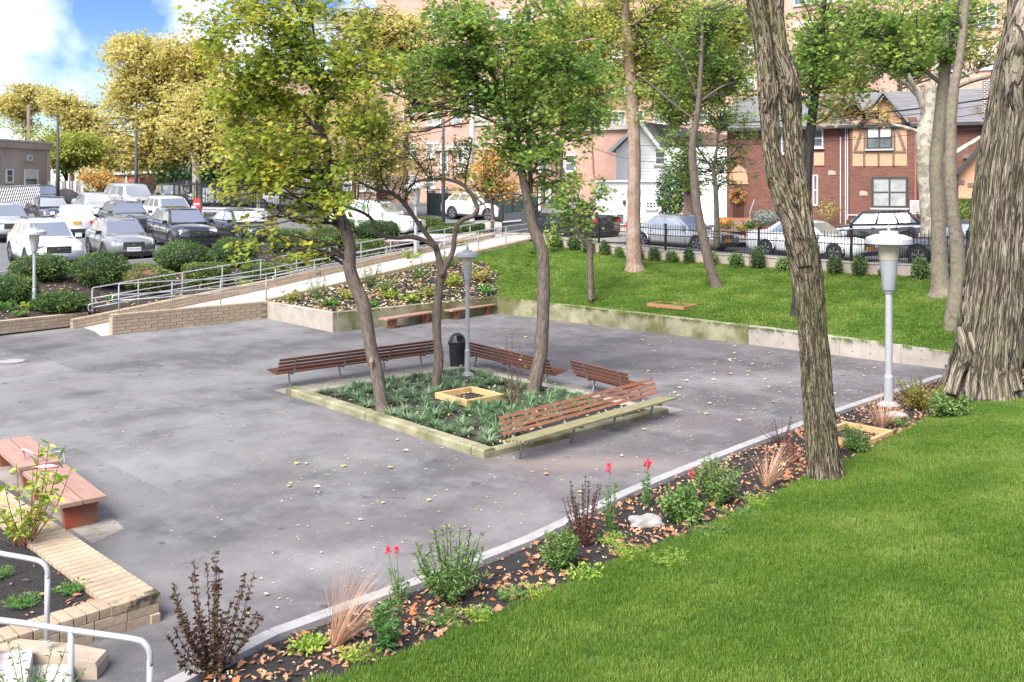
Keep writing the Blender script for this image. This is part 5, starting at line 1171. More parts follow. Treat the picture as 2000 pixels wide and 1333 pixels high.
for x, y, r_ in ((1548, 170, .10), (1500, 192, .08)):
    c = D(x, y, Y - .07); v, f, uv = tube([c + Vector((-.02, .06, -.20)), c, c + Vector((.02, .06, .20))], [.03, r_, .03], 24, .03, True, ridged(6, .3, 3, x)); mk('burl', v, f, M['bark_ridge'], T.t, uvs=uv, smooth=True)
T.done()
# T10: the big tree at the right edge
Y = 20.2
T = Tree('giant_tree', 'massive deeply furrowed tree with flaring roots at the right photo edge', D(1918, 766, Y), 'bark_big', seed=111)
dd = ridged(16, .085, .45, 5)
def flare(a, z, r):
    k = max(0, 1 - z / 1.1); return dd(a, z, r) + r * .10 * k * k * (.5 + math.sin(a * 5 + 1) * .7 + .5 * math.sin(a * 9))
P, Q = px_limb([(1916, 790, 176), (1918, 765, 156), (1921, 735, 136), (1927, 695, 124), (1934, 640, 117), (1940, 580, 112), (1947, 500, 108), (1956, 400, 106), (1966, 310, 104), (1980, 220, 103), (1995, 130, 98), (2012, 50, 96), (2030, -60, 96)], Y); T.limb(P, Q, 'trunk', 160, .06, flare)
P, Q = px_limb([(1990, 330, 20, .0), (1992, 240, 40, -.25), (1984, 160, 50, -.5), (1990, 80, 50, -.55), (2010, 20, 52, -.5), (2040, -60, 50, -.5)], Y); T.limb(P, Q, 'limb', 64, .06, ridged(8, .12, .7, 31))
c = D(1985, 100, Y - .62); v, f, uv = tube([c + Vector((-.1, .2, -.55)), c, c + Vector((.15, .2, .5))], [.06, .24, .08], 40, .05, True, ridged(7, .28, 1.5, 4)); mk('burl', v, f, M['bark_big'], T.t, uvs=uv, smooth=True)
for x0, y0, x1, y1, r_ in ((1884, 690, 1858, 762, .15), (1905, 700, 1895, 776, .14), (1950, 700, 1960, 768, .15), (1972, 690, 1990, 755, .13), (1928, 700, 1928, 774, .12)):
    a = D(x0, y0, Y - .45); b = D(x1, y1, Y - .75); v, f, uv = tube([a + Vector((0, .2, .5)), a, a.lerp(b, .6) + Vector((0, .03, -.03)), b - Vector((0, 0, .1))], [r_ * .5, r_, r_ * .9, r_ * .75], 36, .05, True, ridged(7, .16, .9, x0)); mk('root', v, f, M['bark_big'], T.t, uvs=uv, smooth=True)
P, Q = px_limb([(1906, 445, 14), (1870, 452, 12), (1850, 462, 10)], Y); 
T.done()
# T11: mottled plane tree on the far pavement, with its pale fallen-across boughs
Yp = 37.5
lawn_tree('plane_tree', 'mottled pale plane tree standing before the brown brick house', [(1818, 470, 40), (1816, 440, 34), (1812, 380, 32), (1808, 320, 34), (1806, 268, 34), (1812, 230, 28), (1815, 190, 24), (1816, 165, 20)], Yp, 'bark_plane', 121,
    [(([blob(1700, 100, 90, 60, Yp, 2.5, .8), blob(1640, 210, 90, 35, Yp, 2, .7), blob(1720, 230, 60, 25, Yp, 2, .45), blob(1560, 190, 60, 60, Yp, 2, .6), blob(1930, 60, 60, 60, Yp, 2, .6), blob(1930, 225, 40, 30, Yp, 1.5, .3)], 95, 20, .16, 'plane_l'), dict(zlow=6.5, spread=.45))],
    [[(1812, 240, 12), (1800, 205, 11), (1788, 175, 10), (1775, 150, 10), (1765, 120, 8), (1755, 90, 6)], [(1808, 200, 10), (1795, 190, 9), (1770, 165, 8), (1740, 145, 7), (1700, 132, 6), (1660, 128, 4)],
     [(1816, 185, 14), (1826, 150, 12), (1832, 110, 11), (1840, 70, 10), (1845, 20, 8)], [(1816, 200, 9), (1835, 170, 8), (1880, 150, 8), (1920, 130, 6)],
     [(1806, 262, 8), (1770, 250, 7), (1740, 243, 6), (1715, 232, 5), (1680, 222, 4)], [(1812, 330, 12), (1840, 315, 12), (1890, 285, 11), (1925, 265, 9), (1990, 240, 8)]], n=16, disp=wob(.12, 9, 1.5), group='street trees')
lawn_tree('street_tree', 'short thick pavement trunk behind the silver sedan', [(1346, 460, 36), (1347, 430, 26), (1347, 380, 24), (1350, 330, 20), (1350, 280, 16), (1352, 230, 10)], 47.5, 'bark_red', 131,
    [(([blob(1310, 300, 40, 60, 46, 1.6, .8), blob(1300, 380, 30, 50, 49, 1.2, .6), blob(1345, 330, 35, 50, 46, 1.4, .6)], 60, 24, .17, 'green_far'), dict(spread=.45))], (), group='street trees')
lawn_tree('street_tree', 'green young tree on the pavement behind the slim grey lawn tree', [(1399, 470, 13), (1400, 440, 11), (1399, 400, 10), (1397, 360, 9), (1394, 330, 7), (1400, 290, 5), (1405, 240, 4)], 40.5, 'bark_smooth', 141,
    [(([blob(1400, 270, 90, 65, 41, 2.2), blob(1360, 330, 55, 35, 41, 1.6, .8), blob(1440, 330, 50, 35, 41, 1.6, .7), blob(1420, 215, 70, 45, 41, 1.8, .8)], 120, 26, .13, 'green_far', 'oval'), dict(zlow=4.2, spread=.4))],
    [[(1395, 335, 5), (1370, 300, 4), (1350, 270, 3)], [(1397, 345, 5), (1430, 300, 4), (1460, 270, 3)]], group='street trees')
def far_tree(label, trunk, Y, blobs, n, lpt, size, lm, bark='bark_grey', limbs=(), seed=1, kind='clump', spread=.9, zlow=None, group='trees beyond the plaza', name='street_tree', r0=.05, up=.45):
    Ys = Y
    T = Tree(name, label, D(trunk[0][0], trunk[0][1], Y), bark, group, seed=seed); P, Q = px_limb(trunk, Y); T.limb(P, Q, 'trunk', 10, .5)
    for L_ in limbs: P, Q = px_limb(L_, Y, T.rs.uniform(-1, 1)); T.limb(P, Q, 'limb', 7, .5)
    T.crown([blob(*b[:4], Y, b[4] if len(b) > 4 else None, b[5] if len(b) > 5 else 1) for b in blobs], int(n * 1.15), int(lpt * 1.7), size * .70, lm, kind, spread=spread, zlow=zlow if zlow is not None else D(0, 330, Y).z, r0=r0, up=up, sub=5); T.done(); return T
far_tree('big golden plane tree filling the sky behind the parked cars', [(316, 400, 22), (312, 370, 17), (318, 330, 15), (325, 280, 14), (330, 220, 12), (335, 160, 9), (335, 110, 6)], 78,
    [(300, 130, 95, 65, 5), (370, 100, 70, 40, 4), (260, 100, 60, 40, 4, .9), (340, 200, 130, 70, 5), (240, 190, 45, 40, 3, .6), (250, 270, 80, 60, 4, .8), (350, 280, 90, 50, 4, .8), (420, 140, 60, 60, 4, .8)], 560, 34, .36, 'gold', limbs=[[(330, 200, 7), (290, 170, 6), (260, 175, 4)], [(332, 180, 6), (360, 140, 5), (380, 110, 3)], [(330, 190, 6), (300, 130, 5), (270, 100, 3)]], seed=201)
far_tree('pale-trunked plane tree behind the white guard rail', [(386, 415, 24), (385, 380, 19), (384, 340, 17), (382, 300, 15), (376, 275, 12), (380, 230, 9), (390, 180, 6)], 70,
    [(400, 230, 70, 60, 3.5), (350, 240, 50, 40, 3, .7), (440, 280, 60, 40, 3, .7), (460, 200, 60, 60, 3, .8)], 190, 30, .32, 'gold', 'bark_plane', [[(380, 280, 8), (360, 262, 6), (345, 265, 4)], [(384, 300, 6), (365, 325, 5)]], seed=202)
far_tree('tall yellowing tree above the stained building, leftmost', [(52, 390, 8), (52, 300, 8), (55, 220, 6), (60, 180, 4)], 105, [(60, 190, 45, 30, 4), (20, 210, 40, 25, 4, .8), (40, 250, 25, 30, 3, .3), (10, 195, 30, 15, 3, .3)], 120, 24, .40, 'gold', limbs=[[(55, 240, 4), (30, 215, 3), (5, 205, 2)], [(55, 230, 4), (80, 200, 3), (95, 180, 2)]], seed=203)
far_tree('dense golden-orange tree right of the utility pole', [(140, 390, 10), (140, 300, 9), (135, 250, 7), (130, 210, 5)], 100, [(130, 205, 45, 30, 4), (100, 200, 30, 22, 3, .8), (160, 235, 35, 25, 3.5), (190, 215, 30, 25, 3, .4), (200, 260, 40, 30, 3, .7)], 190, 26, .38, 'gold', seed=204)
far_tree('broad green and yellow tree with a forked dark trunk by the building corner', [(126, 395, 8), (127, 370, 7), (130, 345, 6), (128, 320, 5), (135, 290, 4)], 76, [(125, 290, 45, 35, 3), (160, 300, 45, 30, 3), (90, 265, 30, 25, 2.5, .7), (185, 285, 35, 30, 3, .7), (110, 320, 20, 20, 2, .5)], 200, 30, .28, 'yellowgreen', 'bark_dark', [[(128, 350, 4), (118, 325, 3), (112, 300, 2)]], seed=205)
far_tree('yellow tree overhanging the red brick garage', [(215, 395, 6), (215, 350, 5), (218, 310, 4)], 84, [(225, 285, 45, 35, 3), (265, 310, 40, 25, 3), (200, 320, 35, 14, 2.5, .4)], 150, 28, .30, 'gold', seed=206)
far_tree('small orange and green tree behind the black rear fence', [(204, 405, 5), (204, 380, 4), (205, 355, 3)], 71, [(200, 355, 30, 14, 1.5), (222, 362, 20, 12, 1.5, .8), (180, 345, 22, 14, 1.5, .7)], 70, 24, .20, 'orange', seed=207, spread=.5)
far_tree('dark evergreen mass beyond the lot entrance', [(440, 400, 8), (442, 360, 8), (445, 330, 6)], 76, [(440, 350, 45, 40, 3), (500, 350, 50, 40, 3), (330, 345, 30, 35, 2.5, .6), (400, 345, 30, 40, 2, .7)], 150, 34, .32, 'dark_green', 'bark_dark', seed=208)
far_tree('pale yellow plane tree behind the left maple canopy', [(505, 415, 12), (505, 360, 10), (508, 300, 9), (510, 250, 7), (512, 200, 5)], 66, [(470, 250, 70, 45, 3), (540, 270, 80, 45, 3), (600, 240, 70, 55, 3), (520, 180, 60, 60, 3, .7), (640, 300, 60, 35, 2.5, .8), (450, 310, 50, 30, 2.5, .5)], 330, 26, .28, 'gold', 'bark_plane', seed=209)
far_tree('pale plane tree behind the twisting planter tree', [(690, 420, 10), (692, 360, 9), (695, 300, 8), (700, 240, 6)], 60, [(700, 260, 60, 45, 3), (760, 290, 60, 45, 3), (680, 190, 60, 60, 3, .7), (740, 330, 70, 30, 2.5, .6), (780, 230, 50, 50, 3, .5)], 230, 24, .26, 'gold', seed=210)
far_tree('pavement tree with rusty yellow leaves left of the right planter maple', [(962, 452, 9), (962, 420, 8), (960, 390, 7), (955, 350, 5), (950, 320, 4)], 49, [(940, 340, 45, 22, 2), (980, 355, 40, 25, 2), (970, 310, 45, 25, 2), (900, 370, 25, 15, 1.5, .4), (1010, 375, 20, 15, 1.5, .3)], 110, 26, .17, 'orange', seed=211, spread=.5, zlow=4)
far_tree('golden tree between the right maple and the straight lawn tree', [(1090, 430, 14), (1092, 380, 12), (1095, 300, 11), (1100, 200, 8), (1105, 100, 6)], 52, [(1130, 60, 80, 60, 3), (1180, 150, 60, 50, 3), (1110, 180, 60, 50, 2.5, .8), (1160, 220, 50, 35, 2.5, .7), (1200, 40, 60, 50, 3)], 420, 30, .22, 'yellowgreen', seed=212, spread=.6)
far_tree('tall golden-leaved tree behind the slim kinked lawn tree', [(1310, 440, 10), (1312, 380, 12), (1315, 280, 11), (1320, 180, 9), (1325, 90, 7)], 55, [(1300, 60, 80, 70, 3), (1390, 60, 80, 70, 3), (1290, 160, 60, 50, 2.6, .8), (1420, 140, 60, 60, 2.6, .8), (1340, 200, 70, 35, 2.5, .6), (1470, 50, 50, 60, 3)], 560, 30, .23, 'yellowgreen', seed=213, spread=.6)
far_tree('yellow-green tree rising behind the brown brick house roof', [(1660, 230, 10), (1660, 200, 9), (1655, 150, 7), (1655, 80, 5)], 60, [(1650, 140, 60, 55, 3), (1700, 190, 30, 25, 2, .6), (1600, 100, 60, 60, 3), (1690, 60, 60, 50, 3, .7)], 300, 28, .24, 'yellowgreen', seed=214, spread=.6, zlow=8)
far_tree('lofty pale tree over the top centre of the view', [(790, 420, 12), (792, 300, 11), (795, 180, 9), (800, 60, 6)], 72, [(800, 90, 90, 70, 4), (720, 60, 90, 60, 4), (880, 170, 60, 50, 3, .6), (640, 90, 70, 70, 4, .7), (960, 200, 60, 50, 3, .6), (1040, 120, 60, 60, 3, .6)], 330, 22, .32, 'gold', seed=215)
# ================================================================== HEDGES AND SHRUBS
def ellipsoid_pts(n, r, shell=.55, rg=rng, box=0):
    d = rg.normal(size=(n, 3)); d /= np.linalg.norm(d, axis=1)[:, None]
    if box:                                           # squarish hedge
        m = np.abs(d).max(1)[:, None]; d = d / m * (1 - box * .0); 
    k = (shell + (1 - shell) * rg.random(n) ** .5)[:, None]
    return d * k * np.array(r)
def hedge(label, x, y, rx, rz, lm='hedge', box=0, n=2600, size=.055, ry=None, yb=None, trunk=True, seed=1, name='hedge', group='clipped hedges beside the ramp', tilt=0, lumps=5, grow=1.0, at=None):
    """x,y: photo centre of its foot; rx, rz half width and height in pixels"""
    rg = np.random.default_rng(seed); b = at if at is not None else GP(x, y); s = b.y / F; RX, RZ = rx * s * grow, rz * s; RY = ry or RX * .75
    t = thing(name, label, 'hedge' if box else 'shrub', b, group=group); c = b + Vector((0, 0, RZ * 1.05))
    P = ellipsoid_pts(n, (RX, RY, RZ), .72, rg, box)
    # uneven outline from slow noise
    for i in range(n):
        q = Vector(P[i]); k = 1 + (.10 if box else .34) * noise.noise(Vector((q.x / RX * lumps * .5, q.y / RY * lumps * .5, q.z / RZ * lumps * .4 + seed))); P[i] = q * k
    if box: P[:, 2] = np.minimum(P[:, 2], RZ * .97 + rg.normal(0, .012, n))
    az = P / (np.linalg.norm(P, axis=1)[:, None] + 1e-6)
    v, f = scatter(P + np.array(c), size, 'oval', .25, az=az, r=rg); 
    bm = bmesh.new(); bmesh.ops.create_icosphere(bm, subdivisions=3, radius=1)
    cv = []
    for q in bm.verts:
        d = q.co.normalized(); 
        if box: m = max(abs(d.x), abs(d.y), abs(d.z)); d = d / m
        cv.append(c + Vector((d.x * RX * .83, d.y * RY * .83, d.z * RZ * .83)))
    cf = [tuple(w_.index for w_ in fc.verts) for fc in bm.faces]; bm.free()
    mk('core_fill', cv, cf, M['hedge_core'], t, smooth=True, kind='stuff')  # solid core added inside the leaf shell for opacity, no real branches
    mk('foliage', v, f, LM[lm], t, kind='stuff')
    if trunk:
        k = MB(); 
        for i in range(4): a = rg.uniform(0, 6.28); k.tube([b - Vector((0, 0, .1)), b + Vector((math.cos(a) * RX * .3, math.sin(a) * RY * .3, RZ * .7))], [.03, .02], 5)
        k.build('stems', M['bark_twig'], t)
    return t
M['hedge_core'] = mat('hedge_core_fill', (.020, .030, .012), 1.0, var=.5, vscale=9, bump=1, bscale=12)  # dark green of the added core, seen through gaps between leaves
M['dead_core'] = mat('bare_juniper_twigs', (.16, .085, .06), 1.0, var=.4, vscale=9, bump=1, bscale=14)
H_ = [ # label, x, foot y, half w, half h, leaf, box
 ('flat-topped dark juniper in front of the parked white SUV', 78, 548, 48, 26, 'hedge', 0), ('spreading cushion of juniper at the left photo edge', 26, 592, 42, 27, 'hedge', 0),
 ('low dark juniper just right of the left lamp post', 118, 610, 44, 20, 'hedge', 0), ('big rounded juniper left of the grey hatchback', 195, 560, 48, 34, 'hedge', 0),
 ('juniper with a bare reddish underside', 283, 570, 50, 26, 'hedge_y', 0), ('long clipped hedge in front of the black SUV', 360, 530, 56, 28, 'hedge', 0),
 ('rounded hedge joined to the right end of the long hedge', 460, 520, 48, 26, 'hedge', 0), ('small flat-topped box hedge below the long hedge', 405, 556, 37, 20, 'hedge_y', 1),
 ('square box hedge right of the orange-plated car', 562, 498, 32, 24, 'hedge', 1), ('squat box hedge close behind the ramp rail', 614, 520, 34, 26, 'hedge', 1),
 ('loose light juniper between the two square hedges', 645, 480, 40, 20, 'hedge_y', 0), ('box hedge just behind the left maple trunk', 670, 470, 20, 20, 'hedge', 1),
 ('box hedge with rust-coloured twigs in front of the big white SUV', 743, 465, 40, 17, 'hedge', 1), ('low box hedge between the rail and the left maple trunk', 718, 500, 28, 15, 'hedge_y', 1),
 ('low clipped hedge beside the pale lamp post', 832, 448, 26, 11, 'hedge_y', 1), ('low flat hedge farthest up the ramp', 905, 455, 38, 9, 'hedge', 1),
 ('dim low hedge under the long handrail', 515, 545, 36, 14, 'hedge_y', 1), ('low clipped hedge between ramp rail and lot near the lamp', 870, 462, 30, 9, 'hedge', 1)]
for i, (lb, x, y, rx, rz, lm, bx) in enumerate(H_):
    jp = i < 4 or i == 10
    o = hedge(lb, x, y, rx * (1.12 if jp else 1.04), rz * (.95 if jp else 1.0), lm, bx, n=int(2400 + rx * 50), size=.080, seed=300 + i, lumps=9 if jp else 5)
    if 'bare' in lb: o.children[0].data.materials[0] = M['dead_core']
# upright little evergreens along the fence wall
yx = [(1100, 472, 10, 14, 0), (1133, 482, 13, 15, 0), (1161, 486, 11, 16, 0), (1193, 492, 10, 15, 0), (1222, 492, 8, 11, 1), (1258, 500, 9, 14, 0), (1290, 502, 10, 14, 0), (1325, 505, 11, 12, 1), (1357, 511, 9, 16, 0), (1401, 514, 12, 14, 1), (1450, 517, 13, 14, 1), (1492, 520, 14, 21, 0), (1541, 525, 12, 14, 1), (1597, 530, 11, 17, 0), (1642, 533, 13, 19, 0), (1690, 533, 13, 20, 0), (1742, 533, 12, 12, 0), (1809, 534, 15, 22, 1), (1877, 545, 15, 18, 0)]
protos = {}
nm = ['pale loose', 'dark upright']
lbs = ['leftmost, beside the ramp gate', 'second from the ramp gate', 'right of the thin leaning maple', 'left of the straight reddish trunk', 'tiny pale one touching the straight reddish trunk', 'just right of the straight reddish trunk', 'under the rear wheel of the silver sedan', 'pale one under the silver sedan door', 'left of the slim kinked trunk', 'pale one right of the slim kinked trunk', 'pale one below the gap between the two sedans', 'tall one under the white sedan rear wheel', 'pale one left of the forked tree', 'just right of the forked tree', 'under the white sedan front wheel', 'left of the tallest lamp post', 'hidden behind the tallest lamp post', 'bright fat one left of the paired trunks', 'right of the paired trunks']
def at_fence(x):
    for a, b in zip(FP, FP[1:]):
        p = on_line(a, b, x)
        if min(a.x, b.x) - .01 <= p.x <= max(a.x, b.x) + .01: break
    p = p + (-spn) * .42; p.z = drop(p.x, p.y) - .03; return p
for i, (x, y, rx, rz, kind) in enumerate(yx):
    o = hedge(('pale loose bush' if kind else 'dark small evergreen') + ' at the fence wall, ' + lbs[i], x, y, rx, rz, 'azalea' if kind else 'hedge', 0, n=650, size=.075, seed=400 + i, name='evergreen_bush', group='small bushes along the fence wall', ry=rx * .022, at=at_fence(x))

# ---- generic plants
def stem_plant(name, label, base, h, nst, spread, lm, lsize, lper, kind='oval', seed=1, stemc='bark_twig', group=None, cat='plant', flower=None, up=.35, lean=(0, 0), low=.15, fl_size=.035, sr=.006):
    rs = random.Random(seed); t = thing(name, label, cat, base, group=group); k = MB(); pts = []; az = []; fl = []
    for i in range(nst):
        a = rs.uniform(0, 6.28); r = spread * math.sqrt(rs.random()); hh = h * (rs.uniform(.6, 1.0) if cat != 'shrub' else rs.uniform(.35, 1.08)) * (1 - .25 * r / max(spread, .01))
        tip = base + Vector((math.cos(a) * r + lean[0] * hh, math.sin(a) * r + lean[1] * hh, hh)); m_ = base.lerp(tip, .5) + Vector((math.cos(a), math.sin(a), 0)) * r * .15
        P, Q = catmull([base + Vector((math.cos(a), math.sin(a), 0)) * .02, m_, tip], [sr, sr * .8, sr * .4], .06); v, f, uv = tube(P, Q, 4, 0, False); k.add(v, f, 0, uv)
        for j in range(lper):
            q = rs.uniform(low, 1.0); p = P[min(len(P) - 1, int(q * (len(P) - 1)))]; b_ = rs.uniform(0, 6.28); pts.append(tuple(p)); az.append((math.cos(b_), math.sin(b_), .35))
        if flower and rs.random() < flower[1]: fl.append(tip)
    k.build('stems', M[stemc] if isinstance(stemc, str) else stemc, t, kind='stuff')
    v, f = scatter(pts, lsize, kind, up, az=np.array(az), r=np.random.default_rng(seed)); mk('leaves', v, f, LM[lm], t, kind='stuff')
    for p in fl:
        fk = MB(); pr = []
        fp_ = []
        for _ in range(34): z_2 = rs.uniform(0, 1); w_ = fl_size * (1 - z_2 * .7); b_ = rs.uniform(0, 6.28); fp_.append(tuple(p + Vector((math.cos(b_) * w_ * .6, math.sin(b_) * w_ * .6, z_2 * fl_size * 2.4 - .01))))
        v, f = scatter(fp_, fl_size * .95, 'oval', .3, r=np.random.default_rng(5)); mk('flower', v, f, flower[0], t)
    return t
M['petal_red'] = leafmat('red_petal', [(.62, .02, .05), (.75, .05, .10), (.80, .10, .16)], .3)
M['stem_g'] = mat('green_stem', (.10, .17, .04), .7); M['stem_p'] = mat('purple_stem', (.10, .035, .035), .7); M['stem_red'] = mat('red_stem', (.22, .06, .04), .7)
def blades(name, label, base, n, ln, lean, lm, w=.006, seed=1, cat='grass clump', group=None, arch=.5, spread=.08, up0=.3, me_only=False, width_mid=1.0):
    rs = np.random.default_rng(seed); V, Fc = [], []; seg = 5
    for i in range(n):
        a = rs.uniform(0, 6.28); r0 = spread * rs.random() ** .5; L_n = ln * rs.uniform(.55, 1.1); el = math.atan2(1, up0 + rs.normal(0, .25)); 
        p = np.array([math.cos(a) * r0, math.sin(a) * r0, 0.]); d = np.array([math.cos(a) * math.cos(el) + lean[0], math.sin(a) * math.cos(el) + lean[1], math.sin(el)]); d /= np.linalg.norm(d)
        sd_ = np.array([-math.sin(a), math.cos(a), 0.]); b = len(V)
        for k in range(seg + 1):
            tt = k / seg; ww = w * (1 - tt ** 1.6) * width_mid + .0006; V.append(p - sd_ * ww); V.append(p + sd_ * ww)
            d = d + np.array([math.cos(a) * .06, math.sin(a) * .06, -arch * .32]) * (tt + .2); d /= np.linalg.norm(d); p = p + d * L_n / seg
        for k in range(seg): q = b + 2 * k; Fc.append((q, q + 1, q + 3, q + 2))
    V = np.array(V); Fc = np.array(Fc)
    if me_only: return V, Fc
    t = thing(name, label, cat, base, group=group); mk('blades', V + np.array(base), Fc, LM[lm], t, kind='stuff'); return t
# lilyturf in the central planter: a few meshes, copied
proto = []
for s_ in range(4):
    V, Fc = blades('', '', None, 120, .31, (0, 0), 'lily', .0085, 500 + s_, arch=1.35, spread=.06, up0=.75, me_only=True); me = mk('lilyturf', V, Fc, LM['lily']).data; bpy.data.objects.remove(bpy.data.objects['lilyturf']); proto.append(me)
rs = random.Random(5); spots = []
tries = 0
tr_b = [D(748, 800, F * (H - .08) / 430), G(917, 782, .06), D(850, 765, F * (H - .08) / 392), D(1045, 768, F * (H - .08) / 396), G(913, 733, .06)]
while len(spots) < 96 and tries < 8000:
    tries += 1; a_, b_ = rs.uniform(.6, PW - .45), rs.uniform(.45, PD - .4)
    if rs.random() < .1: pass
    p = PL + du * a_ + dvv * b_
    # the clumps thin out towards the worn bench, where bare mulch shows
    if a_ > PW - 1.1 and b_ > 1.6 : continue
    if any((p - q).length < .375 for q in spots) or any((Vector((p.x, p.y, 0)) - Vector((q.x, q.y, 0))).length < (.75 if i == 1 else .28) for i, q in enumerate(tr_b)): continue
    spots.append(p)
ordw = ['first', 'second', 'third', 'fourth', 'fifth', 'sixth', 'seventh', 'eighth', 'ninth', 'tenth', 'eleventh', 'twelfth', 'thirteenth', 'fourteenth', 'fifteenth', 'sixteenth', 'seventeenth', 'eighteenth', 'nineteenth', 'twentieth']
rows_ = {}
for p in spots: rows_.setdefault(int((p - PL).dot(dvv) / .62), []).append(p)
lab = {}
for ri, key in enumerate(sorted(rows_)):
    for ci, p in enumerate(sorted(rows_[key], key=lambda q: (q - PL).dot(du))): lab[id(p)] = 'lilyturf clump, %s along from the left, in the %s row behind the front kerb' % (ordw[ci], ordw[ri])
for p in spots:
    pid = id(p)
    o = bpy.data.objects.new('lilyturf', rs.choice(proto)); C.objects.link(o); p.z = drop(p.x, p.y) - .01; o.location = p; s_ = rs.uniform(.75, 1.15); o.scale = (s_, s_, s_ * rs.uniform(.9, 1.15)); o.rotation_euler = (0, 0, rs.uniform(0, 6.28))
    tag(o, lab[pid], 'plant', 'lilyturf clumps in the central planter')
# bare twiggy shrub in the planter
stem_plant('twiggy_shrub', 'tall almost leafless twiggy shrub before the right planter maple', GP(1000, 795), 1.75, 14, .42, 'bedmix', .07, 1, 'oval', 611, 'stem_p', cat='shrub', low=.55, sr=.008)

# ---- plants along the near bed, placed from the photo
def PP(x, y): return GP(x, y)
AZ = [ # leafy green azaleas: x, foot y, height px, half spread px, words
 (885, 1172, 135, 80, 'largest light green azalea in the near bed, its top reaching over the kerb'), (1095, 1110, 75, 38, 'compact green bush below the leafless purple shrub'), (1400, 985, 88, 48, 'fresh green azalea beside the pale kerb left of the forked tree'),
 (1330, 1020, 70, 48, 'dark leafy bush right of the tallest red flower'), (1800, 800, 62, 50, 'grey-green twiggy bush at the foot of the giant tree'), (1850, 815, 50, 40, 'upright leafy bush between the giant tree and the lawn'), (1672, 885, 55, 26, 'small leafy plant before the pale timber frame')]
for i, (x, y, hp, sp, lb) in enumerate(AZ):
    b = PP(x, y); s_ = b.y / F; stem_plant('azalea_bush', lb, b, hp * s_ * 1.1, 60, sp * s_ * 1.1, 'azalea' if i != 4 else 'small_g', .066, 52, 'lance' if i not in (3, 5) else 'oval', 620 + i, 'bark_twig', group='leafy green bushes in the near bed', cat='shrub')
SN = [(755, 1270, 125, 46, 'tall leafy snapdragon pair with two dark pink blooms near the dry grass', .05), (778, 1180, 95, 26, 'slim snapdragon with two pink-red blooms above the kerb', .35), (1193, 1040, 125, 26, 'snapdragon with one red bloom beside the dark twiggy shrub', .25), (1265, 990, 78, 24, 'snapdragon with the biggest red bloom standing alone at the kerb', .3), (1352, 975, 42, 14, 'short snapdragon with a tiny dark red bloom at the kerb', .4)]
for i, (x, y, hp, sp, lb, fl) in enumerate(SN):
    b = PP(x, y); s_ = b.y / F; stem_plant('snapdragon', lb, b, hp * s_, 12 if i == 0 else 6, sp * s_ * .8, 'snap', .085 if i == 0 else .06, 40, 'lance', 640 + i, 'stem_g', group='snapdragons in the near bed', cat='flower')
for x, y in ((758, 1078), (775, 1078), (1190, 917), (1265, 912), (1351, 928)):
    # bloom spikes stand at their photographed places above their own plants
    pl = {758: (778, 1180), 775: (778, 1180), 1190: (1193, 1040), 1265: (1265, 990), 1351: (1352, 975)}[x]; b = PP(*pl); tp = D(x, y, b.y); s_ = b.y / F; size = {1190: 7, 1265: 9}.get(x, 6.5) * s_
    par = [o for o in C.objects if o.get('category') == 'flower' and (o.location - b).length < .01][0]
    fp_ = []; rs3 = random.Random(x)
    for _ in range(44): zz = rs3.random(); w_ = size * (1 - zz * .7) * .7; a_ = rs3.uniform(0, 6.28); fp_.append(tuple(tp + Vector((math.cos(a_) * w_, math.sin(a_) * w_, zz * size * 2.2 - size * .6))))
    v, f = scatter(fp_, size * .8, 'oval', .3); mk('flower', v, f, M['petal_red'], par)
    k = MB(); k.tube([b, b.lerp(tp, .5) + Vector((.01, 0, 0)), tp], [.006, .005, .004], 5); k.build('flower_stem', M['stem_g'], par)
b = PP(418, 1318); s_ = b.y / F; stem_plant('purple_shrub', 'spindly dark purple-leaved shrub at the bottom, its foot full of orange leaves', b, 240 * s_, 32, 105 * s_, 'purple', .044, 78, 'oval', 660, 'stem_p', cat='shrub', low=.12)
b = PP(1140, 1068); s_ = b.y / F; stem_plant('purple_shrub', 'thin brown leafless shrub beside the single-bloom snapdragon', b, 150 * s_, 36, 46 * s_, 'purple', .028, 50, 'oval', 661, 'stem_p', cat='shrub', low=.3)
b = PP(1550, 905); s_ = b.y / F; stem_plant('purple_shrub', 'dark reddish low shrub left of the forked trunk', b, 62 * s_, 18, 38 * s_, 'purple', .030, 26, 'lance', 662, 'stem_red', cat='shrub', low=.2)
b = PP(1525, 868); stem_plant('purple_shrub', 'wiry grey shrub hanging over the kerb left of the forked tree', b, .55, 16, .42, 'purple', .024, 18, 'oval', 663, 'stem_p', cat='shrub', low=.3)
b = PP(1705, 770); stem_plant('purple_shrub', 'wispy purple shrub over the kerb in front of the giant tree', PP(1772, 775), .45, 16, .55, 'purple', .03, 18, 'oval', 664, 'stem_p', cat='shrub', low=.3)
GR = [(655, 1262, 165, (.28, .1), 'tall dry tan ornamental grass at the kerb, left of the pink blooms', 150), (1498, 950, 95, (.18, .05), 'dry tan grass clump left of the forked tree', 110), (1722, 836, 70, (.0, .0), 'pinkish dry grass clump around the tallest lamp post foot', 140)]
for i, (x, y, hp, ln, lb, n_) in enumerate(GR):
    b = PP(x, y); s_ = b.y / F; blades('dry_grass', lb, b, n_, hp * s_ * 1.05, (ln[0] * 1.5, ln[1]), 'tan', .0026 + .001 * i, 680 + i, arch=.62, spread=.06, up0=.45, group='dry ornamental grasses in the near bed', cat='grass clump')
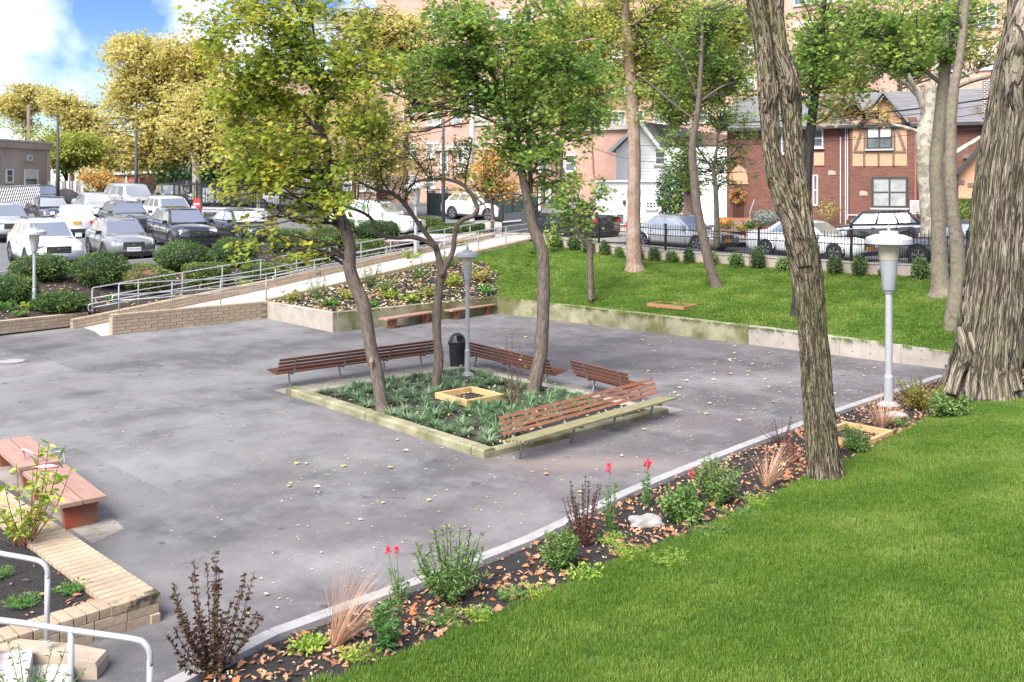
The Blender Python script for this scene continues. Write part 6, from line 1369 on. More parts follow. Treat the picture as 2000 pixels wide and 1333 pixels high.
LC = [(870, 1218, 60, 'sprawling pale green weeds below the azalea'), (600, 1270, 42, 'creeping green leaves below the dry grass'), (1150, 1130, 55, 'patch of thin light green grass weeds at the lawn edge'), (1440, 1010, 55, 'low green weeds below the fresh azalea'), (1900, 778, 60, 'bright green tufts around the giant tree roots'), (1310, 1100, 50, 'mossy weeds between leaves and lawn'), (1000, 1170, 40, 'light fern-like tuft at the lawn edge')]
LC += [(1230, 1085, 50, 'fresh light green weeds below the pale rock'), (700, 1290, 45, 'low green weeds beside the tall leafy snapdragon'), (1380, 1045, 50, 'dense low weeds where the bed meets the lawn, below the fresh azalea'), (1480, 985, 45, 'small green weeds left of the forked trunk base'), (1050, 1165, 45, 'bright weeds right of the fern-like tuft'), (1760, 830, 45, 'green weeds right of the pinkish dry grass'), (940, 1210, 45, 'pale weeds at the lawn edge below the largest azalea'), (1190, 1062, 40, 'strappy green weeds at the single-bloom snapdragon foot')]
for i, (x, y, sp, lb) in enumerate(LC):
    b = PP(x, y); s_ = b.y / F; stem_plant('weed_patch', lb, b, .14, 40, sp * s_, 'wild' if i % 3 else 'azalea', .05, 12, 'oval' if i in (1, 2) else 'lance', 700 + i, 'stem_g', cat='weeds', group='weeds at the lawn edge', sr=.003)
# lower-left planter
b = PP(52, 1068); s_ = b.y / F; stem_plant('leafy_shrub', 'light green big-leaved shrub with red stems beside the near bench', b, 215 * s_, 14, 95 * s_, 'wild', .105, 22, 'oval', 720, 'stem_red', cat='shrub', low=.3, sr=.008, up=.5)
blades('grass_tuft', 'reddish and green strappy tuft at the foot of the light green shrub', PP(45, 1062), 60, .36, (0, 0), 'bedmix', .008, 721, arch=.7, spread=.12, up0=.6)
for i, (x, y, r_) in enumerate(((115, 1110, 46), (140, 1155, 42), (42, 1185, 44), (-5, 1130, 40))):
    b = PP(x, y); s_ = b.y / F; stem_plant('ground_cover', ('feathery green ground cover at the planter corner, farther one', 'feathery green ground cover mound with orange leaves on it', 'feathery green mound beside the stair rail', 'feathery green mound cut by the left edge')[i], b, .12, 60, r_ * s_, 'fern', .028, 26, 'lance', 730 + i, 'stem_g', cat='ground cover', group='feathery green mounds in the near planter', sr=.002, low=.3)
b = D(60, 1330, 7.6); stem_plant('leafy_shrub', 'dark green branching plant in front of the near stair handrail', b - Vector((0, 0, .25)), .62, 16, .42, 'snap', .05, 26, 'lance', 740, 'stem_g', cat='shrub', low=.2)
# planter beyond: shrubs and yellow weeds in the mulch bed
MB_ = [(620, 585, 50, 32, 'azalea', 'leafy nandina-like bush at the left end of the mulch bed'), (722, 560, 55, 32, 'azalea', 'leafy bush behind the left maple trunk in the mulch bed'), (755, 570, 45, 30, 'azalea', 'leafy bush above the left red-legged bench'), (820, 545, 42, 28, 'azalea', 'leafy bush near the ramp edge left of the small tree fork'), (880, 520, 32, 22, 'azalea', 'leafy bush highest up in the mulch bed')]
MB_ += [(575, 590, 26, 30, 'bedmix', 'yellow-green bush at the corner of the mulch bed'), (680, 585, 24, 26, 'bedmix', 'rusty small bush beside the leaning maple trunk'), (760, 583, 22, 24, 'wild', 'yellow small bush above the left bench'), (835, 578, 26, 34, 'bedmix', 'pinkish yellow bush behind the twisting trunk'), (885, 560, 34, 22, 'wild', 'tall yellow-green bush left of the planter lamp'), (940, 550, 36, 26, 'bedmix', 'pale variegated bush right of the planter lamp'), (950, 575, 22, 18, 'fern', 'low green plant by the wall corner'), (640, 598, 18, 22, 'fern', 'low green plant at the bare wall corner'), (720, 600, 14, 24, 'fern', 'low green plant over the green wall'), (800, 590, 18, 22, 'wild', 'light green low plant above the benches')]
for i, (x, y, hp, sp, lm, lb) in enumerate(MB_):
    b = GP(x, y); s_ = b.y / F; stem_plant('bed_bush', lb, b, hp * s_, 22, sp * s_, lm, .10, 22, 'lance' if i < 5 else 'oval', 760 + i, 'bark_twig', cat='shrub', group='bushes in the mulch bed beside the ramp', sr=.006)
# mixed low planting below the hedges, left flower bed
LF = [(15, 608, 26, 20, 'fern', 'feathery green tuft in the left flower bed'), (62, 606, 22, 22, 'wild', 'light green perennial beside the left lamp foot'), (95, 604, 20, 20, 'bedmix', 'red-tipped plant right of the left lamp foot'), (160, 600, 20, 16, 'bedmix', 'red-tipped plant at the end of the flower bed wall'), (40, 618, 16, 20, 'azalea', 'pale-leaved plant on the flower bed wall'), (215, 590, 18, 18, 'azalea', 'small plant behind the lowest ramp handrail')]
LF += [(300, 575, 16, 22, 'bedmix', 'small weedy plant below the bare juniper'), (470, 560, 16, 24, 'wild', 'light weedy plant under the box hedge'), (570, 540, 20, 30, 'bedmix', 'rusty weedy plants before the square hedge'), (800, 505, 16, 30, 'wild', 'yellow-green weeds behind the middle handrail'), (900, 480, 14, 26, 'bedmix', 'red-brown weeds near the top of the ramp'), (700, 520, 16, 26, 'bedmix', 'weedy plants behind the left maple trunk')]
for i, (x, y, hp, sp, lm, lb) in enumerate(LF):
    b = GP(x, y); s_ = b.y / F; stem_plant('perennial', lb, b, hp * s_, 20, sp * s_, lm, .085, 18, 'oval', 790 + i, 'stem_g', cat='plant', group='perennials in the shrub bed', sr=.004)
b = GP(1082, 495); s_ = b.y / F; stem_plant('yellow_shrub', 'thin yellow-green sapling right of the planter maple trunk on the lawn', b, 70 * s_, 10, 26 * s_, 'wild', .13, 22, 'oval', 810, 'bark_twig', cat='shrub', low=.3)
# stones
def stone(label, x, y, r, seed, m_=None):
    b = GP(x, y); bm = bmesh.new(); bmesh.ops.create_icosphere(bm, subdivisions=3, radius=1); v = []
    for q in bm.verts: d = q.co.copy(); k = 1 + .35 * noise.noise(d * 1.3 + Vector((seed, 0, 0))) + .12 * noise.noise(d * 4); v.append(b + Vector((d.x * r[0] * k, d.y * r[1] * k, d.z * r[2] * k + r[2] * .3)))
    f = [tuple(w_.index for w_ in fc.verts) for fc in bm.faces]; bm.free(); tag(mk('rock', v, f, M['rock'], smooth=False), label, 'rock')
M['rock'] = mat('grey_rock', (.30, .28, .265), .9, var=.3, vscale=5, bump=.5, bscale=15)
stone('pale angular rock among fallen leaves below the tallest red flower', 1262, 1025, (.24, .15, .10), 3); stone('whitish rock behind the tallest lamp foot', 1745, 815, (.25, .15, .08), 8)
# frames in the lawn and the near bed
frame_box('broken old timber frame sunk into the back lawn above the long wall', 1313, 600, None, dw, -nw, 1.35, .75, .11, .07, M['timber_old'])
frame_box('pale timber frame at the lawn edge right of the forked tree', 1668, 858, None, d2, dn, 1.15, .85, .13, .07, M['timber'])

# ================================================================== LITTER, CHIPS, GRASS
def on_patch(vf, n, seed, keep=None):
    v, f = vf; r = np.random.default_rng(seed); V = np.array([tuple(q) for q in v]); Q = np.array(f); a = V[Q[:, 0]]; b = V[Q[:, 1]]; c = V[Q[:, 2]]; d = V[Q[:, 3]]
    ar = np.linalg.norm(np.cross(b - a, d - a), axis=1); k = r.choice(len(Q), n, p=ar / ar.sum()); u = r.random((n, 1)); w_ = r.random((n, 1))
    return (a[k] * (1 - u) + b[k] * u) * (1 - w_) + (d[k] * (1 - u) + c[k] * u) * w_
def bedvf(name):
    me = bpy.data.objects[name].data; return [tuple(q.co) for q in me.vertices], [tuple(p.vertices) for p in me.polygons]
P = on_patch(near_bed_vf, 17000, 1); v, f = scatter(P + [0, 0, .01], .032, 'lance', .62); struct(mk('bark_chips', v, f, M['chip']))['kind'] = 'stuff'
P = on_patch(planter_vf, 9000, 2); v, f = scatter(P + [0, 0, .01], .034, 'lance', .62); mk('bark_chips', v, f, M['chip'], kind='stuff')
P = on_patch(tp_vf, 7000, 3); v, f = scatter(P + [0, 0, .01], .04, 'lance', .62); mk('bark_chips', v, f, M['chip'], kind='stuff')
P = on_patch(bedvf('mulch_bed'), 9000, 4); v, f = scatter(P + [0, 0, .015], .07, 'lance', .6); mk('bark_chips', v, f, M['chip'], kind='stuff')
def fallen(vf, n, size, seed, lm='fallen', kind='maple', up=.8, bias=None, name='fallen_leaves'):
    P = on_patch(vf, n, seed)
    if bias is not None: P = P[[i for i in range(len(P)) if noise.noise(Vector(P[i]) * bias[0]) > bias[1] or random.random() < bias[2]]]
    v, f = scatter(P + [0, 0, .025], size, kind, up, sizevar=.4); mk(name, v, f, LM[lm], kind='stuff')
fallen(near_bed_vf, 4200, .070, 11, 'fallen', 'oval', .62, (1.6, -.02, .2))
fallen(near_bed_vf, 900, .09, 12, 'fallen', 'maple', .62, (1.3, -.05, .3)); fallen(near_bed_vf, 1800, .035, 31, 'litter', 'oval', .6)
fallen(planter_vf, 420, .075, 13, 'fallen', 'oval', .75, (1.5, -.05, .2))
fallen(tp_vf, 700, .08, 14, 'litter', 'oval', .8)
fallen(bedvf('mulch_bed'), 2600, .12, 15, 'litter', 'oval', .75); fallen(bedvf('mulch_bed'), 260, .16, 16, 'fallen', 'maple', .75)
fallen(bedvf('shrub_bed'), 2600, .13, 17, 'litter', 'oval', .8); fallen(bedvf('shrub_bed'), 700, .15, 18, 'fallen', 'maple', .8)
fallen(([(tuple(p)) for p in (G(1860, 740, .12), G(2150, 760, .28), G(2150, 690, .28), G(1860, 722, .12))], [(0, 1, 2, 3)]), 500, .13, 19, 'fallen', 'maple', .75)
pz_ = [tuple(p) for p in (G(450, 1240), G(1760, 760), G(1500, 690), G(560, 900))]
fallen((pz_, [(0, 1, 2, 3)]), 420, .040, 20, 'litter', 'oval', .95); fallen((pz_, [(0, 1, 2, 3)]), 46, .09, 21, 'litter', 'maple', .93)
pz2 = [tuple(p) for p in (G(700, 900), G(1700, 800), G(1750, 716), G(980, 616))]
fallen((pz2, [(0, 1, 2, 3)]), 620, .050, 22, 'litter', 'oval', .95); fallen((pz2, [(0, 1, 2, 3)]), 60, .12, 23, 'litter', 'maple', .93)
pz3 = [tuple(p) for p in (G(250, 1240), G(600, 900), G(500, 640), G(0, 700))]
fallen((pz3, [(0, 1, 2, 3)]), 170, .038, 24, 'litter', 'oval', .95)
# leaves drifted against the fence wall
fw = [FP[1] + Vector((0, 0, .02)), FP[-1] + Vector((0, 0, .02)), FP[-1] + Vector((-.25, -.35, -.02)), FP[1] + Vector((-.25, -.35, -.02))]
P = []
for i in range(500):
    tt = random.random(); q = random.random()
    a = FP[1].lerp(FP[-1], tt); a = fence_z(a.x) if FP[0].x < a.x < FP[-1].x else a; p = a + Vector((-.12, -.14, 0)) * (.9 + q * 2.4); P.append((p.x, p.y, drop(p.x, p.y) + .03))
v, f = scatter(np.array(P), .12, 'maple', .8); mk('fallen_leaves', v, f, LM['fallen'], kind='stuff')
# grass: blade tufts spread over the lawns
V, Fc = [], []
r_ = np.random.default_rng(77)
def tuft_mesh(name, n, rad, h, w, seed):
    r_ = np.random.default_rng(seed); V, Fc = [], []
    for i in range(n):
        a = r_.uniform(0, 6.28); rr = rad * math.sqrt(r_.random()); b = r_.uniform(0, 6.28); hh = h * r_.uniform(.5, 1.1); p = np.array([math.cos(a) * rr, math.sin(a) * rr, 0.]); ln = r_.normal(0, .32, 2) * hh; s = np.array([math.cos(b), math.sin(b), 0]) * w; k = len(V)
        V += [p - s, p + s, p + np.array([ln[0] * .4, ln[1] * .4, hh * .6]) + s * .7, p + np.array([ln[0] * .4, ln[1] * .4, hh * .6]) - s * .7, p + np.array([ln[0], ln[1], hh * (1 - .2 * abs(ln[0] + ln[1]) / hh)])]
        Fc += [(k, k + 1, k + 2, k + 2), (k + 3, k, k + 2, k + 2), (k + 3, k + 2, k + 4, k + 4)]
    me = bpy.data.meshes.new(name); me.from_pydata([tuple(q) for q in V], [], [tuple(dict.fromkeys(q)) for q in np.array(Fc).tolist()]); me.materials.append(LM['turf']); me.update(); return me
def grass_on(lawn, name, density, me, smin, smax, seed):
    src = bpy.data.objects.new(me.name, me)              # instanced shape only; never linked on its own
    o = bpy.data.objects.new(name, lawn.data.copy()); C.objects.link(o); o['kind'] = 'stuff'
    g = bpy.data.node_groups.new(name, 'GeometryNodeTree'); g.interface.new_socket('Geometry', in_out='INPUT', socket_type='NodeSocketGeometry'); g.interface.new_socket('Geometry', in_out='OUTPUT', socket_type='NodeSocketGeometry')
    gi = g.nodes.new('NodeGroupInput'); go = g.nodes.new('NodeGroupOutput'); dp = g.nodes.new('GeometryNodeDistributePointsOnFaces'); dp.inputs['Density'].default_value = density; dp.inputs['Seed'].default_value = seed
    oi = g.nodes.new('GeometryNodeObjectInfo'); oi.inputs['Object'].default_value = src; ip = g.nodes.new('GeometryNodeInstanceOnPoints')
    rv = g.nodes.new('FunctionNodeRandomValue'); rv.data_type = 'FLOAT_VECTOR'; rv.inputs[0].default_value = (-.1, -.1, 0); rv.inputs[1].default_value = (.1, .1, 6.28); rs_ = g.nodes.new('FunctionNodeRandomValue'); rs_.data_type = 'FLOAT'; rs_.inputs[2].default_value = smin; rs_.inputs[3].default_value = smax
    l = g.links; l.new(gi.outputs[0], dp.inputs['Mesh']); l.new(dp.outputs['Points'], ip.inputs['Points']); l.new(oi.outputs['Geometry'], ip.inputs['Instance']); l.new(rv.outputs[0], ip.inputs['Rotation']); l.new(rs_.outputs[1], ip.inputs['Scale']); l.new(ip.outputs[0], go.inputs[0])
    m = o.modifiers.new('scatter', 'NODES'); m.node_group = g; return o
tm = tuft_mesh('grass_tuft', 150, .12, .052, .0026, 9); tm2 = tuft_mesh('grass_tuft_far', 110, .17, .075, .0060, 10)
grass_on(lawn_f, 'grass_near', 75, tm, .75, 1.25, 1)
grass_on(lawn_b, 'grass_back', 42, tm2, .7, 1.2, 2); grass_on(lawn_c, 'grass_corner', 42, tm2, .7, 1.2, 3)
# ================================================================== BUILDINGS
def wall_quad(k, a, b, z0, z1, m=0):
    """vertical wall a->b with brick UVs in metres"""
    a, b = Vector(a), Vector(b); L_n = (Vector((b.x, b.y, 0)) - Vector((a.x, a.y, 0))).length
    k.add([(a.x, a.y, z0), (b.x, b.y, z0), (b.x, b.y, z1), (a.x, a.y, z1)], [(0, 1, 2, 3)], m, [(0, z0), (L_n, z0), (L_n, z1), (0, z1)])
class House:
    """frontage from A to B (left to right seen from the camera), extending `depth` behind"""
    def __init__(s, name, label, A, B, z0, z1, depth, wall_m, cat='building', roof_m=None):
        s.A, s.B = Vector((A.x, A.y, 0)), Vector((B.x, B.y, 0)); s.u = (s.B - s.A).normalized(); s.n = Vector((s.u.y, -s.u.x, 0)); s.z0, s.z1 = z0, z1; s.L = (s.B - s.A).length
        s.rz = math.atan2(s.u.y, s.u.x); s.t = thing(name, label, cat, Vector((s.A.x, s.A.y, z0))); bk = -s.n * depth; k = MB()
        wall_quad(k, s.A, s.B, z0, z1); wall_quad(k, s.B, s.B + bk, z0, z1); wall_quad(k, s.B + bk, s.A + bk, z0, z1); wall_quad(k, s.A + bk, s.A, z0, z1); s.depth = depth
        if roof_m: k.add([z_(s.A, z1), z_(s.B, z1), z_(s.B + bk, z1), z_(s.A + bk, z1)], [(0, 1, 2, 3)], 1)
        k.build('wall', [wall_m, roof_m or wall_m], s.t)
    def at(s, u, z, out=0): return s.A + s.u * u + s.n * out + Vector((0, 0, z))
    def px(s, x):                                      # distance along the frontage seen at photo column x
        k = (x - CX) / F; a, b = s.A, s.B; return (k * a.y - a.x) / ((b.x - a.x) - k * (b.y - a.y)) * s.L
    def pyz(s, x, y): p = s.at(s.px(x), 0); return s.px(x), H - (y - HY) * p.y / F
    def window(s, u0, u1, z0, z1, frame='trimw', glass='glass', cols=1, rows=2, fw=.06, sill=True, out=.03, label=None, blind=False):
        c = (u0 + u1) / 2; k = MB()
        rot = s.rz
        for (uu, zz, w_, h_) in ((c, z1 - fw / 2, u1 - u0, fw), (c, z0 + fw / 2, u1 - u0, fw), (u0 + fw / 2, (z0 + z1) / 2, fw, z1 - z0 - 2 * fw), (u1 - fw / 2, (z0 + z1) / 2, fw, z1 - z0 - 2 * fw)):
            k.box(s.at(uu, zz, out), (w_, .10, h_), rz=rot)
        for i in range(1, cols): k.box(s.at(u0 + (u1 - u0) * i / cols, (z0 + z1) / 2, out), (fw * .8, .08, z1 - z0 - 2 * fw), rz=rot)
        for i in range(cols):
            a_, b_ = u0 + (u1 - u0) * i / cols + fw * .6, u0 + (u1 - u0) * (i + 1) / cols - fw * .6
            for j in range(1, rows): k.box(s.at((a_ + b_) / 2, z0 + (z1 - z0) * j / rows, out - .01), (b_ - a_, .06, fw * .7), rz=rot)
        w_ = k.build('window', M[frame], s.t, label=label)
        for i in range(cols):
            a_, b_ = u0 + (u1 - u0) * i / cols + fw * .3, u0 + (u1 - u0) * (i + 1) / cols - fw * .3; g = MB(); g.box(s.at((a_ + b_) / 2, (z0 + z1) / 2, out - .02), (b_ - a_, .03, z1 - z0 - fw), rz=rot); g.build('pane', M[glass], w_)
            if blind: g = MB(); g.box(s.at((a_ + b_) / 2, z1 - (z1 - z0) * .26, out - .001), (b_ - a_ - fw, .012, (z1 - z0) * .42), rz=rot); g.build('blind', M['blind'], w_)
        if sill: g = MB(); g.box(s.at(c, z0 - .05, out + .03), (u1 - u0 + .12, .16, .08), rz=rot); g.build('sill', M['sill'], w_)
        return w_
    def slab(s, name, u0, u1, z0, z1, out, th, m_, label=None): k = MB(); k.box(s.at((u0 + u1) / 2, (z0 + z1) / 2, out), (u1 - u0, th, z1 - z0), rz=s.rz); return k.build(name, M[m_] if isinstance(m_, str) else m_, s.t, label=label)
M['blind'] = mat('pale_blind', (.55, .53, .48), .8); M['sill'] = mat('stone_sill', (.42, .39, .35), .8)
M['door'] = mat('brown_door', (.055, .018, .012), .5, var=.2); M['acw'] = mat('ac_white', (.62, .62, .60), .5); M['pipe'] = mat('pale_pipe', (.50, .50, .50), .5)
# --- brown brick house with stucco bays (right)
hzA, hzB = D(1420, 440, 50.5), D(2110, 440, 43.5); gz = 1.85
Hb = House('brick_house', 'brown brick house with orange stucco panels and a grey shingle roof across the street', hzA, hzB, gz, 7.9, 9, M['b_brown'])
# roof: slope up from the eave
k = MB(); e0, e1 = Hb.at(-.4, 7.75, .5), Hb.at(Hb.L + .4, 7.75, .5); r0, r1 = Hb.at(-.4, 9.75, -4.0), Hb.at(Hb.L + .4, 9.75, -4.0); nrow = 14
for i in range(nrow):
    t0, t1 = i / nrow, (i + 1) / nrow; a, b, c, d = e0.lerp(r0, t0), e1.lerp(r1, t0), e1.lerp(r1, t1), e0.lerp(r0, t1); up_ = Vector((0, 0, .035)); k.add([a + up_, b + up_, c, d, a, b], [(0, 1, 2, 3), (4, 5, 1, 0)])
k.build('roof', M['roof'], Hb.t); k = MB(); k.bar(e0 + Vector((0, 0, -.06)), e1 + Vector((0, 0, -.06)), .12, .16); k.build('gutter', M['frame_dark'], Hb.t)
def hp(x, y): return Hb.pyz(x, y)
# projecting bay with gable
u0, zt_ = hp(1661, 230); u1, _ = hp(1790, 230); bay = .35
k = MB(); a, b = Hb.at(u0, 0, bay), Hb.at(u1, 0, bay); zt2 = hp(1725, 232)[1]
wall_quad(k, a, b, gz, zt2); wall_quad(k, Hb.at(u0, 0, 0), a, gz, zt2); wall_quad(k, b, Hb.at(u1, 0, 0), gz, zt2); k.build('bay_wall', M['b_brown'], Hb.t)
zg = hp(1717, 186)[1]; ug0, _ = hp(1698, 232); ug1, _ = hp(1757, 232); um = (ug0 + ug1) / 2
def bayp(u, z, o=bay + .03): return Hb.at(u, z, o)
def prism(name, pts2, o, th, m_): 
    v = [Hb.at(u, z, o) for u, z in pts2] + [Hb.at(u, z, o - th) for u, z in pts2]; n = len(pts2); return mk(name, v, [tuple(range(n)), tuple(range(2 * n - 1, n - 1, -1))] + [(i, i + n, (i + 1) % n + n, (i + 1) % n) for i in range(n)], M[m_], Hb.t)
zs0, zs1 = hp(1700, 325)[1], hp(1700, 236)[1]; us0, us1 = hp(1667, 300)[0], hp(1772, 300)[0]
prism('stucco_panel', [(us0, zs0), (us1, zs0), (us1, zs1), (us0, zs1)], bay + .02, .05, 'stucco')
zg0 = zs1 + .01; prism('gable_panel', [(ug0 - .1, zg0), (ug1 + .1, zg0), (um, zg - .1)], bay + .03, .3, 'stucco')
for sg_, uu in ((1, ug0 - .45), (-1, ug1 + .45)):
    k = MB(); k.bar(Hb.at(uu, zg0 - .18, bay + .15), Hb.at(um, zg + .10, bay + .15), .8, .10, up=Hb.n.cross(Vector((0, 0, 1))) if False else (0, 0, 1)); k.build('gable_roof', M['roof'], Hb.t)
    k = MB(); k.bar(Hb.at(uu, zg0 - .22, bay + .40), Hb.at(um, zg + .02, bay + .40), .06, .16); k.build('bargeboard', M['frame_dark'], Hb.t)
def hwin(x0, y0, x1, y1, **kw): a_, zt = hp(x0, y0); b_, zb = hp(x1, y1); return Hb.window(a_, b_, zb, zt, **kw)
ub, zb1 = hp(1694, 250); ue, zb2 = hp(1744, 291); Hb.window(ub, ue, zb2, zb1, 'frame_dark', 'glass', 2, 2, .07, out=bay + .07, blind=True)
ub, zb1 = hp(1704, 346); ue, zb2 = hp(1774, 406); Hb.window(ub, ue, zb2, zb1, 'frame_dark', 'glass_lt', 2, 2, .09, out=bay + .06)
# brick strips that imitate timbering on the stucco
def hstrip(x0, y0, x1, y1, w_=.13): a_, za = hp(x0, y0); b_, zb = hp(x1, y1); k = MB(); k.bar(Hb.at(a_, za, bay + .05), Hb.at(b_, zb, bay + .05), .05, w_); k.build('brick_strip', M['b_brown'], Hb.t)
hstrip(1668, 297, 1771, 297, .10); hstrip(1689, 299, 1689, 324); hstrip(1717, 299, 1717, 324); hstrip(1746, 299, 1746, 324); hstrip(1672, 293, 1686, 252); hstrip(1768, 293, 1753, 252); hstrip(1690, 250, 1690, 296, .1); hstrip(1748, 250, 1748, 296, .1); hstrip(1717, 198, 1717, 212, .1)
Hb.slab('brick_sill', hp(1690, 0)[0], hp(1750, 0)[0], zb2 - .32 + 2.75, zb2 - .18 + 2.75, bay + .06, .1, 'b_brown') if False else None
for x, y in ((1625, 338), (1688, 378)): a_, z_0 = hp(x, y); prism('stone_accent', [(a_ - .18, z_0 - .12), (a_ + .2, z_0 - .10), (a_ + .17, z_0 + .08), (a_ - .05, z_0 + .13), (a_ - .19, z_0 + .1)], (bay if x > 1660 else 0) + .03, .05, 'conc')
hwin(1586, 253, 1608, 288, cols=1, frame='trimw'); hwin(1588, 342, 1598, 402, cols=1, frame='trimw', sill=False); a_, z_0 = hp(1590, 318); Hb.slab('stucco_patch', a_, hp(1610, 0)[0], z_0 - .15, z_0 + .5, .03, .04, 'stucco')
hwin(1850, 240, 1866, 288, cols=1, frame='frame_dark'); hwin(1510, 255, 1545, 300, cols=2); 
for x, y0, y1 in ((1642, 268, 437), (1652, 236, 437), (1656, 252, 430)): a_, zt = hp(x, y0); zb = hp(x, y1)[1]; k = MB(); k.tube([Hb.at(a_, zb, .08), Hb.at(a_, zt, .08)], .03, 6); k.build('downpipe', M['pipe'], Hb.t)
a_, zt = hp(1789, 262); k = MB(); k.tube([Hb.at(a_, gz + .1, bay + .1), Hb.at(a_, zt, bay + .1)], .05, 6); k.build('downpipe', M['b_red'], Hb.t)
k = MB(); a_, z_0 = hp(1656, 420); b_, _ = hp(1777, 419); k.tube([Hb.at(a_ - .1, z_0 - .6, bay + .08), Hb.at(a_, z_0, bay + .08), Hb.at(b_, z_0, bay + .08)], .025, 6); k.box(Hb.at(b_, z_0, bay + .08), (.14, .1, .18), rz=Hb.rz); k.build('conduit', M['pipe'], Hb.t)
# right wing: orange gabled entry, chimney with brick arch
a_, _ = hp(1872, 0); b_ = Hb.L; zz = hp(1900, 388)[1]; zt3 = hp(1900, 260)[1]
prism('stucco_gable', [(a_, zz), (b_, zz), (b_, zt3 + 1.4), (a_ + 2.2, zt3 + .9), (a_, zt3 - 1.9)], .10, .10, 'stucco')
k = MB(); k.bar(Hb.at(a_ - .3, zt3 - 2.2, .3), Hb.at(a_ + 2.7, zt3 + 1.5, .3), .5, .16); k.build('gable_roof', M['frame_dark'], Hb.t)
a_, _ = hp(1918, 0); b_ = a_ + 2.0; zc0 = hp(1930, 232)[1]; zc1 = hp(1930, 157)[1]; k = MB(); p, q = Hb.at(a_, 0, .25), Hb.at(b_, 0, .25); wall_quad(k, p, q, zc0, zc1); wall_quad(k, Hb.at(a_, 0, -.8), p, zc0, zc1); k.build('chimney', brickmat('dark_brick', (.05, .03, .025), (.09, .05, .04), (.40, .38, .36), .21, .085, .016), Hb.t)
for x, y in ((1881, 310), (1903, 300), (1868, 360), (1890, 365)): a_, z_0 = hp(x, y); Hb.slab('brick_accent', a_, a_ + .35, z_0, z_0 + .18, .13, .06, 'b_brown')
# entrance with rounded door and wreath, left part
a_, zt = hp(1432, 362); b_, _ = hp(1452, 0); zb = hp(1440, 425)[1]; c = (a_ + b_) / 2; w_ = b_ - a_
v = []; n = 12
pr = [(c - w_ / 2, zb), (c + w_ / 2, zb)] + [(c + w_ / 2 * math.cos(i * math.pi / n), zt - w_ / 2 + w_ / 2 * math.sin(i * math.pi / n)) for i in range(n + 1)]
Ent = prism('door', pr, .08, .05, 'door'); 
pr2 = [(c - w_ * .85, zb), (c - w_ * .55, zb)] + [(c - w_ * .55 * math.cos(i * math.pi / n), zt - w_ / 2 + w_ * .55 * math.sin(i * math.pi / n)) for i in range(n + 1)] + [(c + w_ * .55, zb), (c + w_ * .85, zb), (c + w_ * .85, zt + .4), (c, zt + .9), (c - w_ * .85, zt + .4)]
prism('door_surround', [pr2[0]] + pr2[-3:][::-1][:0] + [(c - w_ * .85, zt + .4), (c, zt + .9), (c + w_ * .85, zt + .4), (c + w_ * .85, zt - w_ * .05), (c - w_ * .85, zt - w_ * .05)], .05, .05, 'stucco') if False else None
prism('door_gable', [(c - w_ * 1.0, zt + .05), (c + w_ * 1.0, zt + .05), (c + w_ * .8, zt + .75), (c, zt + 1.1), (c - w_ * .8, zt + .6)], .05, .05, 'stucco')
wr = thing('wreath', 'round orange and yellow autumn wreath on the arched door', 'wreath', Hb.at(c, zt - .55, .18)); cc_ = Hb.at(c, zt - .55, .18); pp = []
for i in range(260): a3 = random.uniform(0, 6.28); r3 = .30 + random.gauss(0, .05); pp.append(tuple(cc_ + Hb.u * math.cos(a3) * r3 + Vector((0, 0, math.sin(a3) * r3)) + Hb.n * random.uniform(0, .08)))
v, f = scatter(np.array(pp), .12, 'oval', .1); mk('leaves', v, f, LM['orange'], wr, kind='stuff'); k = MB(); k.tube([cc_ + Hb.u * math.cos(i * .524) * .3 + Vector((0, 0, math.sin(i * .524) * .3)) for i in range(13)], .035, 6); k.build('ring', M['bark_twig'], wr)
stt = thing('entrance_steps', 'brick and stone entrance steps with a handrail below the arched door', 'steps', Hb.at(c, gz, 1))
for i in range(4): k = MB(); k.box(Hb.at(c + .2, zb - .09 - .17 * i, .45 + .32 * i), (2.2, .34 + .02, .16), rz=Hb.rz); k.build('step', M['timber_old'] if i % 2 == 0 else M['b_red'], stt)
k = MB(); k.tube([Hb.at(c + .9, zb - .6, 1.4), Hb.at(c + .9, zb + .3, 1.4), Hb.at(c + .9, zb + .95, .3)], .025, 6); k.build('handrail', M['rail'], stt)
def pumpkin(label, x, y, r, m_, name='pumpkin', cat='pumpkin'):
    c = D(x, y, 46.3); k = MB(); bm = bmesh.new(); bmesh.ops.create_uvsphere(bm, u_segments=24, v_segments=10, radius=1); v = []
    for q in bm.verts: a = math.atan2(q.co.y, q.co.x); s_ = r * (1 + .07 * math.cos(a * 8)) ; v.append(c + Vector((q.co.x * s_, q.co.y * s_, q.co.z * r * .78)))
    f = [tuple(w_.index for w_ in fc.verts) for fc in bm.faces]; bm.free(); t = thing(name, label, cat, c); mk('body', v, f, m_, t, smooth=True); k.tube([c + Vector((0, 0, r * .7)), c + Vector((.03, 0, r * 1.05))], .035, 6); k.build('stalk', M['bark_twig'], t)
M['pumpkin'] = mat('pumpkin_orange', (.75, .20, .02), .5); M['magenta'] = mat('magenta_flower', (.40, .02, .10), .8)
pumpkin('bright orange pumpkin on the steps of the brown brick house', 1415, 435, .26, M['pumpkin'])
stem_plant('potted_mum', 'dark magenta flower mound beside the orange pumpkin', D(1407, 446, 46.2), .35, 20, .25, 'petalm' if False else 'orange', .07, 16, 'oval', 901, 'stem_g', cat='flowers')
bpy.data.objects['potted_mum'].children[1].data.materials[0] = leafmat('magenta_petal', [(.35, .01, .07), (.5, .03, .14)], .2)
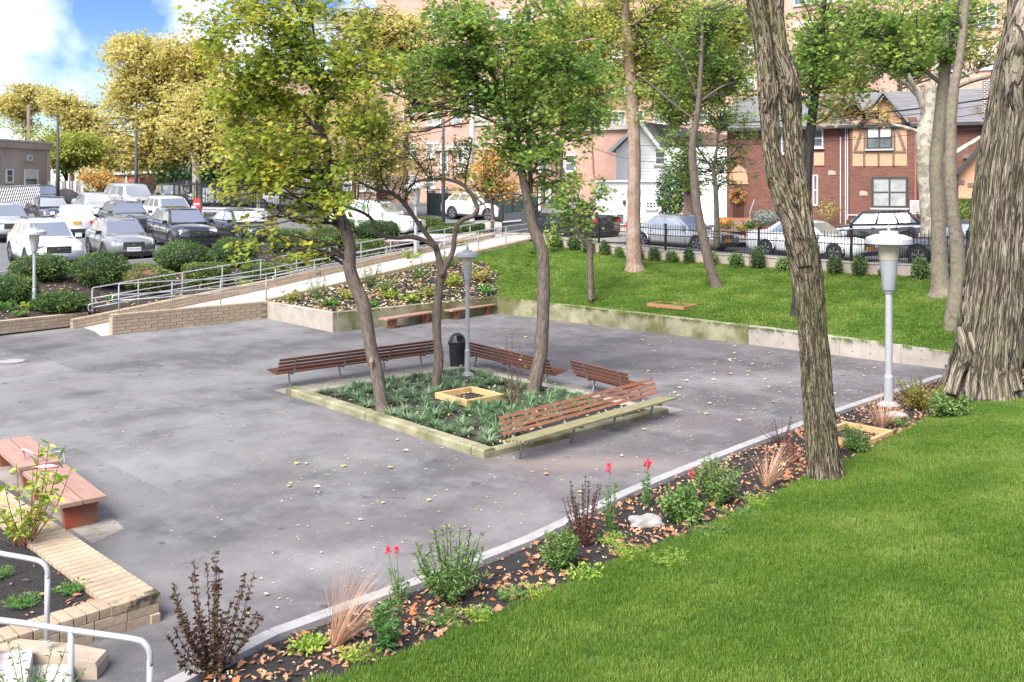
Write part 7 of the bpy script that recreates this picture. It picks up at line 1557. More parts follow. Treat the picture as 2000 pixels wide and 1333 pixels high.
for i, (x, y, lm, lb) in enumerate(((1452, 447, 'gold', 'yellow flower mound at the foot of the entrance steps'), (1467, 440, 'azalea', 'pale grey-green plant beside the yellow flowers'), (1420, 440, 'bedmix', 'small mixed plant on the entrance steps'))):
    stem_plant('flower_mound', lb, D(x, y + 8, 45.5), .5, 26, .5, lm, .09, 18, 'oval', 905 + i, 'stem_g', cat='flowers')
def far_shrub(label, x, y, rx, rz, Y, lm, n=900, size=.12, seed=1):
    c = D(x, y, Y); s_ = Y / F; t = thing('shrub', label, 'shrub', c - Vector((0, 0, rz * s_))); P = ellipsoid_pts(n, (rx * s_, rx * s_ * .7, rz * s_), .4, np.random.default_rng(seed))
    for i in range(n): q = Vector(P[i]); P[i] = q * (1 + .25 * noise.noise(q * 1.5 + Vector((seed, 0, 0))))
    v, f = scatter(P + np.array(c), size, 'oval', .3, r=np.random.default_rng(seed)); mk('foliage', v, f, LM[lm], t, kind='stuff')
LM['silver'] = leafmat('silver_leaf', [(.16, .19, .16), (.28, .31, .27), (.40, .42, .38)], .2)
far_shrub('grey-green rounded bush against the brown brick house', 1498, 425, 32, 17, 45.5, 'silver', 1500, .10, 3)
far_shrub('climbing reddish shrub on the brown brick wall', 1617, 408, 28, 22, 47.5, 'bedmix', 260, .12, 4)
far_shrub('big dark evergreen beside the white house', 1310, 375, 32, 55, 50.5, 'dark_green', 2600, .16, 5)
far_shrub('green shrub at the stucco entry near the giant tree', 1885, 410, 26, 26, 42.5, 'green_far', 800, .13, 6)
ac = thing('air_conditioner', 'white wall-hung air conditioner beside the plane tree trunk', 'air conditioner', D(1795, 405, 44)); k = MB(); c = D(1795, 405, 44); k.box(c, (.75, .35, .62), rz=Hb.rz); k.build('body', M['acw'], ac); k = MB(); k.box(c + Hb.n * .18, (.52, .02, .48), rz=Hb.rz); k.build('grille', M['sill'], ac); k = MB(); k.tube([c + Vector((-.3, 0, -.3)), c + Vector((-.3, 0, -1.7))], .025, 6); k.build('drain_pipe', M['pipe'], ac)
pot = thing('plant_pot', 'terracotta pot with a dry reddish plant on the far pavement', 'plant pot', D(1790, 468, 42.2)); pb_ = D(1790, 468, 42.2); k = MB(); k.lathe(pb_, [(0, 0), (.20, 0), (.27, .42), (.30, .42), (.30, .50), (.26, .50), (.24, .44)], 16); M['terra'] = mat('terracotta', (.38, .15, .10), .85); k.build('pot', M['terra'], pot)
Pp = ellipsoid_pts(90, (.35, .35, .5)); v, f = scatter(Pp + np.array(pb_ + Vector((0, 0, 1.0))), .14, 'lance', .3); mk('leaves', v, f, LM['tan'], pot, kind='stuff'); k = MB(); [k.tube([pb_ + Vector((0, 0, .4)), pb_ + Vector((random.gauss(0, .2), random.gauss(0, .2), 1.2))], .012, 4) for _ in range(8)]; k.build('stems', M['bark_twig'], pot, kind='stuff')

# --- white house
wa, wb = D(1204, 430, 56), D(1420, 430, 52.5); Hw = House('white_house', 'white sided house with a pitched roof and a low front wing', wa, wb, 2.0, 6.9, 8, M['white'])
k = MB(); nb_ = 26
for i in range(nb_): k.box(Hw.at(Hw.L / 2, 2.1 + i * .19, .03), (Hw.L, .03, .172), rz=Hw.rz)
k.build('siding', M['white'], Hw.t, kind='stuff')
prg = lambda x, y: Hw.pyz(x, y)
g0, g1 = prg(1202, 292), prg(1290, 292); gm = prg(1250, 250)
v = [Hw.at(0, 6.9, 0), Hw.at(g1[0], 6.9, 0), Hw.at(g1[0] / 2 + .3, gm[1] + .2, 0)]; vb = [p - Hw.n * 8 for p in v]; mk('gable_wall', v + vb, [(0, 1, 2), (3, 5, 4), (0, 3, 4, 1)], M['white'], Hw.t)
k = MB(); k.add([Hw.at(-.3, 6.75, .35), Hw.at(g1[0] / 2 + .3, gm[1] + .35, .35), Hw.at(g1[0] / 2 + .3, gm[1] + .35, -8), Hw.at(-.3, 6.75, -8)], [(0, 1, 2, 3)]); k.add([Hw.at(g1[0] + .3, 6.75, .35), Hw.at(g1[0] / 2 + .3, gm[1] + .35, .35), Hw.at(g1[0] / 2 + .3, gm[1] + .35, -8), Hw.at(g1[0] + .3, 6.75, -8)], [(0, 3, 2, 1)]); k.build('roof', M['roof'], Hw.t)
for a_, b_ in (((-.3, 6.72), (g1[0] / 2 + .3, gm[1] + .3)), ((g1[0] + .3, 6.72), (g1[0] / 2 + .3, gm[1] + .3))): k = MB(); k.bar(Hw.at(a_[0], a_[1], .4), Hw.at(b_[0], b_[1], .4), .08, .18); k.build('bargeboard', M['trimw'], Hw.t)
a_, zt = prg(1281, 296); b_, zb = prg(1301, 322); Hw.window(a_, b_, zb, zt, out=.08); a_, zt = prg(1262, 393); b_, zb = prg(1283, 408); Hw.window(a_, b_, zb, zt, cols=3, rows=2, fw=.04, out=1.6 + .08) if False else None
# low front wing
wl, wr_ = D(1165, 430, 54.5), D(1292, 430, 52.8); Hg = House('white_garage', 'low white wing with a small six-pane window and orange brick base', wl, wr_, 1.9, 5.05, 2.5, M['white'], roof_m=M['roof'])
k = MB()
for i in range(12): k.box(Hg.at(Hg.L / 2, 3.05 + i * .165, .03), (Hg.L, .03, .150), rz=Hg.rz)
k.build('siding', M['white'], Hg.t, kind='stuff'); Hg.slab('brick_base', 0, Hg.L, 1.9, 2.75, .05, .08, mat('orange_brick', (.50, .16, .07), .8, var=.15)); Hg.slab('roof_edge', -.1, Hg.L + .1, 5.0, 5.12, .1, .3, 'trimw')
a_, zt = Hg.pyz(1263, 394); b_, zb = Hg.pyz(1283, 408); Hg.window(a_, b_, zb, zt, cols=3, rows=2, fw=.05, out=.08); a_, zt = Hg.pyz(1205, 417); b_, zb = Hg.pyz(1222, 440); Hg.window(a_, b_, zb, zt, cols=1, rows=1, out=.12, sill=False)
k = MB(); a_, zt = Hg.pyz(1221, 396); k.box(Hg.at(a_, zt, .12), (.14, .15, .25), rz=Hg.rz); k.build('wall_lamp', M['frame_dark'], Hg.t)
# --- pink brick block with side wall, behind the white house
pa, pb2 = D(1090, 430, 62), D(1290, 430, 58); Hp = House('brick_building', 'orange-pink brick building directly left of the white house', pa, pb2, 2.2, 8.4, 12, M['b_pink'], roof_m=M['roof']); Hp.slab('cornice', -.1, Hp.L + .1, 8.3, 8.55, .08, .3, 'sill')
a_, zt = Hp.pyz(1105, 303); b_, zb = Hp.pyz(1125, 335); Hp.window(a_, b_, zb, zt, out=.04); a_, zt = Hp.pyz(1108, 240); b_, zb = Hp.pyz(1124, 256); Hp.window(a_, b_, zb, zt, out=.04)
k = MB(); a_, z_0 = Hp.pyz(1157, 280); b_, z_1 = Hp.pyz(1160, 350); c_, z_2 = Hp.pyz(1204, 353); k.tube([Hp.at(a_, z_0, .08), Hp.at(b_, z_1 + .3, .08), Hp.at(b_ + .3, z_1, .08), Hp.at(c_, z_2, .08)], .04, 6); k.build('conduit', M['terra'], Hp.t)
# --- large apartment blocks behind the trees
def apartment(label, x0, x1, Y0, Y1, z0, z1, wm, nc, nr, wz0, dz, seed, ww=1.5, wh=1.5, frame='trimw', depth=14, doublew=True, ac=.3, cat='building', xs=None):
    A_, B_ = D(x0, 400, Y0), D(x1, 400, Y1); h = House('apartment_building', label, A_, B_, z0, z1, depth, wm, roof_m=M['roof']); rs = random.Random(seed); h.slab('parapet', -.1, h.L + .1, z1, z1 + .35, .05, .5, 'sill')
    for r in range(nr):
        for c in range(nc):
            u = h.L * (c + .5) / nc; ww_ = ww * (1 if c % 3 else .62)
            o = h.window(u - ww_ / 2, u + ww_ / 2, wz0 + r * dz, wz0 + r * dz + wh, frame, 'glass' if rs.random() < .5 else 'glass_lt', 2 if ww_ > 1.2 and doublew else 1, 2, .09, out=.04, blind=rs.random() < .4)
            if rs.random() < ac: k = MB(); k.box(h.at(u + .1, wz0 + r * dz + .2, .22), (.6, .4, .4), rz=h.rz); k.build('air_conditioner', M['acw'], o)
    return h
far_tree('light green street tree veiling the apartment block above the brown house roof', [(1760, 300, 8), (1760, 200, 7), (1755, 120, 6), (1750, 60, 5)], 54, [(1740, 60, 90, 50, 3), (1840, 110, 60, 50, 3, .7), (1640, 40, 60, 50, 3, .7), (1900, 60, 50, 50, 3, .6)], 230, 24, .22, 'yellowgreen', seed=216, spread=.6, zlow=8)
far_tree('golden street tree veiling the central apartment block top', [(1060, 420, 10), (1062, 300, 9), (1065, 180, 8), (1068, 80, 6)], 64, [(1060, 90, 80, 70, 4), (1150, 130, 60, 70, 3, .8), (980, 160, 60, 60, 3, .7), (1110, 220, 60, 40, 3, .6)], 230, 24, .26, 'gold', seed=217, spread=.6)
apartment('tall pale pink brick apartment block rising behind the brown brick house', 1480, 2050, 82, 70, 2.5, 27, M['b_pink'], 8, 7, 4.2, 3.15, 1, 2.0, 1.7)
apartment('tall pinkish apartment block behind the trees in the centre', 1110, 1485, 104, 96, 2.5, 27, M['b_pink'], 9, 6, 5, 3.2, 2)
apartment('pink brick apartment block behind the two planter maples', 735, 1105, 96, 92, 3, 24, M['b_pink'], 8, 6, 4.5, 3.2, 3, ac=.5)
apartment('lower orange-pink brick block behind the left maple', 470, 735, 88, 92, 3, 15, M['b_pink'], 6, 3, 4.4, 3.2, 4)
apartment('brick row house with dark base behind the ramp gate', 850, 1085, 70, 66, 2.6, 7.4, M['b_pink'], 6, 2, 3.2, 2.6, 5, ww=1.0)
# --- left: stained stucco building, red brick garage, grey sheds
sa, sb = D(-120, 400, 60), D(97, 400, 70); Hs = House('stucco_building', 'two-storey weather-stained beige stucco building at the left edge', sa, sb, 2.6, 7.75, 12, M['beige'], roof_m=M['roof']); Hs.slab('parapet', -.1, Hs.L + .05, 7.45, 7.9, .06, .3, 'beige'); Hs.slab('coping', -.1, Hs.L + .12, 7.9, 8.02, .08, .4, 'sill'); Hs.slab('brick_corner', Hs.L - .35, Hs.L + .02, 2.6, 7.4, .04, .06, 'b_pink')
for x0, y0, x1, y1, c_ in ((11, 331, 25, 357, 1), (47, 331, 73, 367, 1), (52, 304, 62, 314, 1)): a_, zt = Hs.pyz(x0, y0); b_, zb = Hs.pyz(x1, y1); Hs.window(a_, b_, zb, zt, out=.04, cols=c_, rows=1 if y0 == 304 else 2, blind=x0 == 47, sill=True)
ra, rb = D(205, 400, 92), D(272, 400, 90); Hr = House('brick_garage', 'low red brick garage with a white eave and downpipe', ra, rb, 3, 6.1, 6, M['b_red'], roof_m=M['roof']); Hr.slab('eave', -.2, Hr.L + .2, 6.0, 6.25, .15, .5, 'trimw'); k = MB(); a_, zt = Hr.pyz(249, 338); k.tube([Hr.at(a_, 3.2, .1), Hr.at(a_, 5.9, .1)], .08, 6); k.build('downpipe', M['trimw'], Hr.t)
ga2, gb3 = D(300, 400, 95), D(372, 400, 93); Hh = House('shed', 'grey corrugated shed behind the plane trees', ga2, gb3, 3, 6.6, 8, mat('grey_sheet', (.22, .25, .28), .6, var=.1), roof_m=M['roof']); Hh.slab('eave', -.1, Hh.L + .1, 5.0, 5.2, .1, .2, 'trimw')
M['teal'] = mat('teal_plastic', (.02, .13, .11), .5); tk = D(271, 385, 78); k = MB(); k.lathe(tk - Vector((0, 0, .9)), [(0, 0), (.9, 0), (.95, .2), (.95, 1.7), (.9, 1.8), (.4, 2.1), (0, 2.1)], 20); tag(k.build('tank', M['teal'], smooth=False), 'teal-green tank beside the red brick garage', 'tank')
wpanel = D(96, 400, 69); k = MB(); wp = thing('board_fence', 'short pink-white board fence at the corner of the stained building', 'fence', wpanel)
for i in range(10): k = MB(); k.box(wpanel + Vector((.35 * i * .62, .1 * i, .55)), (.2, .04, 2.3)); k.build('board', M['trimw'] if i % 2 else M['walk'], wp)
# utility transformer pole behind the middle
tr_ = D(922, 440, 58); up_ = thing('utility_pole', 'white-grey utility pole with a transformer can behind the twisting tree', 'utility pole', tr_); k = MB(); k.tube([tr_, D(922, 180, 58)], .16, 10); k.build('pole', M['pipe'], up_); k = MB(); k.lathe(D(912, 322, 57.6), [(0, 0), (.32, 0), (.34, .1), (.34, 1.0), (.3, 1.08), (0, 1.15)], 14); k.build('transformer', M['acw'], up_)

# ================================================================== CARS
M['tyre'] = mat('tyre_rubber', (.018, .018, .019), .85); M['rim'] = mat('alloy_rim', (.42, .43, .45), .3, .8); M['rimd'] = mat('rim_dark', (.03, .03, .03), .6)
M['carglass'] = mat('car_glass', (.24, .255, .26), .06, spec=1.0, coat=1.0); M['carglass'].node_tree.nodes['Principled BSDF'].inputs['IOR'].default_value = 2.6; M['trim_k'] = mat('black_car_trim', (.018, .018, .02), .5); M['chrome'] = mat('chrome_trim', (.6, .6, .6), .2, .9); M['tail'] = mat('tail_lamp', (.42, .012, .012), .2); M['headl'] = mat('head_lamp', (.62, .64, .66), .12, .3, spec=.9)
M['plate_y'] = mat('orange_plate', (.75, .34, .02), .5); M['plate_w'] = mat('white_plate', (.70, .72, .75), .5); M['plate_t'] = mat('plate_letters', (.02, .03, .12), .6)
PAINT = {}
def paint(name, col, metal=.3): PAINT[name] = mat('paint_' + name, col, .28, metal, coat=1.0, spec=.5); return PAINT[name]
paint('white', (.70, .71, .72), 0); paint('silver', (.52, .53, .54), .5); paint('grey', (.30, .305, .31), .5); paint('black', (.030, .031, .033), .3); paint('dark_blue', (.03, .038, .055), .4); paint('dark_grey', (.15, .155, .16), .5)
def text_plate(w_, h_, x, z, face, bg_, parent, txt):
    k = MB(); k.box((x, 0, z), (.02, w_, h_)); p = k.build('number_plate', bg_, parent)
    cu = bpy.data.curves.new('lettering', 'FONT'); cu.body = txt; cu.size = h_ * .62; cu.align_x = 'CENTER'; cu.align_y = 'CENTER'; tmp = bpy.data.objects.new('tmp', cu); lm_ = bpy.data.meshes.new_from_object(tmp); bpy.data.objects.remove(tmp); lm_.materials.clear(); lm_.materials.append(M['plate_t']); o = bpy.data.objects.new('lettering', lm_); C.objects.link(o); o.parent = p
    o.location = (x + face * .013, 0, z); o.rotation_euler = (R(90), 0, R(90 * face)); return p
def car(label, kind, pt, pos, head, plate=None, parts=True, mount_rails=False, group='cars', rot_tilt=True, scale=1.0, front_plate_txt='KMX 4187'):
    """local frame: +x forward, +y left; pos: ground centre; head: forward direction"""
    t = thing('parked_car' if kind != 'pickup' else 'parked_truck', label, 'car' if kind != 'pickup' else 'truck', (0, 0, 0), group=group)
    P = dict(sedan=(4.85, 1.84, 1.46), suv=(4.65, 1.88, 1.68), hatch=(4.2, 1.80, 1.55), bigsuv=(5.2, 2.0, 1.92), pickup=(5.6, 2.0, 1.90))[kind]; Ln, W, Ht = P; hw = W / 2; a = Ln / 2
    wr = {'sedan': .34, 'suv': .37, 'hatch': .34, 'bigsuv': .41, 'pickup': .41}[kind]; xf, xr = a - .92, -a + .98; gc = .20 if kind in ('sedan',) else .26
    belt = {'sedan': .93, 'suv': 1.08, 'hatch': 1.0, 'bigsuv': 1.18, 'pickup': 1.18}[kind]; hood = belt - {'sedan': .06, 'suv': .03, 'hatch': .04, 'bigsuv': .0, 'pickup': .0}[kind]
    # roof line control points: windscreen base, roof front, roof rear, rear glass base
    g = {'sedan': (1.02, .28, -1.02, -1.75), 'suv': (1.02, .40, -1.45, -2.02), 'hatch': (.98, .38, -1.25, -1.80), 'bigsuv': (1.15, .62, -2.05, -2.4), 'pickup': (1.15, .62, -.65, -.85)}[kind]
    nst = 44; V = []; xsx = [-a + Ln * i / (nst - 1) for i in range(nst)]
    def top(x):
        if x > g[0]: tt = (x - g[0]) / (a - g[0]); return hood - .02 - (hood - (.66 if kind == 'sedan' else .80)) * tt ** 2.6 * 1.0
        if x < g[3]:
            tt = (g[3] - x) / (a + g[3] + 1e-6)
            if kind == 'sedan': return belt + .08 - .10 * tt ** 2
            if kind == 'pickup': return belt
            return belt - .06 * tt
        return belt
    def bot(x):
        z = gc
        for xc in (xf, xr):
            d = wr + .055
            if abs(x - xc) < d: z = max(z, wr + math.sqrt(d * d - (x - xc) ** 2) - .0)
        e = max(0, (abs(x) - (a - .35)) / .35); return z + .14 * e ** 2
    def half(x): e = max(0, (abs(x) - (a - .75)) / .75); return hw * (1 - .13 * e ** 2.2)
    for x in xsx:
        b_, tp, h_ = bot(x), top(x), half(x); mid_ = max(b_ + .02, .62 if kind != 'sedan' else .55); ed = max(0, (abs(x) - (a - .10)) / .10)
        for y, z in ((0, b_), (h_ * .80, b_), (h_ * .97, b_ + .02), (h_ * 1.0, b_ + (mid_ - b_) * .6), (h_ * 1.0, mid_), (h_ * .985, mid_ + (tp - mid_) * .55), (h_ * .95, tp - .05), (h_ * .87, tp - .008), (h_ * .45, tp + .025), (0, tp + .035)): V.append((x, y, z))
    m = 10; Fc = []; n0 = len(V); V += [(x, -y, z) for x, y, z in V]
    for i in range(nst - 1):
        for j in range(m - 1):
            q = (i * m + j, i * m + j + 1, (i + 1) * m + j + 1, (i + 1) * m + j); Fc.append(q[::-1]); Fc.append(tuple(k_ + n0 for k_ in q))
    for i, rev in ((0, False), (nst - 1, True)):
        for j in range(m - 1): q = (i * m + j, i * m + j + 1, n0 + i * m + j + 1, n0 + i * m + j); Fc.append(q if not rev else q[::-1])
    body = mk('body', V, Fc, PAINT[pt], t, smooth=True)
    me = body.data; bm = bmesh.new(); bm.from_mesh(me); bmesh.ops.remove_doubles(bm, verts=bm.verts, dist=.0005); bmesh.ops.recalc_face_normals(bm, faces=bm.faces); bm.to_mesh(me); bm.free()
    for p in me.polygons: p.use_smooth = True
    # greenhouse
    rw, bw_ = hw * .70, hw * .93; zb, zr = belt - .01, Ht
    def ring(x, z, w_): return [(x, w_, z), (x, -w_, z)]
    b4 = [(g[0], bw_ * .93, zb), (g[3], bw_ * .90, zb), (g[3], -bw_ * .90, zb), (g[0], -bw_ * .93, zb)]; r4 = [(g[1], rw, zr - .05), (g[2], rw * .96, zr - .06), (g[2], -rw * .96, zr - .06), (g[1], -rw, zr - .05)]
    bm = bmesh.new(); vb = [bm.verts.new(q) for q in b4]; vt = [bm.verts.new(q) for q in r4]
    cr1 = [bm.verts.new((g[1] - .25, rw * .62, zr)), bm.verts.new((g[2] + .25, rw * .6, zr)), bm.verts.new((g[2] + .25, -rw * .6, zr)), bm.verts.new((g[1] - .25, -rw * .62, zr))]
    for i in range(4): j = (i + 1) % 4; bm.faces.new((vb[i], vb[j], vt[j], vt[i])); bm.faces.new((vt[i], vt[j], cr1[j], cr1[i]))
    bm.faces.new(cr1); bmesh.ops.recalc_face_normals(bm, faces=bm.faces)
    bmesh.ops.bevel(bm, geom=[e for e in bm.edges], offset=.05, segments=3, affect='EDGES'); me2 = bpy.data.meshes.new('cabin'); bm.to_mesh(me2); bm.free(); me2.materials.append(PAINT[pt])
    for p in me2.polygons: p.use_smooth = True
    cab = bpy.data.objects.new('cabin', me2); C.objects.link(cab); attach(cab, t)
    def L3(p, q, k_): return tuple(p[i] + (q[i] - p[i]) * k_ for i in range(3))
    def pane(c4, name, off):
        # inset quad slightly proud of the cabin face
        c = [Vector(q) for q in c4]; nrm = (c[1] - c[0]).cross(c[3] - c[0]).normalized(); ce = sum(c, Vector()) / 4
        if nrm.dot(ce - Vector((0, 0, 1.0))) < 0: nrm = -nrm
        v = [q + nrm * off for q in c] + [q - nrm * .03 for q in c]; return mk(name, v, [(0, 1, 2, 3), (7, 6, 5, 4)] + [(i, i + 4, (i + 1) % 4 + 4, (i + 1) % 4) for i in range(4)], M['carglass'], t)
    def bil(q00, q10, q11, q01, u, w_): return tuple(Vector(L3(q00, q10, u)).lerp(Vector(L3(q01, q11, u)), w_))
    def face_pane(q, u0, u1, w0, w1, name): return pane([bil(*q, u0, w0), bil(*q, u1, w0), bil(*q, u1, w1), bil(*q, u0, w1)], name, .008)
    fr = (b4[3], b4[0], r4[0], r4[3]); face_pane(fr, .05, .95, .07, .92, 'windshield')
    if kind != 'pickup' or True: rr_ = (b4[1], b4[2], r4[2], r4[1]); face_pane(rr_, .08, .92, .14, .90, 'rear_window')
    for sd_ in (0, 1):
        q = (b4[0], b4[1], r4[1], r4[0]) if sd_ == 0 else (b4[3], b4[2], r4[2], r4[3])
        sp = ((.09, .47), (.50, .86)) if kind in ('sedan', 'hatch', 'pickup') else ((.07, .37), (.40, .67), (.70, .93))
        for u0, u1 in sp: face_pane(q, u0, u1, .10, .84, 'side_window')
    # wheels
    for xc in (xf, xr):
        for sd_ in (1, -1):
            y0 = sd_ * (hw - .115); k = MB(); n = 28; pr = [(wr * .64, -.10), (wr * .93, -.11), (wr, -.07), (wr, .07), (wr * .93, .11), (wr * .64, .10)]; v = []
            for r_q, yy in pr:
                for i in range(n): a_ = 2 * math.pi * i / n; v.append((xc + r_q * math.cos(a_), y0 + yy, wr + r_q * math.sin(a_)))
            f = [(i * n + j, i * n + (j + 1) % n, (i + 1) * n + (j + 1) % n, (i + 1) * n + j) for i in range(5) for j in range(n)]; w_ = mk('wheel', v, f, M['tyre'], t, smooth=True)
            k = MB(); yo = y0 + sd_ * .085
            k.add([(xc + wr * .64 * math.cos(6.283 * i / 20), yo - sd_ * .045, wr + wr * .64 * math.sin(6.283 * i / 20)) for i in range(20)], [tuple(range(20))], 1)
            for s_ in range(5):
                for dd_ in (-.13, .13):
                    a_ = s_ * 1.2566 + dd_ + .3; c_, s2 = math.cos(a_), math.sin(a_); k.bar((xc + c_ * .05, yo, wr + s2 * .05), (xc + c_ * wr * .62, yo, wr + s2 * wr * .62), .035, .03, up=(0, 1, 0))
            ringv = [(xc + wr * q_ * math.cos(6.283 * i / 24), yo + .0, wr + wr * q_ * math.sin(6.283 * i / 24)) for q_ in (.58, .66) for i in range(24)]; k.add(ringv, [(i, (i + 1) % 24, 24 + (i + 1) % 24, 24 + i) for i in range(24)]); k.build('rim', [M['rim'], M['rimd']], w_)
            # arch liner
            k = MB(); k.tube([(xc + (wr + .03) * math.cos(q_), sd_ * (hw - .02), wr + (wr + .03) * math.sin(q_)) for q_ in [math.pi * i / 10 for i in range(11)]], .028, 5); k.build('arch_trim', M['trim_k'] if kind not in ('sedan',) else PAINT[pt], t)
    # sills, mirrors, handles
    for sd_ in (1, -1):
        k = MB(); k.bar((xf - wr - .08, sd_ * (hw - .03), gc + .03), (xr + wr + .08, sd_ * (hw - .03), gc + .03), .05, .10); k.build('sill', M['trim_k'], t)
        k = MB(); k.box((g[0] - .18, sd_ * (hw + .06), belt + .05), (.13, .20, .14)); k.build('wing_mirror', PAINT[pt] if pt not in ('grey',) else M['trim_k'], t)
        for x_ in ((.05, -.85) if kind != 'pickup' else (.1, -.6)): k = MB(); k.bar((x_, sd_ * hw * 1.003, belt - .16), (x_ - .18, sd_ * hw * 1.003, belt - .16), .03, .03); k.build('door_handle', PAINT[pt], t)
        sm_ = MB()
        for x_ in (g[0] - .1, -.02, -.95): sm_.bar((x_, sd_ * hw * 1.0, gc + .14), (x_ - .02, sd_ * hw * .985, belt - .05), .012, .012)
        sm_.build('door_seams', M['trim_k'], t, kind='stuff')
    # front
    fz = hood - .20 if kind == 'sedan' else hood - .22; xfro = a - .055
    for sd_ in (1, -1):
        k = MB(); k.box((xfro - .09, sd_ * hw * .66, fz), (.22, hw * .34, .12 if kind != 'bigsuv' else .2), rz=-sd_ * .35); k.build('headlight', M['headl'], t)
        k = MB(); k.box((-a + .06, sd_ * hw * .70, belt - .18), (.16, hw * .34, .15), rz=sd_ * .25); k.build('taillight', M['tail'], t)
        k = MB(); k.box((xfro - .03, sd_ * hw * .62, .42), (.12, .22, .09), rz=-sd_ * .25); k.build('fog_lamp', M['trim_k'], t)
    k = MB(); k.box((xfro + .03, 0, fz - .09), (.07, hw * .86, .24)); gr_ = k.build('grille', M['trim_k'], t)
    k = MB(); 
    for i in range(4): k.box((xfro + .068, 0, fz - .17 + i * .06), (.012, hw * .80, .014))
    k.lathe((xfro + .07, 0, fz - .07), [(.0, 0), (.05, .0), (.05, .02), (0, .02)], 12); k.build('grille_bars', M['chrome'], gr_)
    k = MB(); k.box((xfro + .0, 0, .30), (.14, hw * 1.35, .14)); k.build('bumper', M['trim_k'], t); k = MB(); k.box((-a + .04, 0, .36), (.14, hw * 1.4, .16)); k.build('bumper', M['trim_k'], t)
    if plate: text_plate(.50, .15, xfro + .085, .50, 1, M['plate_y' if plate == 'y' else 'plate_w'], t, front_plate_txt); text_plate(.34, .16, -a - .02, belt - .20, -1, M['plate_y' if plate == 'y' else 'plate_w'], t, front_plate_txt)
    if kind == 'pickup':
        k = MB(); k.box(((g[3] - a) / 2 - .1, 0, belt + .035), (a + g[3] - .55, hw * 1.55, .03)); k.build('truck_bed', M['trim_k'], t)
    if mount_rails:
        for sd_ in (1, -1): k = MB(); k.tube([(g[1] - .35, sd_ * rw * .9, zr - .01), (g[1] - .45, sd_ * rw * .9, zr + .05), (g[2] + .45, sd_ * rw * .9, zr + .05), (g[2] + .35, sd_ * rw * .9, zr - .01)], .018, 6); k.build('roof_rail', M['trim_k'], t)
    pos = Vector(pos); hd = Vector((head[0], head[1], 0)).normalized(); pf, pb_2 = pos + hd * 1.4, pos - hd * 1.4
    zf_, zb_ = drop(pf.x, pf.y), drop(pb_2.x, pb_2.y); t.location = (pos.x, pos.y, (zf_ + zb_) / 2); t.rotation_euler = (0, -math.atan2(zf_ - zb_, 2.8), math.atan2(hd.y, hd.x)); t.scale = (scale,) * 3
    return t
fw_ = (-d1.x, -d1.y)                                   # facing the ramp
def lot(x, y): p = GL(x, y); return p
# (label, kind, paint, pixel of ground centre, heading, plate, rails)
CARS = [
 ('white sport utility car parked nearest the left edge, behind the dark juniper', 'suv', 'white', (86, 516), (.62, -.80), None, 1),
 ('grey hatchback with black roof rails and a white front plate', 'hatch', 'grey', (232, 502), (.60, -.80), 'w', 1),
 ('black sport utility car with chrome grille bars behind the long hedge', 'suv', 'black', (354, 481), (.60, -.80), None, 0),
 ('black sedan with an orange front plate, half behind hanging maple leaves', 'sedan', 'black', (472, 471), (.66, -.75), 'y', 0),
 ('white car cut by the left edge behind the nearest white sport utility', 'suv', 'silver', (8, 466), (.62, -.80), None, 0),
 ('white sedan seen from behind with red tail lamps and an orange plate', 'sedan', 'white', (146, 457), (-.45, .89), 'y', 0),
 ('dark low hatchback between the white sedan and the black sport utility', 'hatch', 'dark_grey', (245, 453), (.62, -.80), None, 0),
 ('white wagon roof showing behind the black sport utility', 'suv', 'white', (330, 446), (.62, -.80), None, 1),
 ('black sedan facing right beside the white lattice fence', 'sedan', 'black', (98, 435), (.60, -.80), None, 0),
 ('silver sedan parked in front of the big grey sport utility', 'sedan', 'silver', (186, 424), (.62, -.80), None, 0),
 ('large silver-grey sport utility by the black rear fence', 'bigsuv', 'silver', (256, 419), (.70, -.72), None, 1),
 ('dark sport utility behind the black sedan at the lattice fence', 'suv', 'dark_grey', (84, 411), (.62, -.80), None, 0),
 ('big white sport utility seen side-on behind the box hedges', 'suv', 'white', (735, 456), (.90, -.42), None, 1)]
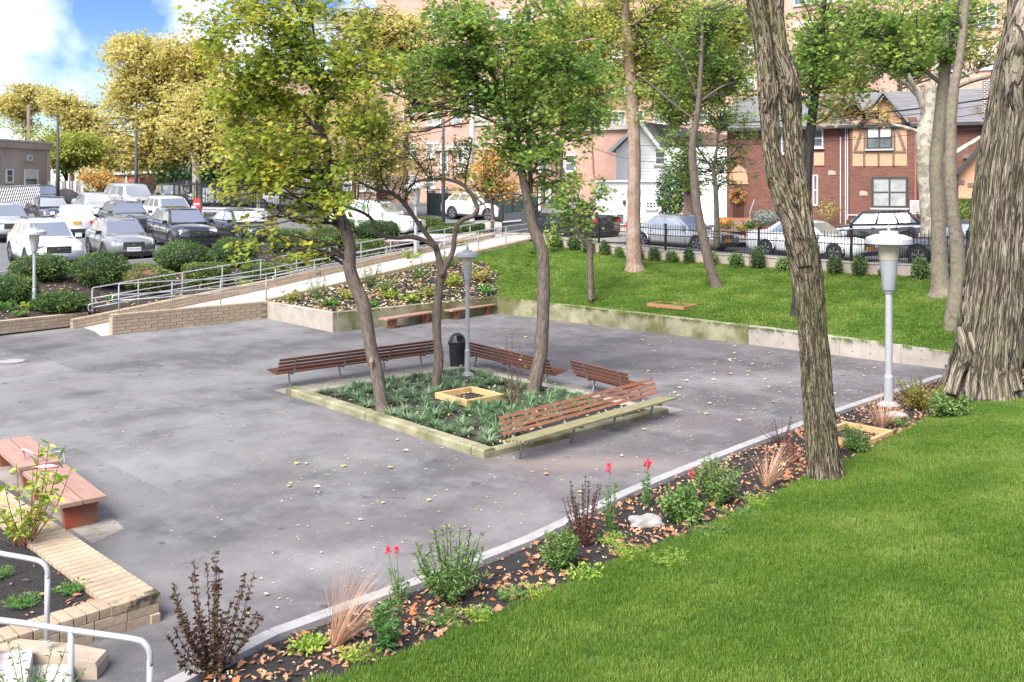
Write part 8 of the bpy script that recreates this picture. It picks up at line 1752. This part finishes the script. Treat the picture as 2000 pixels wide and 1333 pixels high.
for lb, kd, pt, (x, y), hd, pl, rl in CARS: car(lb, kd, pt, lot(x, y), hd, pl, mount_rails=bool(rl), group='cars parked in the lot', scale=1.08)
def streetp(x, Y): return Vector(((x - CX) * Y / F, Y, 0))
su = (sdir_.x, sdir_.y)
ST = [
 ('silver sedan parked along the street behind the straight reddish trunk', 'sedan', 'silver', (1330, 43.0), su, 'y', 0), ('white sedan parked along the street behind the forked tree', 'sedan', 'white', (1583, 38.6), su, 'y', 0),
 ('shiny black hatchback in front of the brown brick house', 'suv', 'black', (1705, 43.3), (-.93, .36), None, 0), ('dark grey sport utility between the paired trunks and the giant tree', 'suv', 'dark_grey', (1895, 34.4), (-su[0], -su[1]), None, 0),
 ('black pickup truck on the street right of the ramp gate', 'pickup', 'black', (1105, 49.0), (-su[0], -su[1]), None, 0), ('white car behind the screened fence near the ramp top', 'suv', 'white', (935, 60), (.80, -.6), None, 0),
 ('white car roof showing beside the giant tree', 'sedan', 'white', (1925, 39.5), (.95, -.3), None, 0)]
for lb, kd, pt, (x, Y), hd, pl, rl in ST: car(lb, kd, pt, streetp(x, Y), hd, pl, mount_rails=bool(rl), group='cars on the street', scale=1.04)
FARC = [('white car passing behind the black rear fence, left', 'sedan', 'white', (150, 78)), ('pale car behind the fork-trunked tree', 'sedan', 'silver', (120, 84)), ('black pickup truck behind the lot gate', 'pickup', 'black', (330, 68)), ('white car behind the pale plane tree', 'sedan', 'white', (425, 74)), ('dark grey car behind the right lot fence', 'sedan', 'dark_grey', (500, 72)), ('white car at the far end of the lot road', 'sedan', 'white', (560, 70))]
for i, (lb, kd, pt, (x, Y)) in enumerate(FARC): car(lb, kd, pt, streetp(x, Y), (.97, -.25) if i != 2 else (.6, -.8), None, group='cars on the far road')
k = MB(); tag((k.lathe(GL(128, 408) , [(0, 0), (1.3, 0), (1.25, .5), (.95, 1.0), (.5, 1.35), (0, 1.5)], 18), k.build('covered_mound', mat('dull_tarp', (.05, .05, .052), .95, var=.4, bump=.5, bscale=2), smooth=True))[1], 'dark rounded covered mound behind the silver sedan', 'mound')
